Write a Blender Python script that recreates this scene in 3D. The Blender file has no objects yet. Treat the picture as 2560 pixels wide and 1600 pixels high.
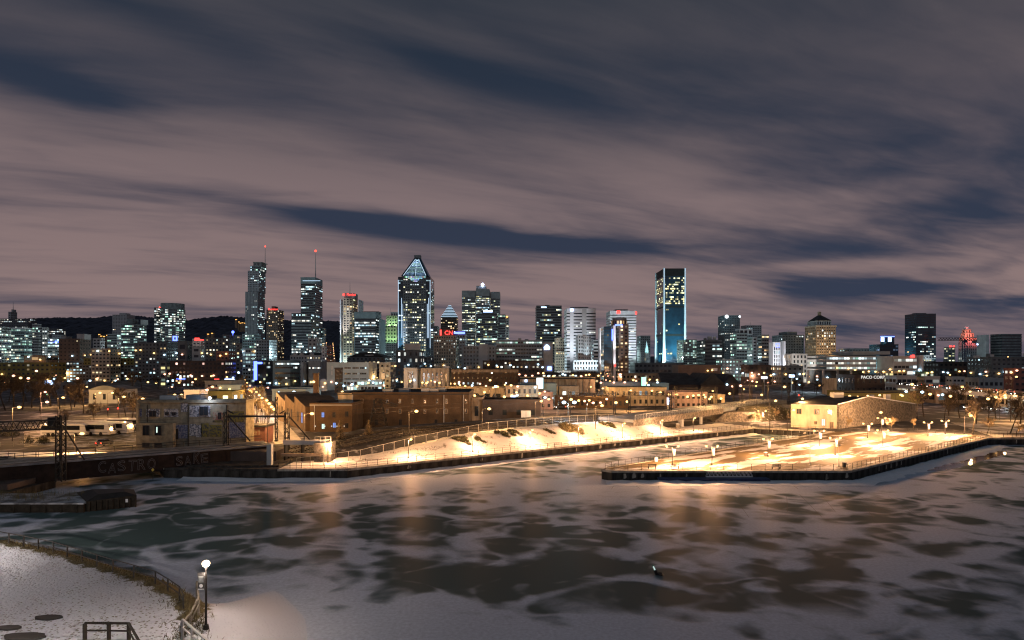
import bpy, math, random
from mathutils import Vector, Matrix
sc = bpy.context.scene
# ------------------------------------------------------------------ camera, sky, exposure
F, H, CX, YH = 1540.0, 22.0, 1280.0, 905.0      # focal length in photo pixels, camera height, principal column, horizon row
cam_d = bpy.data.cameras.new('camera'); cam = bpy.data.objects.new('camera', cam_d)
sc.collection.objects.link(cam); sc.camera = cam
cam.location = (0, 0, H); cam.rotation_euler = (math.radians(90), 0, 0)
cam_d.sensor_width = 36; cam_d.lens = 36 * F / 2560; cam_d.shift_y = (YH - 800) / 2560
cam_d.clip_start = 0.5; cam_d.clip_end = 12000
sc.view_settings.view_transform = 'Standard'; sc.view_settings.look = 'None'
sc.view_settings.exposure = 0.0; sc.view_settings.gamma = 1.0; sc.view_settings.use_curve_mapping = False
sc.cycles.use_denoising = True
try: sc.cycles.denoiser = 'OPENIMAGEDENOISE'
except Exception: pass
sc.cycles.max_bounces = 3; sc.cycles.diffuse_bounces = 1; sc.cycles.glossy_bounces = 2; sc.cycles.filter_width = 1.2
sc.cycles.transmission_bounces = 2; sc.cycles.transparent_max_bounces = 8
sc.cycles.sample_clamp_indirect = 3.0; sc.cycles.use_light_tree = True
sc.cycles.caustics_reflective = False; sc.cycles.caustics_refractive = False

world = bpy.data.worlds.new('World'); sc.world = world; world.use_nodes = True
WN = world.node_tree; WN.nodes.clear()
def wn(t, **k):
    n = WN.nodes.new(t)
    for a, b in k.items(): setattr(n, a, b)
    return n
def wl(a, b): WN.links.new(a, b)
def wm(op, a, b=None, c=None, clamp=False):
    n = wn('ShaderNodeMath', operation=op, use_clamp=clamp)
    for i, x in enumerate((a, b, c)):
        if x is None: continue
        if isinstance(x, (int, float)): n.inputs[i].default_value = x
        else: wl(x, n.inputs[i])
    return n.outputs[0]
tc = wn('ShaderNodeTexCoord'); sp = wn('ShaderNodeSeparateXYZ'); wl(tc.outputs['Generated'], sp.inputs[0])
dx, dy, dz = sp.outputs
hor = wm('SQRT', wm('ADD', wm('MULTIPLY', dx, dx), wm('MULTIPLY', dy, dy)))
tel = wm('DIVIDE', dz, wm('MAXIMUM', hor, 0.001))                 # tangent of the elevation
azi = wm('ARCTAN2', dx, dy)
q_ = wm('DIVIDE', 1.0, wm('ADD', wm('MAXIMUM', dz, 0.0), 0.085))   # flat cloud deck
qx, qy = wm('MULTIPLY', dx, q_), wm('MULTIPLY', dy, q_)
SA = math.radians(66)
uu = wm('ADD', wm('MULTIPLY', qx, math.sin(SA)), wm('MULTIPLY', qy, math.cos(SA)))
vv = wm('SUBTRACT', wm('MULTIPLY', qy, math.sin(SA)), wm('MULTIPLY', qx, math.cos(SA)))
def wnoise(su, sv, off, detail, rough, dist):
    c = wn('ShaderNodeCombineXYZ'); wl(wm('MULTIPLY', uu, su), c.inputs[0]); wl(wm('MULTIPLY', vv, sv), c.inputs[1]); c.inputs[2].default_value = off
    n = wn('ShaderNodeTexNoise'); wl(c.outputs[0], n.inputs['Vector'])
    n.inputs['Scale'].default_value = 1; n.inputs['Detail'].default_value = detail
    n.inputs['Roughness'].default_value = rough; n.inputs['Distortion'].default_value = dist
    return n.outputs['Fac']
nA = wnoise(0.42, 1.15, 3.1, 4, 0.5, 0.45)
nB = wnoise(1.1, 3.0, 7.7, 4, 0.55, 0.5)
nC = wnoise(0.13, 0.42, 1.4, 2, 0.5, 0.2)
nE = wnoise(2.6, 8.5, 5.2, 5, 0.6, 0.6)
dens = wm('ADD', wm('ADD', wm('MULTIPLY', nA, 0.62), wm('MULTIPLY', nB, 0.34)), wm('ADD', wm('MULTIPLY', nC, 0.3), wm('MULTIPLY', nE, 0.12)))
dens = wm('SUBTRACT', dens, 0.685)
# openings and banks of the cloud deck, by bearing and elevation (px, py, half length, half height, slope, weight)
wob = wm('SUBTRACT', nA, 0.5); wob2 = wm('SUBTRACT', nB, 0.5)
def sky_blob(px, py, hl, hh, slope, wt):
    a0 = math.atan2(px - CX, F); k = 1 / math.sqrt(1 + ((px - CX) / F) ** 2)
    t0 = (YH - py) / F * k
    ra = hl / F * k * k; rt = hh / F * k
    da = wm('ADD', wm('SUBTRACT', azi, a0), wm('MULTIPLY', wob2, 0.10))
    dt = wm('ADD', wm('SUBTRACT', tel, t0), wm('MULTIPLY', wob, 0.06))
    dt = wm('ADD', dt, wm('MULTIPLY', da, slope))
    e = wm('ADD', wm('POWER', wm('ABSOLUTE', wm('DIVIDE', da, ra)), 2.0), wm('POWER', wm('ABSOLUTE', wm('DIVIDE', dt, rt)), 2.0))
    return wm('MULTIPLY', wm('EXPONENT', wm('MULTIPLY', e, -1.0)), wt)
for b in ((1060, 578, 260, 30, .06, -.36), (1460, 626, 220, 20, .05, -.25), (850, 555, 180, 20, .03, -.16), (2180, 600, 330, 80, -.02, -.24),
          (2180, 725, 240, 22, .0, -.34), (2500, 770, 170, 18, .0, -.2), (1150, 170, 330, 50, .30, -.17), (120, 215, 300, 60, .1, -.24),
          (2000, 440, 420, 60, .1, -.12), (450, 60, 500, 60, .2, -.1), (2450, 655, 120, 24, -.1, -.15),
          (700, 420, 700, 120, .1, .17), (1500, 420, 420, 90, .1, .12), (350, 690, 500, 70, .0, .12), (1350, 730, 500, 60, 0, .12),
          (2050, 670, 260, 20, -.03, .2), (2230, 465, 300, 30, .05, .1), (1100, 60, 500, 60, .1, .05)):
    dens = wm('ADD', dens, sky_blob(*b))
mr = wn('ShaderNodeMapRange', interpolation_type='SMOOTHSTEP'); wl(dens, mr.inputs[0])
mr.inputs[1].default_value = -0.21; mr.inputs[2].default_value = 0.19
ramp = wn('ShaderNodeValToRGB'); wl(tel, ramp.inputs[0])
el = ramp.color_ramp.elements
el[0].position = 0.0; el[0].color = (.180, .134, .156, 1)
el[1].position = 0.62; el[1].color = (.054, .058, .072, 1)
for p_, c_ in ((0.08, (.268, .188, .184, 1)), (0.25, (.215, .158, .162, 1)), (0.40, (.122, .100, .110, 1))):
    e_ = el.new(p_); e_.color = c_
gap = wn('ShaderNodeValToRGB'); wl(tel, gap.inputs[0])
gap.color_ramp.elements[0].color = (.040, .050, .086, 1)
gap.color_ramp.elements[1].position = 0.6; gap.color_ramp.elements[1].color = (.017, .027, .044, 1)
mixs = wn('ShaderNodeMix', data_type='RGBA'); wl(mr.outputs[0], mixs.inputs[0]); wl(gap.outputs[0], mixs.inputs[6]); wl(ramp.outputs[0], mixs.inputs[7])
nish = wn('ShaderNodeTexSky', sky_type='NISHITA', sun_disc=False); nish.sun_elevation = math.radians(-6); nish.sun_rotation = math.radians(250)
bg1 = wn('ShaderNodeBackground'); wl(mixs.outputs[2], bg1.inputs[0]); bg1.inputs[1].default_value = 1.0
bg2 = wn('ShaderNodeBackground'); wl(nish.outputs[0], bg2.inputs[0]); bg2.inputs[1].default_value = 0.05
adds = wn('ShaderNodeAddShader'); wl(bg1.outputs[0], adds.inputs[0]); wl(bg2.outputs[0], adds.inputs[1])
wo = wn('ShaderNodeOutputWorld'); wl(adds.outputs[0], wo.inputs[0])

# faint cool light of the overcast night, from high behind the camera
sun_d = bpy.data.lights.new('night_sun', 'SUN'); sun_d.energy = 0.19; sun_d.angle = math.radians(40); sun_d.color = (.68, .86, 1)
sun = bpy.data.objects.new('night_sun', sun_d); sc.collection.objects.link(sun); sun.rotation_euler = (math.radians(48), 0, math.radians(-22))
# ------------------------------------------------------------------ helpers
RNG = random.Random(11)
COL = sc.collection
def P(px, py, Y): return Vector(((px - CX) * Y / F, Y, H - (py - YH) * Y / F))
def G(px, py, z=2.0):
    Y = F * (H - z) / (py - YH)
    return Vector(((px - CX) * Y / F, Y, z))
class MB:
    def __init__(s): s.v = []; s.f = []; s.c = []
    def face(s, pts, col=None):
        i = len(s.v); s.v.extend([tuple(p) for p in pts]); s.f.append(tuple(range(i, i + len(pts)))); s.c.append(col)
    def box(s, x0, x1, y0, y1, z0, z1, col=None):
        i = len(s.v)
        s.v += [(x0, y0, z0), (x1, y0, z0), (x1, y1, z0), (x0, y1, z0), (x0, y0, z1), (x1, y0, z1), (x1, y1, z1), (x0, y1, z1)]
        for q in ((0, 3, 2, 1), (4, 5, 6, 7), (0, 1, 5, 4), (1, 2, 6, 5), (2, 3, 7, 6), (3, 0, 4, 7)):
            s.f.append(tuple(i + k for k in q)); s.c.append(col)
    def tube(s, p0, p1, r0, r1=None, n=6, cap=True):
        p0, p1 = Vector(p0), Vector(p1); r1 = r0 if r1 is None else r1
        d = p1 - p0
        if d.length < 1e-6: return
        d.normalize(); a = Vector((0, 0, 1)) if abs(d.z) < .9 else Vector((1, 0, 0))
        u = d.cross(a).normalized(); w = d.cross(u); i = len(s.v)
        for p, r in ((p0, r0), (p1, r1)):
            for k in range(n):
                t = 2 * math.pi * (k + .5) / n; s.v.append(tuple(p + (u * math.cos(t) + w * math.sin(t)) * r))
        for k in range(n): s.f.append((i + k, i + (k + 1) % n, i + n + (k + 1) % n, i + n + k)); s.c.append(None)
        if cap: s.f.append(tuple(i + n + k for k in range(n))); s.f.append(tuple(i + n - 1 - k for k in range(n))); s.c += [None, None]
    def prism(s, poly, z0, z1):
        n = len(poly); i = len(s.v)
        s.v += [(p[0], p[1], z0) for p in poly] + [(p[0], p[1], z1) for p in poly]
        for k in range(n): s.f.append((i + k, i + (k + 1) % n, i + n + (k + 1) % n, i + n + k)); s.c.append(None)
        s.f.append(tuple(i + n + k for k in range(n))); s.f.append(tuple(i + n - 1 - k for k in range(n))); s.c += [None, None]
    def hull(s, bot, top):     # same number of points below and above
        n = len(bot); i = len(s.v); s.v += [tuple(p) for p in bot] + [tuple(p) for p in top]
        for k in range(n): s.f.append((i + k, i + (k + 1) % n, i + n + (k + 1) % n, i + n + k)); s.c.append(None)
        s.f.append(tuple(i + n + k for k in range(n))); s.f.append(tuple(i + n - 1 - k for k in range(n))); s.c += [None, None]
    def ball(s, c, r, nu=8, nv=5, sz=1.0):
        i0 = len(s.v); c = Vector(c)
        for j in range(nv + 1):
            ph = math.pi * j / nv
            for k in range(nu):
                t = 2 * math.pi * k / nu
                s.v.append((c.x + r * math.sin(ph) * math.cos(t), c.y + r * math.sin(ph) * math.sin(t), c.z + r * sz * math.cos(ph)))
        for j in range(nv):
            for k in range(nu):
                a = i0 + j * nu + k; b = i0 + j * nu + (k + 1) % nu
                s.f.append((a, b, b + nu, a + nu)[::-1]); s.c.append(None)
    def mesh(s, name, m):
        me = bpy.data.meshes.new(name); me.from_pydata(s.v, [], s.f)
        if any(c is not None for c in s.c):
            at = me.color_attributes.new('col', 'FLOAT_COLOR', 'CORNER'); buf = []
            for f, c in zip(s.f, s.c): buf += (list(c or (0, 0, 0)) + [1.0]) * len(f)
            at.data.foreach_set('color', buf)
        if m is not None: me.materials.append(m)
        return me
    def build(s, name, m, parent=None, loc=None, rz=0.0, kind=None):
        o = bpy.data.objects.new(name, s.mesh(name, m)); COL.objects.link(o)
        if parent is not None: o.parent = parent
        if loc is not None: o.location = loc
        if rz: o.rotation_euler = (0, 0, rz)
        if kind: o['kind'] = kind
        return o
def lattice(mb, p0, p1, wid, n, r=0.05, side=None, dep=None):
    """four chords and zigzag bracing between two points"""
    p0, p1 = Vector(p0), Vector(p1); d = (p1 - p0); L = d.length; d.normalize()
    a = side if side is not None else (Vector((1, 0, 0)) if abs(d.x) < .7 else Vector((0, 0, 1)))
    u = (a - d * a.dot(d)).normalized() * wid / 2; w = d.cross(u).normalized() * (dep or wid) / 2
    cs = [u + w, u - w, -u - w, -u + w]
    for c in cs: mb.tube(p0 + c, p1 + c, r, n=4)
    for k in range(n):
        q0, q1 = p0 + d * L * k / n, p0 + d * L * (k + 1) / n
        for j in range(4):
            a_, b_ = cs[j], cs[(j + 1) % 4]
            if k % 2: a_, b_ = b_, a_
            mb.tube(q0 + a_, q1 + b_, r * .7, n=3, cap=False)
def tag(o, label=None, cat=None, group=None, kind=None):
    if label: o['label'] = label
    if cat: o['category'] = cat
    if group: o['group'] = group
    if kind: o['kind'] = kind
    return o
def empty(name, loc, label, cat, group=None, rz=0.0):
    o = bpy.data.objects.new(name, None); COL.objects.link(o); o.location = loc; o.rotation_euler = (0, 0, rz); o.empty_display_size = 0.2
    return tag(o, label, cat, group)
def dup(root, loc, rz=0.0, label=None, group=None, scale=None):
    r = root.copy(); COL.objects.link(r); r.location = loc; r.rotation_euler = (0, 0, rz)
    if scale: r.scale = (scale,) * 3
    if label: r['label'] = label
    if group: r['group'] = group
    for ch in list(root.children):
        c = ch.copy(); COL.objects.link(c); c.parent = r
        for g in list(ch.children):
            e = g.copy(); COL.objects.link(e); e.parent = c
    return r
ORD = 'first second third fourth fifth sixth seventh eighth ninth tenth eleventh twelfth thirteenth fourteenth fifteenth sixteenth seventeenth eighteenth nineteenth twentieth'.split()
def ordl(i, n): return 'leftmost' if i == 0 and n > 1 else ('rightmost' if i == n - 1 and n > 1 else ORD[i] + ' from the left')
def light(kind, loc, col, power, parent=None, rad=0.15, target=None, ang=60, blend=.5):
    d = bpy.data.lights.new('lamp_light', kind); d.energy = power; d.color = col; d.shadow_soft_size = rad
    o = bpy.data.objects.new('lamp_light', d); COL.objects.link(o); o.location = loc
    if parent is not None: o.parent = parent
    if kind == 'SPOT':
        d.spot_size = math.radians(ang); d.spot_blend = blend
        o.rotation_euler = (Vector(target) - Vector(loc)).to_track_quat('-Z', 'Y').to_euler()
    return o
# ------------------------------------------------------------------ materials
def mat(name, col, rough=.8, var=.25, scale=.4, bump=0.0, spec=.3, metal=0.0, stretch=None, col2=None, lo=.35, hi=.65, detail=5):
    m = bpy.data.materials.new(name); m.use_nodes = True; nt = m.node_tree; b = nt.nodes['Principled BSDF']
    b.inputs['Roughness'].default_value = rough; b.inputs['Specular IOR Level'].default_value = spec; b.inputs['Metallic'].default_value = metal
    t = nt.nodes.new('ShaderNodeTexCoord'); mp = nt.nodes.new('ShaderNodeMapping'); nt.links.new(t.outputs['Object'], mp.inputs[0])
    mp.inputs['Scale'].default_value = stretch or (1, 1, 1)
    n = nt.nodes.new('ShaderNodeTexNoise'); nt.links.new(mp.outputs[0], n.inputs['Vector'])
    n.inputs['Scale'].default_value = scale; n.inputs['Detail'].default_value = detail; n.inputs['Roughness'].default_value = .6
    r = nt.nodes.new('ShaderNodeValToRGB'); nt.links.new(n.outputs['Fac'], r.inputs[0])
    c2 = col2 or tuple(min(1, c * (1 + var)) for c in col); c1 = col if col2 else tuple(c * (1 - var) for c in col)
    r.color_ramp.elements[0].position = lo; r.color_ramp.elements[1].position = hi
    r.color_ramp.elements[0].color = (*c1, 1); r.color_ramp.elements[1].color = (*c2, 1)
    nt.links.new(r.outputs[0], b.inputs['Base Color'])
    if bump:
        bp = nt.nodes.new('ShaderNodeBump'); bp.inputs['Strength'].default_value = bump; nt.links.new(n.outputs['Fac'], bp.inputs['Height']); nt.links.new(bp.outputs[0], b.inputs['Normal'])
    return m
def emi(name, col, s):
    m = bpy.data.materials.new(name); m.use_nodes = True; nt = m.node_tree; nt.nodes.clear()
    e = nt.nodes.new('ShaderNodeEmission'); e.inputs[0].default_value = (*col, 1); e.inputs[1].default_value = s
    o = nt.nodes.new('ShaderNodeOutputMaterial'); nt.links.new(e.outputs[0], o.inputs[0])
    m.cycles.emission_sampling = 'NONE'
    return m
def emi_attr(name):
    m = emi(name, (1, 1, 1), 1.0); nt = m.node_tree
    a = nt.nodes.new('ShaderNodeAttribute'); a.attribute_name = 'col'
    e = [n for n in nt.nodes if n.type == 'EMISSION'][0]; nt.links.new(a.outputs['Color'], e.inputs[0])
    return m
def brick(name, c1, c2, mortar, scale=1.0):
    m = bpy.data.materials.new(name); m.use_nodes = True; nt = m.node_tree; b = nt.nodes['Principled BSDF']; b.inputs['Roughness'].default_value = .9
    t = nt.nodes.new('ShaderNodeTexCoord'); s = nt.nodes.new('ShaderNodeSeparateXYZ'); nt.links.new(t.outputs['Object'], s.inputs[0])
    ad = nt.nodes.new('ShaderNodeMath'); nt.links.new(s.outputs[0], ad.inputs[0]); nt.links.new(s.outputs[1], ad.inputs[1])
    c = nt.nodes.new('ShaderNodeCombineXYZ'); nt.links.new(ad.outputs[0], c.inputs[0]); nt.links.new(s.outputs[2], c.inputs[1])
    k = nt.nodes.new('ShaderNodeTexBrick'); nt.links.new(c.outputs[0], k.inputs['Vector']); k.inputs['Scale'].default_value = 2.2 * scale
    k.inputs['Color1'].default_value = (*c1, 1); k.inputs['Color2'].default_value = (*c2, 1); k.inputs['Mortar'].default_value = (*mortar, 1)
    k.inputs['Mortar Size'].default_value = .03
    n = nt.nodes.new('ShaderNodeTexNoise'); n.inputs['Scale'].default_value = .35; n.inputs['Detail'].default_value = 6; nt.links.new(t.outputs['Object'], n.inputs['Vector'])
    mr_ = nt.nodes.new('ShaderNodeMapRange'); mr_.inputs[1].default_value = .3; mr_.inputs[2].default_value = .7; mr_.inputs[3].default_value = .6; mr_.inputs[4].default_value = 1.25; nt.links.new(n.outputs[0], mr_.inputs[0])
    mx = nt.nodes.new('ShaderNodeVectorMath'); mx.operation = 'SCALE'; nt.links.new(k.outputs[0], mx.inputs[0]); nt.links.new(mr_.outputs[0], mx.inputs['Scale'])
    nt.links.new(mx.outputs[0], b.inputs['Base Color'])
    return m
M = dict(
    conc=mat('concrete', (.34, .37, .38), var=.2, scale=.15), conc_lt=mat('pale_concrete', (.46, .47, .47), var=.15, scale=.12), white=mat('white_cladding', (.66, .68, .70), var=.08, scale=.1),
    conc_dk=mat('dark_concrete', (.13, .145, .155), var=.3, scale=.2), beige=mat('beige_stone', (.44, .37, .28), var=.3, scale=.4, stretch=(1, 1, .35), detail=8), tan=mat('tan_stone', (.30, .225, .15), var=.4, scale=.5, stretch=(1, 1, .35), detail=8),
    brown=mat('brown_cladding', (.14, .105, .085), var=.2, scale=.15), teal=mat('teal_grey_cladding', (.24, .33, .35), var=.15, scale=.15), cyan=mat('pale_blue_cladding', (.42, .52, .56), var=.12, scale=.15),
    olive=mat('olive_cladding', (.20, .18, .06), var=.2, scale=.2), pinkw=mat('pink_render', (.42, .30, .27), var=.35, scale=.5, stretch=(1, 1, .35), detail=8), cream=mat('cream_render', (.48, .40, .27), var=.35, scale=.55, stretch=(1, 1, .35), bump=.1, detail=8),
    glass=mat('dark_glass', (.020, .026, .032), rough=.16, var=.3, scale=.08, spec=.6), bglass=mat('blue_dark_glass', (.010, .036, .056), rough=.14, var=.35, scale=.05, spec=.7),
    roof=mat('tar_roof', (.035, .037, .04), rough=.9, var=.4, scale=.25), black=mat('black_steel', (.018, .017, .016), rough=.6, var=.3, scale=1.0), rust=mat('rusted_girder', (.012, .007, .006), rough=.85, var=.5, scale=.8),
    steel=mat('galvanised_steel', (.32, .32, .31), rough=.5, var=.15, scale=1, metal=.5), post=mat('railing_steel', (.035, .03, .026), rough=.55, var=.3, scale=2), green=mat('green_copper', (.10, .22, .17), var=.2, scale=.3),
    brick=brick('brown_brick', (.125, .070, .030), (.085, .048, .022), (.07, .06, .045)), brick_d=brick('dark_brick', (.075, .052, .045), (.055, .042, .038), (.05, .045, .045)), redbrick=brick('red_brick', (.30, .10, .08), (.22, .08, .065), (.2, .17, .15)),
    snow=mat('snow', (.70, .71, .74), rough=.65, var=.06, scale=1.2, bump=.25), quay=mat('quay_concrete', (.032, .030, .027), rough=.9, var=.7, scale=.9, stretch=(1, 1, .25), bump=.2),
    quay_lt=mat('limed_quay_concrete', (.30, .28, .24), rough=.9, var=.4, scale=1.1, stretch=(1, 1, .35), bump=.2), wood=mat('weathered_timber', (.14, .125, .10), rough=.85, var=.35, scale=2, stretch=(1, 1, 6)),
    dkwood=mat('tarred_timber', (.022, .018, .013), rough=.9, var=.5, scale=1.5), bark=mat('bark', (.030, .025, .020), rough=.95, var=.35, scale=3), twig=mat('twigs', (.075, .058, .040), rough=.95, var=.3, scale=2),
    dry=mat('dry_and_lit_branches', (.21, .16, .09), rough=.95, var=.35, scale=2), shrub=mat('dark_shrub', (.06, .058, .028), rough=.95, var=.5, scale=1.5), drygrass=mat('dry_grass', (.115, .095, .045), rough=.95, var=.5, scale=3),  # dry also colours lit tree crowns, paler in place of lamplight
    stonew=mat('grey_rubble_stone', (.135, .12, .10), rough=.9, var=.6, scale=1.6, bump=.4), asphalt=mat('asphalt', (.05, .05, .052), rough=.85, var=.35, scale=.5), hull=mat('blue_steel', (.02, .03, .085), rough=.5, var=.3, scale=1),
    carw=mat('white_car_paint', (.6, .6, .6), rough=.3, var=.03, spec=.5), card=mat('dark_car_paint', (.03, .032, .04), rough=.25, var=.1, spec=.5), tyre=mat('tyre_rubber', (.015, .015, .015), rough=.9), carg=mat('car_glass', (.01, .012, .014), rough=.1, var=.1, spec=.6),
    hill=mat('wooded_hill', (.05, .055, .075), rough=1, var=.5, scale=.03), fog=None)
M['granite'] = mat('pale_granite', (.40, .46, .48), var=.12, scale=.12)
M['lit'] = emi_attr('lit_window')
E = dict(warm=emi('sodium_lens', (1, .58, .20), 4.2), cool=emi('white_lens', (.55, .82, 1), 5), pinkl=emi('pinkish_lens', (1, .48, .30), 4), red=emi('red_light', (1, .05, .03), 5), redsign=emi('red_sign', (1, .06, .05), 3.2),
         blue=emi('blue_sign', (.10, .16, 1), 5), bluew=emi('blue_white_sign', (.42, .58, 1), 5), white=emi('white_sign', (.85, .93, 1), 3.2), strip=emi('white_light_strip', (.58, .78, 1), 1.35), cyan=emi('cyan_light_strip', (.25, .80, .95), 1.6),
         green=emi('green_screen', (.35, 1, .65), 2.4), head=emi('headlight', (1, .95, .85), 14), tail=emi('tail_light', (1, .04, .02), 7), lettr=emi('lit_lettering', (.82, .80, .74), 1.1), purple=emi('purple_light', (.6, .2, 1), 2.5), orange=emi('orange_sign', (1, .5, .12), 3))
WARM, STREET, PINK, COOLC = (1, .51, .24), (1, .50, .17), (1, .50, .28), (.68, .90, 1)
# ------------------------------------------------------------------ the setting: ice, ground, quays, banks
GZ = 1.8
QA, QB = Vector((-31, 116)), Vector((74, 189))         # the long quay, left corner to basin head
QD = (QB - QA).normalized(); QN = Vector((-QD.y, QD.x)); QL = (QB - QA).length
def Q(t, s): p = QA + QD * t + QN * s; return p.x, p.y   # metres along the quay, metres inland
def ice_material():
    m = bpy.data.materials.new('snowy_ice'); m.use_nodes = True; nt = m.node_tree; b = nt.nodes['Principled BSDF']
    def N(t, **k):
        n = nt.nodes.new(t)
        for a, c in k.items(): setattr(n, a, c)
        return n
    lk = nt.links.new
    def mth(op, a, c=None, clamp=False):
        n = N('ShaderNodeMath', operation=op, use_clamp=clamp)
        for i, x in enumerate((a, c)):
            if x is None: continue
            if isinstance(x, (int, float)): n.inputs[i].default_value = x
            else: lk(x, n.inputs[i])
        return n.outputs[0]
    t = N('ShaderNodeTexCoord'); s = N('ShaderNodeSeparateXYZ'); lk(t.outputs['Object'], s.inputs[0])
    def nz(sx, sy, off, det, rough, dist):
        mp = N('ShaderNodeMapping'); lk(t.outputs['Object'], mp.inputs[0]); mp.inputs['Scale'].default_value = (sx, sy, 1); mp.inputs['Location'].default_value = (off, off * .7, off)
        n = N('ShaderNodeTexNoise'); lk(mp.outputs[0], n.inputs['Vector']); n.inputs['Scale'].default_value = 1; n.inputs['Detail'].default_value = det
        n.inputs['Roughness'].default_value = rough; n.inputs['Distortion'].default_value = dist; return n.outputs['Fac']
    a = nz(.12, .14, 4.2, 2, .4, 1.2); c = nz(.27, .31, 9.1, 2.5, .42, .6); d = nz(.035, .05, 2.3, 2, .5, .4); fine = nz(3.0, 3.0, 1, 5, .6, 0)
    v = mth('ADD', mth('ADD', mth('MULTIPLY', a, .58), mth('MULTIPLY', c, .40)), mth('MULTIPLY', d, .26))
    v = mth('SUBTRACT', v, .71)
    wv = N('ShaderNodeVectorMath', operation='ADD'); lk(t.outputs['Object'], wv.inputs[0]); cw_ = N('ShaderNodeCombineXYZ'); lk(mth('MULTIPLY', a, 9.0), cw_.inputs[0]); lk(mth('MULTIPLY', c, 7.0), cw_.inputs[1]); lk(cw_.outputs[0], wv.inputs[1])
    vo_ = N('ShaderNodeTexVoronoi', feature='SMOOTH_F1'); vo_.inputs['Scale'].default_value = .13; vo_.inputs['Smoothness'].default_value = .6; lk(wv.outputs[0], vo_.inputs['Vector'])
    rt = N('ShaderNodeMapRange', interpolation_type='SMOOTHSTEP'); lk(mth('SUBTRACT', s.outputs[0], mth('MULTIPLY', s.outputs[1], .02)), rt.inputs[0]); rt.inputs[1].default_value = -6; rt.inputs[2].default_value = 18; rt.inputs[3].default_value = .20; rt.inputs[4].default_value = .40
    v = mth('ADD', v, mth('MULTIPLY', mth('SUBTRACT', vo_.outputs['Distance'], .40), rt.outputs[0]))
    for sx_, off_, wd_, wt_ in ((.070, 3.3, .075, .19), (.125, 6.6, .085, .11)):       # pale drifted veins between the cells
        e2 = mth('ABSOLUTE', mth('SUBTRACT', nz(sx_, sx_ * 1.15, off_, 1.2, .35, .5), .5)); rr_ = N('ShaderNodeMapRange', interpolation_type='SMOOTHSTEP'); lk(e2, rr_.inputs[0]); rr_.inputs[1].default_value = 0.0; rr_.inputs[2].default_value = wd_; rr_.inputs[3].default_value = wt_; rr_.inputs[4].default_value = 0.0
        v = mth('ADD', v, rr_.outputs[0])
    for px, py, hx, hy, w in ((1000, 1340, 420, 60, -.06), (1180, 1450, 300, 36, -.13), (350, 1300, 250, 40, -.09), (1800, 1330, 420, 50, -.07), (2000, 1470, 420, 70, -.06), (1600, 1400, 160, 22, -.08),
                              (900, 1590, 520, 55, .34), (560, 1560, 130, 70, .4), (1560, 1575, 300, 30, .14), (1250, 1205, 700, 18, .25), (1750, 1220, 420, 14, .14), (2330, 1205, 260, 38, .16), (720, 1480, 170, 60, .26), (430, 1345, 130, 20, .10), (2300, 1330, 260, 30, .07), (620, 1205, 250, 14, .12), (2100, 1560, 300, 25, .05)):
        p = G(px, py, 0); rx = hx * p.y / F; ry = p.y * p.y / (F * H) * hy
        e = mth('ADD', mth('POWER', mth('ABSOLUTE', mth('DIVIDE', mth('SUBTRACT', s.outputs[0], p.x), rx)), 2.0), mth('POWER', mth('ABSOLUTE', mth('DIVIDE', mth('SUBTRACT', s.outputs[1], p.y), ry)), 2.0))
        v = mth('ADD', v, mth('MULTIPLY', mth('EXPONENT', mth('MULTIPLY', e, -1.0)), w))
    r = N('ShaderNodeMapRange', interpolation_type='SMOOTHSTEP'); lk(v, r.inputs[0]); r.inputs[1].default_value = -.125; r.inputs[2].default_value = .15
    mk = r.outputs[0]
    mx = N('ShaderNodeMix', data_type='RGBA'); lk(mk, mx.inputs[0]); mx.inputs[6].default_value = (.060, .096, .098, 1)
    sn = N('ShaderNodeValToRGB'); lk(fine, sn.inputs[0]); sn.color_ramp.elements[0].color = (.40, .44, .52, 1); sn.color_ramp.elements[1].color = (.56, .61, .70, 1)
    sn.color_ramp.elements[0].position = .3; sn.color_ramp.elements[1].position = .7
    lk(sn.outputs[0], mx.inputs[7]); lk(mx.outputs[2], b.inputs['Base Color'])
    ro = N('ShaderNodeMapRange'); lk(mk, ro.inputs[0]); ro.inputs[3].default_value = .30; ro.inputs[4].default_value = .8; lk(ro.outputs[0], b.inputs['Roughness'])
    b.inputs['Specular IOR Level'].default_value = 0.0
    bp = N('ShaderNodeBump'); bp.inputs['Strength'].default_value = .3; bp.inputs['Distance'].default_value = .05; lk(mth('ADD', fine, mth('MULTIPLY', mk, 1.2)), bp.inputs['Height']); lk(bp.outputs[0], b.inputs['Normal'])
    gl = N('ShaderNodeBsdfGlossy'); gl.inputs['Roughness'].default_value = .42; lk(bp.outputs[0], gl.inputs['Normal']); gl.inputs['Color'].default_value = (1, .93, .86, 1)
    ms = N('ShaderNodeMixShader'); gf = N('ShaderNodeMapRange'); lk(mk, gf.inputs[0]); gf.inputs[3].default_value = .024; gf.inputs[4].default_value = .022; lk(gf.outputs[0], ms.inputs[0]); lk(b.outputs[0], ms.inputs[1]); lk(gl.outputs[0], ms.inputs[2]); lk(ms.outputs[0], nt.nodes['Material Output'].inputs[0])
    return m
mb = MB(); mb.face([(-320, 10, 0), (320, 10, 0), (320, 215, 0), (-320, 215, 0)])
ice = mb.build('frozen_water', ice_material()); tag(ice, 'frozen basin of grey ice with drifted snow patches', kind='structure')

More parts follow.
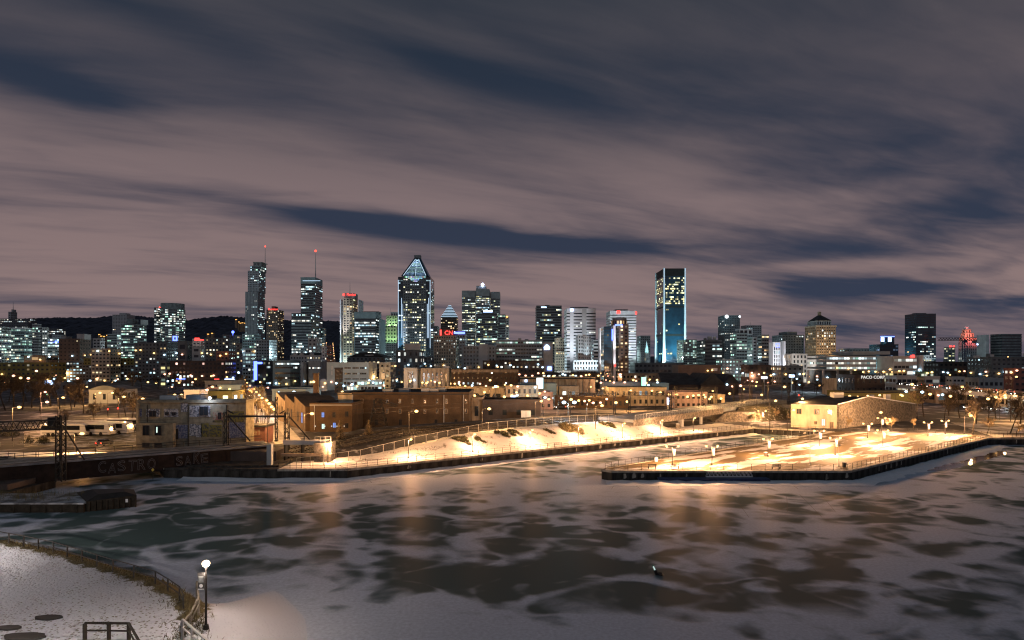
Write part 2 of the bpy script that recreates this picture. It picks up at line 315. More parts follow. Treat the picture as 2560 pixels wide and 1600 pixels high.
shore = [(-400, 131), (-78, 130), (-66, 117), (-44, 115.6), tuple(QA), tuple(QB), (93, 179), (18.5, 118), (16.8, 115.6), (18.5, 114), (62.5, 114), (126, 163), (140, 163.5), (420, 163)]
mb = MB(); mb.face([(x, y, GZ) for x, y in shore] + [(420, 300, GZ), (5000, 5200, GZ), (-5000, 5200, GZ), (-400, 300, GZ)])
gm = mat('city_ground', (.030, .030, .032), rough=.9, scale=.13, col2=(.30, .29, .30), lo=.53, hi=.66, detail=7, bump=.1)
tag(mb.build('ground', gm), 'dark city ground with patches of old snow', kind='structure')

# snow and grass of the pier
pm = mat('pier_snow_and_grass', (.085, .056, .020), rough=.8, scale=1, stretch=(.055, .22, 1), col2=(.48, .46, .45), lo=.505, hi=.545, detail=7, bump=.15)
mpn = pm.node_tree.nodes['Mapping']; mpn.vector_type = 'TEXTURE'; mpn.inputs['Rotation'].default_value = (0, 0, math.radians(38)); mpn.inputs['Scale'].default_value = (15, 3.6, 1)
mb = MB(); mb.face([(x, y, GZ + .03) for x, y in ((18.9, 118), (17.3, 115.6), (18.9, 114.5), (62.2, 114.5), (125, 163), (128, 170), (97, 178.5), (93, 178.3))])
tag(mb.build('pier_lawn', pm), 'flat pier top of trampled snow and brown grass', kind='structure')
# promenade along the quay and snow bank behind it
def bank_h(t, s):
    a = min(1, max(0, (t - 6) / 34)); a = a * a * (3 - 2 * a); e = min(1, max(0, (104 - t) / 14)); e = e * e * (3 - 2 * e)
    top = (3.5 + .22 * math.sin(t * .13) + .08 * math.sin(t * .41 + 1)) * a * e
    k = min(1, max(0, (s - 3.0) / (8.0 + .7 * math.sin(t * .11)))); k = k * k * (3 - 2 * k)
    return GZ + .04 + .12 * min(1, s) + top * k + .07 * math.sin(t * 1.7 + s * 2.1) * min(1, max(0, (s - 2) / 2))
def grid(name, t0, t1, nt_, s0, s1, ns, hf, m):
    mb = MB()
    for i in range(nt_ + 1):
        for j in range(ns + 1):
            t = t0 + (t1 - t0) * i / nt_; s = s0 + (s1 - s0) * j / ns
            x, y = Q(t, s); mb.v.append((x, y, hf(t, s)))
    for i in range(nt_):
        for j in range(ns):
            a = i * (ns + 1) + j; mb.f.append((a, a + ns + 1, a + ns + 2, a + 1)); mb.c.append(None)
    o = mb.build(name, m)
    for p in o.data.polygons: p.use_smooth = True
    return o
bm_ = mat('bank_snow', (.11, .085, .05), rough=.75, scale=.55, col2=(.46, .45, .445), lo=.30, hi=.40, detail=6, bump=.3)
mb = MB(); mb.face([(-44, 116.3, GZ + .05), (-31.2, 116.8, GZ + .05), (*Q(.05, .3), GZ + .05), (*Q(.05, 14), GZ + .05), (-44, 126, GZ + .05)]); tag(mb.build('promenade', bm_), 'snowy corner of the promenade beside the stone pillar', kind='structure')
tag(grid('snow_bank', 0, QL + 2, 180, .25, 14, 30, bank_h, bm_), 'smooth snow bank rising behind the quay promenade', kind='structure')
def emb_h(t, s):
    e = min(1, max(0, (100 - t) / 10)); a = min(1, max(0, (t + 14) / 40))
    g = GZ + .08 + (3.4 * a * a * (3 - 2 * a)) * (e * e * (3 - 2 * e)) * min(1, max(0, (44 - s) / 6)); w = min(1, max(0, (s - 13.8) / 3.5)); b0 = bank_h(max(t, 0), 13.9) - .12
    return b0 * (1 - w) + g * w
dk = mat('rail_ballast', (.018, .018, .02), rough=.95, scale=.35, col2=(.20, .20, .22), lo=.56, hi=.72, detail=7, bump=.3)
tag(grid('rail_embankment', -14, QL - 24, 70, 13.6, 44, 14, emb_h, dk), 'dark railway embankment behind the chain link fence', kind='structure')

# ---------------- quay walls of separate panels
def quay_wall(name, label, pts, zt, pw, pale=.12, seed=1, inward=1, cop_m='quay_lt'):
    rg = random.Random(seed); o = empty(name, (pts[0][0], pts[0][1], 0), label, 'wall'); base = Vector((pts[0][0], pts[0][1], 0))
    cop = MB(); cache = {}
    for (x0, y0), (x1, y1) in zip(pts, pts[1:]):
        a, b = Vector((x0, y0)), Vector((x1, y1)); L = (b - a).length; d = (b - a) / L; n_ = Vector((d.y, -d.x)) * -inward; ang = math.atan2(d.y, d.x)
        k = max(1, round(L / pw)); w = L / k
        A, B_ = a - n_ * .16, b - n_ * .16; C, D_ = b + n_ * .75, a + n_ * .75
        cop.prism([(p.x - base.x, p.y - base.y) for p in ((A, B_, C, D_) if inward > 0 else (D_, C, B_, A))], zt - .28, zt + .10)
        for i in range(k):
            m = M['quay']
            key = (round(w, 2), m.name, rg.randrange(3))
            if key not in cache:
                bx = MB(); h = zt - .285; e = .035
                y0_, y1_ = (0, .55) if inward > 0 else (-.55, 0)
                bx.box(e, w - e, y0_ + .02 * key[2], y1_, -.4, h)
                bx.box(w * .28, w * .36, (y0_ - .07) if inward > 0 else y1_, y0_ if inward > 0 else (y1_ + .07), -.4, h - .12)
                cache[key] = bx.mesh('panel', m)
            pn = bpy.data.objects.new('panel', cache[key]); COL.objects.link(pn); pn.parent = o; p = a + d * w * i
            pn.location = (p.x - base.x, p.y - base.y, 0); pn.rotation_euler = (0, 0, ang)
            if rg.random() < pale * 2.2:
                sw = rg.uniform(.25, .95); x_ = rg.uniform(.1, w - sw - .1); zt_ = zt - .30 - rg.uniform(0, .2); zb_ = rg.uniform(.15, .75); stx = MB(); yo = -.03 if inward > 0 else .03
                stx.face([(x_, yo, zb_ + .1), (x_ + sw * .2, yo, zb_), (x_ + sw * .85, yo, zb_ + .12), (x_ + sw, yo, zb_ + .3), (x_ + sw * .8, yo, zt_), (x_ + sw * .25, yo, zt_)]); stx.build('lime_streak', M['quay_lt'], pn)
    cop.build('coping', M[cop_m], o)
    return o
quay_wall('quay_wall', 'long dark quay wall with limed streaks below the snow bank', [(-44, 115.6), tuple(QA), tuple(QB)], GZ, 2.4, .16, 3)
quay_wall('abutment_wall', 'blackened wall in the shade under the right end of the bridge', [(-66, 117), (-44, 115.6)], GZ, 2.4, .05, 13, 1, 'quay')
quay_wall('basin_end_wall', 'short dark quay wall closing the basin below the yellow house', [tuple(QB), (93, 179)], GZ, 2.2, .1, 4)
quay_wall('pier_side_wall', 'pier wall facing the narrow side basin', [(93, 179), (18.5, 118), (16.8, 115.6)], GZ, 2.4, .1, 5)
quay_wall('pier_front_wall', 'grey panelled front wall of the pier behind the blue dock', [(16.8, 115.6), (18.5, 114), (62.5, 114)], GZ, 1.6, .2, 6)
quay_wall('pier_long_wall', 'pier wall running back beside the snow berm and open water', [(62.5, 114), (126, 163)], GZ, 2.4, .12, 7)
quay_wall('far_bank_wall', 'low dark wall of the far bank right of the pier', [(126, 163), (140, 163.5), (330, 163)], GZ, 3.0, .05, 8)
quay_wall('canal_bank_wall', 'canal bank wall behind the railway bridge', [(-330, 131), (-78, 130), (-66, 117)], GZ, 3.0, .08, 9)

# ---------------- ledges of snow, cracks, open water on the ice
def ribbon(name, m, pts, prof, label, seed=1):
    """sheet along pts with a cross profile [(offset, height)], offset to the right of travel"""
    rg = random.Random(seed); mb = MB(); rows = []
    pts = [Vector(p) for p in pts]; dense = []
    for a, b in zip(pts, pts[1:]):
        k = max(2, int((b - a).length / 1.6))
        dense += [a + (b - a) * i / k for i in range(k)]
    dense.append(pts[-1])
    for i, p in enumerate(dense):
        d = (dense[min(i + 1, len(dense) - 1)] - dense[max(i - 1, 0)]).normalized(); n_ = Vector((d.y, -d.x)); row = []
        for off, h in prof:
            q = p + n_ * off * (1 + .18 * rg.uniform(-1, 1) * (off > .1)); row.append((q.x, q.y, max(h * (1 + .3 * rg.uniform(-1, 1)), .006)))
        rows.append(row); mb.v += row
    k = len(prof)
    for i in range(len(rows) - 1):
        for j in range(k - 1): a = i * k + j; mb.f.append((a, a + 1, a + k + 1, a + k)); mb.c.append(None)
    o = mb.build(name, m)
    for p in o.data.polygons: p.use_smooth = True
    return tag(o, label, kind='structure')
ribbon('snow_ledge', M['snow'], [(-62, 116.3), (-44, 115.2), (-31, 115.5), (74, 188.4)], [(.1, .30), (.9, .26), (1.6, .10), (2.3, .006)], 'narrow snow ledge at the foot of the quay wall', 2)
ribbon('snow_berm', M['snow'], [(17, 113.5), (62.8, 113.4), (126.5, 162)], [(.15, .25), (1.4, .42), (2.4, .30), (3.8, .006)], 'ridge of piled snow along the foot of the pier', 3)
wm_ = mat('open_water', (.012, .016, .018), rough=.06, var=.2, scale=.8, bump=.03, spec=.6)
mb = MB(); mb.face([(x, y, .012) for x, y in ((82, 124.5), (90, 131), (104, 141.5), (118, 152), (121, 152.5), (119, 148), (108, 139.5), (97, 131), (88, 124.8))])
tag(mb.build('open_water', wm_), 'strip of dark open water beside the pier', kind='structure')
mb = MB(); rg = random.Random(5)
def crack(a, b, w=.09):
    a, b = Vector(a), Vector(b); d = (b - a).normalized(); n_ = Vector((-d.y, d.x)) * w / 2
    mb.face([(*(a + n_), .008), (*(a - n_), .008), (*(b - n_), .008), (*(b + n_), .008)])
for off in (4.2, 6.0):
    for t in range(-8, 120, 6):
        if rg.random() < .85: crack(Q(t, -off + rg.uniform(-.2, .2)), Q(t + 6, -off + rg.uniform(-.2, .2)), .08)
        if rg.random() < .6: crack(Q(t + rg.uniform(0, 5), -off), Q(t + rg.uniform(0, 5) + 1, -off - rg.uniform(1, 2.4)), .06)
for x in range(18, 64, 4):
    crack((x, 109.3 + rg.uniform(-.2, .2)), (x + 4, 109.3 + rg.uniform(-.2, .2)), .08)
    if rg.random() < .6: crack((x, 109.3), (x + rg.uniform(-1, 1), 106.6), .06)
for i in range(9):
    x = 30 + i * 3.5; crack((x, 88 + rg.uniform(-3, 3)), (x + rg.uniform(2, 5), 101 + rg.uniform(-3, 3)), .05)
    crack((28 + rg.uniform(-4, 4), 88 + i * 1.7), (62 + rg.uniform(-8, 4), 89 + i * 1.7), .05)
tag(mb.build('ice_cracks', mat('crack', (.05, .04, .03), rough=.6, var=.2)), 'thin dark cracks in the ice along the quays', kind='stuff')

# ---------------- foreground point of land, bottom left
edge = [(-110, 74), (-58, 70), (-48, 65.5), (-38, 59.8), (-32, 56.5), (-27.7, 52.6), (-25, 49.0), (-23.2, 44.3), (-21.5, 38), (-21, 15)]
def edist(x, y):
    best = 1e9; sgn = 1
    for (ax, ay), (bx, by) in zip(edge, edge[1:]):
        vx, vy = bx - ax, by - ay; t = max(0, min(1, ((x - ax) * vx + (y - ay) * vy) / (vx * vx + vy * vy)))
        qx, qy = ax + vx * t, ay + vy * t; d2 = (x - qx) ** 2 + (y - qy) ** 2
        if d2 < best: best = d2; sgn = 1 if vx * (y - qy) - vy * (x - qx) < 0 else -1
    return math.sqrt(best) * sgn          # positive inside
def hnoise(x, y): return math.sin(x * 1.3 + 2 * math.sin(y * .7)) * .5 + math.sin(y * 1.9 + x * .8) * .3 + math.sin(x * 4.1 + y * 3.3) * .2
def fg_h(x, y):
    d = edist(x, y); rw = 2.6 if x < -27 else 2.6 + 6.5 * min(1, (x + 27) / 4)
    k = max(0, min(1, (d + rw) / rw)); k = k * k * (3 - 2 * k)
    return -.06 + (GZ + .08) * k + .05 * hnoise(x, y) * k + .10 * max(0, min(1, (d - 1) / 6)) * math.sin(x * .25) * math.cos(y * .3)
mb = MB(); xs = [-90 + i * .55 for i in range(int(82 / .55))]; ys = [32 + j * .55 for j in range(int(46 / .55))]; gr = []
for y in ys:
    for x in xs:
        mb.v.append((x, y, fg_h(x, y))); d = edist(x, y)
        near = 1 if x < -26 else max(0, 1 - (x + 26) / 3.2)
        gr.append(max(0, min(1, (1.9 + .5 * hnoise(x * 1.7, y * 1.7) - abs(d + .35)) * 1.3)) * (near if d > -1.0 else near * max(0, 1 + (d + 1.0) / 1.2)))
nx_ = len(xs)
for j in range(len(ys) - 1):
    for i in range(nx_ - 1):
        a = j * nx_ + i
        if max(mb.v[k][2] for k in (a, a + 1, a + nx_, a + nx_ + 1)) > -.055: mb.f.append((a, a + 1, a + nx_ + 1, a + nx_)); mb.c.append(None)
fgm = bpy.data.materials.new('trampled_snow'); fgm.use_nodes = True; nt = fgm.node_tree; b = nt.nodes['Principled BSDF']; b.inputs['Roughness'].default_value = .8; b.inputs['Specular IOR Level'].default_value = .2
t_ = nt.nodes.new('ShaderNodeTexCoord'); v1 = nt.nodes.new('ShaderNodeTexVoronoi'); v1.inputs['Scale'].default_value = 3.4; nt.links.new(t_.outputs['Object'], v1.inputs['Vector'])
n1 = nt.nodes.new('ShaderNodeTexNoise'); n1.inputs['Scale'].default_value = 2.6; n1.inputs['Detail'].default_value = 7; n1.inputs['Roughness'].default_value = .68; nt.links.new(t_.outputs['Object'], n1.inputs['Vector'])
n2 = nt.nodes.new('ShaderNodeTexNoise'); n2.inputs['Scale'].default_value = .12; n2.inputs['Detail'].default_value = 3; nt.links.new(t_.outputs['Object'], n2.inputs['Vector'])
r1 = nt.nodes.new('ShaderNodeMapRange'); r1.interpolation_type = 'SMOOTHSTEP'; nt.links.new(v1.outputs['Distance'], r1.inputs[0]); r1.inputs[1].default_value = .12; r1.inputs[2].default_value = .42
v9 = nt.nodes.new('ShaderNodeTexVoronoi'); v9.inputs['Scale'].default_value = 1.1; nt.links.new(t_.outputs['Object'], v9.inputs['Vector']); r9 = nt.nodes.new('ShaderNodeMapRange'); r9.interpolation_type = 'SMOOTHSTEP'; nt.links.new(v9.outputs['Distance'], r9.inputs[0]); r9.inputs[1].default_value = .05; r9.inputs[2].default_value = .34; r9.inputs[3].default_value = .55; mm9 = nt.nodes.new('ShaderNodeMath'); mm9.operation = 'MULTIPLY'; nt.links.new(r1.outputs[0], mm9.inputs[0]); nt.links.new(r9.outputs[0], mm9.inputs[1])
r2 = nt.nodes.new('ShaderNodeMath'); r2.operation = 'ADD'; nt.links.new(mm9.outputs[0], r2.inputs[0]); nt.links.new(n1.outputs[0], r2.inputs[1])
n2m = nt.nodes.new('ShaderNodeMath'); n2m.operation = 'MULTIPLY_ADD'; nt.links.new(n2.outputs[0], n2m.inputs[0]); n2m.inputs[1].default_value = 2.6; n2m.inputs[2].default_value = -.8
r3 = nt.nodes.new('ShaderNodeMath'); r3.operation = 'ADD'; nt.links.new(r2.outputs[0], r3.inputs[0]); nt.links.new(n2m.outputs[0], r3.inputs[1])
r4 = nt.nodes.new('ShaderNodeMapRange'); r4.interpolation_type = 'SMOOTHSTEP'; nt.links.new(r3.outputs[0], r4.inputs[0]); r4.inputs[1].default_value = 1.05; r4.inputs[2].default_value = 1.66
at = nt.nodes.new('ShaderNodeAttribute'); at.attribute_name = 'grass'
cs = nt.nodes.new('ShaderNodeMix'); cs.data_type = 'RGBA'; nt.links.new(r4.outputs[0], cs.inputs[0]); cs.inputs[6].default_value = (.20, .18, .14, 1); cs.inputs[7].default_value = (.54, .56, .62, 1)
gg = nt.nodes.new('ShaderNodeMath'); gg.operation = 'MULTIPLY_ADD'; nt.links.new(n1.outputs[0], gg.inputs[0]); gg.inputs[1].default_value = 1.6; nt.links.new(at.outputs['Fac'], gg.inputs[2])
g2 = nt.nodes.new('ShaderNodeMapRange'); nt.links.new(gg.outputs[0], g2.inputs[0]); g2.inputs[1].default_value = 1.15; g2.inputs[2].default_value = 1.5
cg = nt.nodes.new('ShaderNodeMix'); cg.data_type = 'RGBA'; nt.links.new(g2.outputs[0], cg.inputs[0]); nt.links.new(cs.outputs[2], cg.inputs[6]); cg.inputs[7].default_value = (.095, .080, .034, 1)
nt.links.new(cg.outputs[2], b.inputs['Base Color'])
atf = nt.nodes.new('ShaderNodeAttribute'); atf.attribute_name = 'trodden'; tf = nt.nodes.new('ShaderNodeMath'); tf.operation = 'MAXIMUM'; nt.links.new(r4.outputs[0], tf.inputs[0]); tv = nt.nodes.new('ShaderNodeMath'); tv.operation = 'SUBTRACT'; tv.inputs[0].default_value = 1.0; nt.links.new(atf.outputs['Fac'], tv.inputs[1]); nt.links.new(tv.outputs[0], tf.inputs[1]); nt.links.new(tf.outputs[0], cs.inputs[0])
bp = nt.nodes.new('ShaderNodeBump'); bp.inputs['Strength'].default_value = 1.0; bp.inputs['Distance'].default_value = .4; hb = nt.nodes.new('ShaderNodeMath'); hb.operation = 'MULTIPLY'; nt.links.new(r3.outputs[0], hb.inputs[0]); hm = nt.nodes.new('ShaderNodeMath'); hm.operation = 'MULTIPLY_ADD'; nt.links.new(atf.outputs['Fac'], hm.inputs[0]); hm.inputs[1].default_value = .9; hm.inputs[2].default_value = .1; nt.links.new(hm.outputs[0], hb.inputs[1]); nt.links.new(hb.outputs[0], bp.inputs['Height']); nt.links.new(bp.outputs[0], b.inputs['Normal'])
fg = mb.build('snow_lawn', fgm); tag(fg, 'footprint-covered snow lawn on a rounded point above the ice', kind='structure')
a_ = fg.data.attributes.new('trodden', 'FLOAT', 'POINT'); a_.data.foreach_set('value', [max(0, min(1, (edist(v[0], v[1]) + .6) / 1.2)) for v in mb.v])
a_ = fg.data.attributes.new('grass', 'FLOAT', 'POINT'); a_.data.foreach_set('value', gr)
for p in fg.data.polygons: p.use_smooth = True
# real tufts of dry grass along the rim
mb = MB(); rg = random.Random(9)
for k in range(5200):
    i = rg.randrange(1, 8); f = rg.random(); x = edge[i][0] + (edge[i + 1][0] - edge[i][0]) * f; y = edge[i][1] + (edge[i + 1][1] - edge[i][1]) * f
    if y < 40 and rg.random() < .8: continue
    x += rg.gauss(-.2, .8); y += rg.gauss(-.2, .8)
    if hnoise(x * 1.3, y * 1.3) < -.25: continue
    z = fg_h(x, y)
    if z < .5: continue
    h = rg.uniform(.12, .38); a = rg.uniform(0, 6.28); w = .03
    mb.face([(x - w * math.cos(a), y - w * math.sin(a), z - .02), (x + w * math.cos(a), y + w * math.sin(a), z - .02), (x + rg.gauss(0, .13), y + rg.gauss(0, .13), z + h)])
tag(mb.build('dry_grass', M['drygrass']), 'brown dry grass along the rim of the snow lawn', kind='stuff')
# hill behind the city
prof = [(-500, 800), (0, 800), (70, 797), (160, 794), (230, 795), (300, 788), (345, 790), (400, 797), (460, 803), (500, 796), (560, 790), (620, 795), (700, 800), (760, 801), (850, 803), (930, 806), (1000, 815), (1100, 832), (1200, 846), (1300, 852), (1360, 862), (1500, 880), (1700, 898), (2000, 903)]
mb = MB(); rg = random.Random(3); pts = []
for (xa, ya), (xb, yb) in zip(prof, prof[1:]):
    k = max(1, int((xb - xa) / 3.2))
    for i in range(k): pts.append((xa + (xb - xa) * i / k, ya + (yb - ya) * i / k))
rows = 7
for i, (px, py) in enumerate(pts):
    for j in range(rows):
        Y = 2950 - 130 * j; top = P(px, py, 2950).z; fz = max(0.0, 1 - j / (rows - 1)); z = GZ + (top - GZ) * fz ** .75 + (rg.uniform(-2.6, 4.2) if j < rows - 1 else 0)
        mb.v.append(((px - CX) * 2950 / F + rg.uniform(-2, 2), Y, z))
for i in range(len(pts) - 1):
    for j in range(rows - 1): a = i * rows + j; mb.f.append((a, a + 1, a + rows + 1, a + rows)); mb.c.append(None)
tag(mb.build('hill', M['hill']), 'dark wooded hill behind the city centre', kind='structure')
# ------------------------------------------------------------------ buildings
COOL = [(.62, .90, 1), (.70, 1, .94), (.95, .98, .9), (.55, .84, 1)]; GRN = [(.55, 1, .78), (.75, 1, .88), (.95, 1, .82), (.6, .95, .9)]
WRM = [(1, .70, .36), (1, .82, .5), (1, .93, .74), (1, .62, .3)]; MIX = WRM + COOL + [(1, .6, .5)]; YEL = [(1, .88, .40), (1, .95, .58), (.95, 1, .6)]; WHT = [(.95, 1, .93), (.80, .96, 1), (1, .94, .8)]
def S(kind='punch', cw=3.0, fh=3.8, fw=.6, hh=.5, pl=.25, pal=COOL, e=1.5, run=.5, dark='glass', mg=.4, relief=None, top=0.0, floors=None):
    return dict(kind=kind, cw=cw, fh=fh, fw=fw, hh=hh * .84, pl=pl * .72, pal=pal, e=e, run=run, dark=dark, mg=mg, relief=relief, top=top, floors=floors)
class Bld:
    def __init__(s, name, label, x0, x1, Y, D, cat='building', zb=GZ, rot=0.0, seed=None, group=None, fit=True):
        s.fit = fit and Y > 230; D0 = D
        if s.fit:                                   # keep the side that shows within a third of the width
            off = x0 - CX if x0 > CX else (CX - x1 if x1 < CX else 0)
            if off > 0: D = min(D, .36 * (x1 - x0) * Y / off)
        s.ky = D / D0
        s.k = Y / F; s.Y = Y; s.D = D; s.cx = ((x0 + x1) / 2 - CX) * s.k; s.zb = zb; s.x0, s.x1 = x0, x1
        s.o = empty(name, (s.cx, Y, zb), label, cat, group, math.radians(rot)); s.rg = random.Random(seed if seed is not None else hash((int(x0), int(Y))) % 9999)
        s.L = MB(); s.DK = {}; s.R = {}
    def X(s, px): return (px - CX) * s.k - s.cx
    def Z(s, py): return H - (py - YH) * s.k - s.zb
    def fitx(s, x0, x1, y0, y1):
        if s.fit and y1 - y0 > 4:
            if x0 > CX: x0 = min(CX + (x0 - CX) * (s.Y + y1) / (s.Y + max(y0, 0)), x1 - .3 * (x1 - x0))
            elif x1 < CX: x1 = max(CX + (x1 - CX) * (s.Y + y1) / (s.Y + max(y0, 0)), x0 + .3 * (x1 - x0))
        return x0, x1
    def yy(s, y0, y1): return (y0 * s.ky if y0 > 0 else y0), (s.D if y1 is None else y1 * s.ky if y1 > 1 else y1)
    def box(s, part, m, x0, x1, yt, yb=None, y0=0.0, y1=None, parent=None):
        y0, y1 = s.yy(y0, y1); x0, x1 = s.fitx(x0, x1, y0, y1); mb = MB(); mb.box(s.X(x0), s.X(x1), y0, y1, 0 if yb is None else s.Z(yb), s.Z(yt))
        return mb.build(part, M.get(m) or E.get(m) or m, parent or s.o)
    def facade(s, o, u, n, w, z0, z1, st, noff=0.0):
        rg = s.rg; o, u, n = Vector(o), Vector(u), Vector(n)
        z1 = z1 - st['top']; nx = max(1, int((w - 2 * st['mg']) / st['cw'])); ny = max(1, int((z1 - z0) / st['fh'])); cw = (w - 2 * st['mg']) / nx; fh = (z1 - z0) / ny
        fw, hh = st['fw'], st['hh']; dk = s.DK.setdefault(st['dark'], MB())
        def pt(a, z, off): p = o + u * a + n * off; return (p.x, p.y, z)
        fl = st['floors']
        for j in range(ny):
            zb = z0 + fh * (j + (1 - hh) / 2); zt = zb + fh * hh
            p = st['pl'] * rg.choice((.25, .6, 1, 1, 1.3, 2.2)) if not fl else fl(j / max(1, ny - 1), rg)
            on = rg.random() < p; base = rg.choice(st['pal'])
            for i in range(nx):
                if rg.random() > st['run']: on = rg.random() < p
                a0 = st['mg'] + cw * (i + (1 - fw) / 2); a1 = a0 + cw * fw
                q = [pt(a0, zb, .05), pt(a1, zb, .05), pt(a1, zt, .05), pt(a0, zt, .05)]
                if on:
                    c = base if rg.random() < .6 else rg.choice(st['pal']); k = st['e'] * (.13 + 1.5 * rg.random() ** 2.2); s.L.face(q, tuple(x * k for x in c))
                else: dk.face(q)
        r = st['relief']
        if r:
            mb = s.R.setdefault(r, MB())
            def bar(a0, a1, zb, zt, d):
                ps = [pt(a0, zb, 0), pt(a1, zb, 0), pt(a1, zt, 0), pt(a0, zt, 0)]; qs = [pt(a0, zb, d), pt(a1, zb, d), pt(a1, zt, d), pt(a0, zt, d)]
                i = len(mb.v); mb.v += ps + qs
                for f in ((4, 5, 6, 7), (0, 1, 5, 4), (1, 2, 6, 5), (2, 3, 7, 6), (3, 0, 4, 7)): mb.f.append(tuple(i + x for x in f)); mb.c.append(None)
            if st['kind'] == 'ribbon':
                for j in range(ny + 1):
                    zc = z0 + fh * j; bar(0, w, max(zc - fh * (1 - hh) / 2, z0), min(zc + fh * (1 - hh) / 2, z1), .35)
            elif st['kind'] == 'pier':
                for i in range(nx + 1):
                    ac = st['mg'] + cw * i; bar(max(0, ac - cw * (1 - fw) / 2), min(w, ac + cw * (1 - fw) / 2), z0, z1, .45)
    def tier(s, x0, x1, yt, yb=None, y0=0.0, y1=None, m='conc', st=None, part='wall', sides='FLR', roof=True, stL=None, stR=None):
        y0, y1 = s.yy(y0, y1); x0, x1 = s.fitx(x0, x1, y0, y1); a, b = s.X(x0), s.X(x1); z0 = 0 if yb is None else s.Z(yb); z1 = s.Z(yt)
        mb = MB(); mb.box(a, b, y0, y1, z0, z1); o = mb.build(part, M.get(m) or m, s.o)
        if roof:
            pr = MB(); t = .35
            if b - a > 3 and y1 - y0 > 3:
                pr.box(a - .12, b + .12, y0 - .12, y0 + t, z1 + .002, z1 + .7); pr.box(a - .12, b + .12, y1 - t, y1 + .12, z1 + .002, z1 + .7)
                pr.box(a - .12, a + t, y0 + t + .01, y1 - t - .01, z1 + .002, z1 + .7); pr.box(b - t, b + .12, y0 + t + .01, y1 - t - .01, z1 + .002, z1 + .7)
                pr.build('parapet', M.get(m) or m, s.o)
        if st:
            if 'F' in sides: s.facade((a, y0, 0), (1, 0, 0), (0, -1, 0), b - a, z0, z1, st)
            if 'R' in sides: s.facade((b, y0, 0), (0, 1, 0), (1, 0, 0), y1 - y0, z0, z1, stR or st)
            if 'L' in sides: s.facade((a, y1, 0), (0, -1, 0), (-1, 0, 0), y1 - y0, z0, z1, stL or st)
        return o
    def round_tier(s, x0, x1, yt, yb, m, st, n=20, part='wall', dep=None):
        a, b = s.X(x0), s.X(x1); c = (a + b) / 2; r = (b - a) / 2; ry = dep or r; z0 = 0 if yb is None else s.Z(yb); z1 = s.Z(yt)
        poly = [(c + r * math.cos(2 * math.pi * k / n), ry + ry * math.sin(2 * math.pi * k / n)) for k in range(n)]
        mb = MB(); mb.prism(poly, z0, z1); o = mb.build(part, M.get(m) or m, s.o)
        if st:
            for k in range(n):
                p, q = poly[k], poly[(k + 1) % n]
                if (p[1] + q[1]) / 2 > ry * 1.35: continue
                u = Vector((q[0] - p[0], q[1] - p[1], 0)); w = u.length; u /= w; nn = Vector((u.y, -u.x, 0))
                s.facade((p[0], p[1], 0), u, nn, w, z0, z1, st)
        return o
    def strip(s, part, m, x0, x1, yt, yb, y=-.3, d=.3): return s.box(part, m, x0, x1, yt, yb, y, y + d)
    def text(s, body, m, x0, x1, yb, y=-.4, ext=.1, part='sign_lettering', parent=None, outline=0.0, rot=0.0, h=None):
        return text_part(body, m, s.X(x0), s.X(x1), y, s.Z(yb), parent or s.o, part, ext, outline, rot, h)
    def mast(s, px, ytop, ybot, r=.5, y=8, lampm='red', part='antenna'):
        y *= s.ky; mb = MB(); x = (px - CX) * (s.Y + y) / F - s.cx; mb.tube((x, y, s.Z(ybot)), (x, y, s.Z(ytop)), r, r * .35, 5); o = mb.build(part, M['conc_lt'], s.o)
        if lampm: l = MB(); l.ball((x, y, s.Z(ytop)), r * 1.9, 6, 4); l.build('beacon', E[lampm], o)
    def fin(s):
        if s.L.f: s.L.build('lit_glazing', M['lit'], s.o, kind='stuff')
        for k, mb in s.DK.items():
            if mb.f: mb.build('dark_glazing', M[k], s.o, kind='stuff')
        for k, mb in s.R.items():
            if mb.f: mb.build('facade_bands', M[k], s.o, kind='stuff')
        return s
    def penthouse(s, x0, x1, yt, yb, m='conc_dk'): return s.box('penthouse', m, x0, x1, yt, yb, s.D * .25, s.D * .75)
    def clutter(s, n, yb, hmax=4):
        for i in range(n):
            w = s.rg.uniform(1.5, 5); x = s.rg.uniform(s.X(s.x0) + 2, max(s.X(s.x0) + 2.1, s.X(s.x1) - w - 1)); z = s.Z(yb); mb = MB(); y = s.rg.uniform(1, max(1.5, s.D * .4))
            mb.box(x, x + w, y, y + s.rg.uniform(2, 4), z, z + s.rg.uniform(1, hmax)); mb.build('roof_plant', M[s.rg.choice(('conc', 'conc_dk', 'conc_lt'))], s.o)
_fc = [0]
def text_part(body, m, xa, xb, y, z, parent, part='sign_lettering', ext=.1, outline=0.0, rot=0.0, h=None):
    cu = bpy.data.curves.new('lettering', 'FONT'); cu.body = body; cu.extrude = ext; cu.resolution_u = 3
    if outline: cu.fill_mode = 'NONE'; cu.bevel_depth = outline * .7 * len(body) / (xb - xa); cu.bevel_resolution = 0; cu.extrude = 0
    t = bpy.data.objects.new('lettering', cu); COL.objects.link(t); bpy.context.view_layer.update()
    me = bpy.data.meshes.new_from_object(t.evaluated_get(bpy.context.evaluated_depsgraph_get())); COL.objects.unlink(t); bpy.data.objects.remove(t)
    xs = [v.co.x for v in me.vertices]; ys = [v.co.y for v in me.vertices]; w = max(xs) - min(xs); k = (xb - xa) / w; ky = k if h is None else h / (max(ys) - min(ys))
    mn, my = min(xs), min(ys)
    for v in me.vertices:
        a, b_, c = v.co; v.co = (xa + (a - mn) * k, y - c, z + (b_ - my) * ky)
    me.materials.clear(); me.materials.append(E.get(m) or M.get(m)); o = bpy.data.objects.new(part, me); COL.objects.link(o); o.parent = parent
    if rot: o.rotation_euler = (0, rot, 0)
    return o
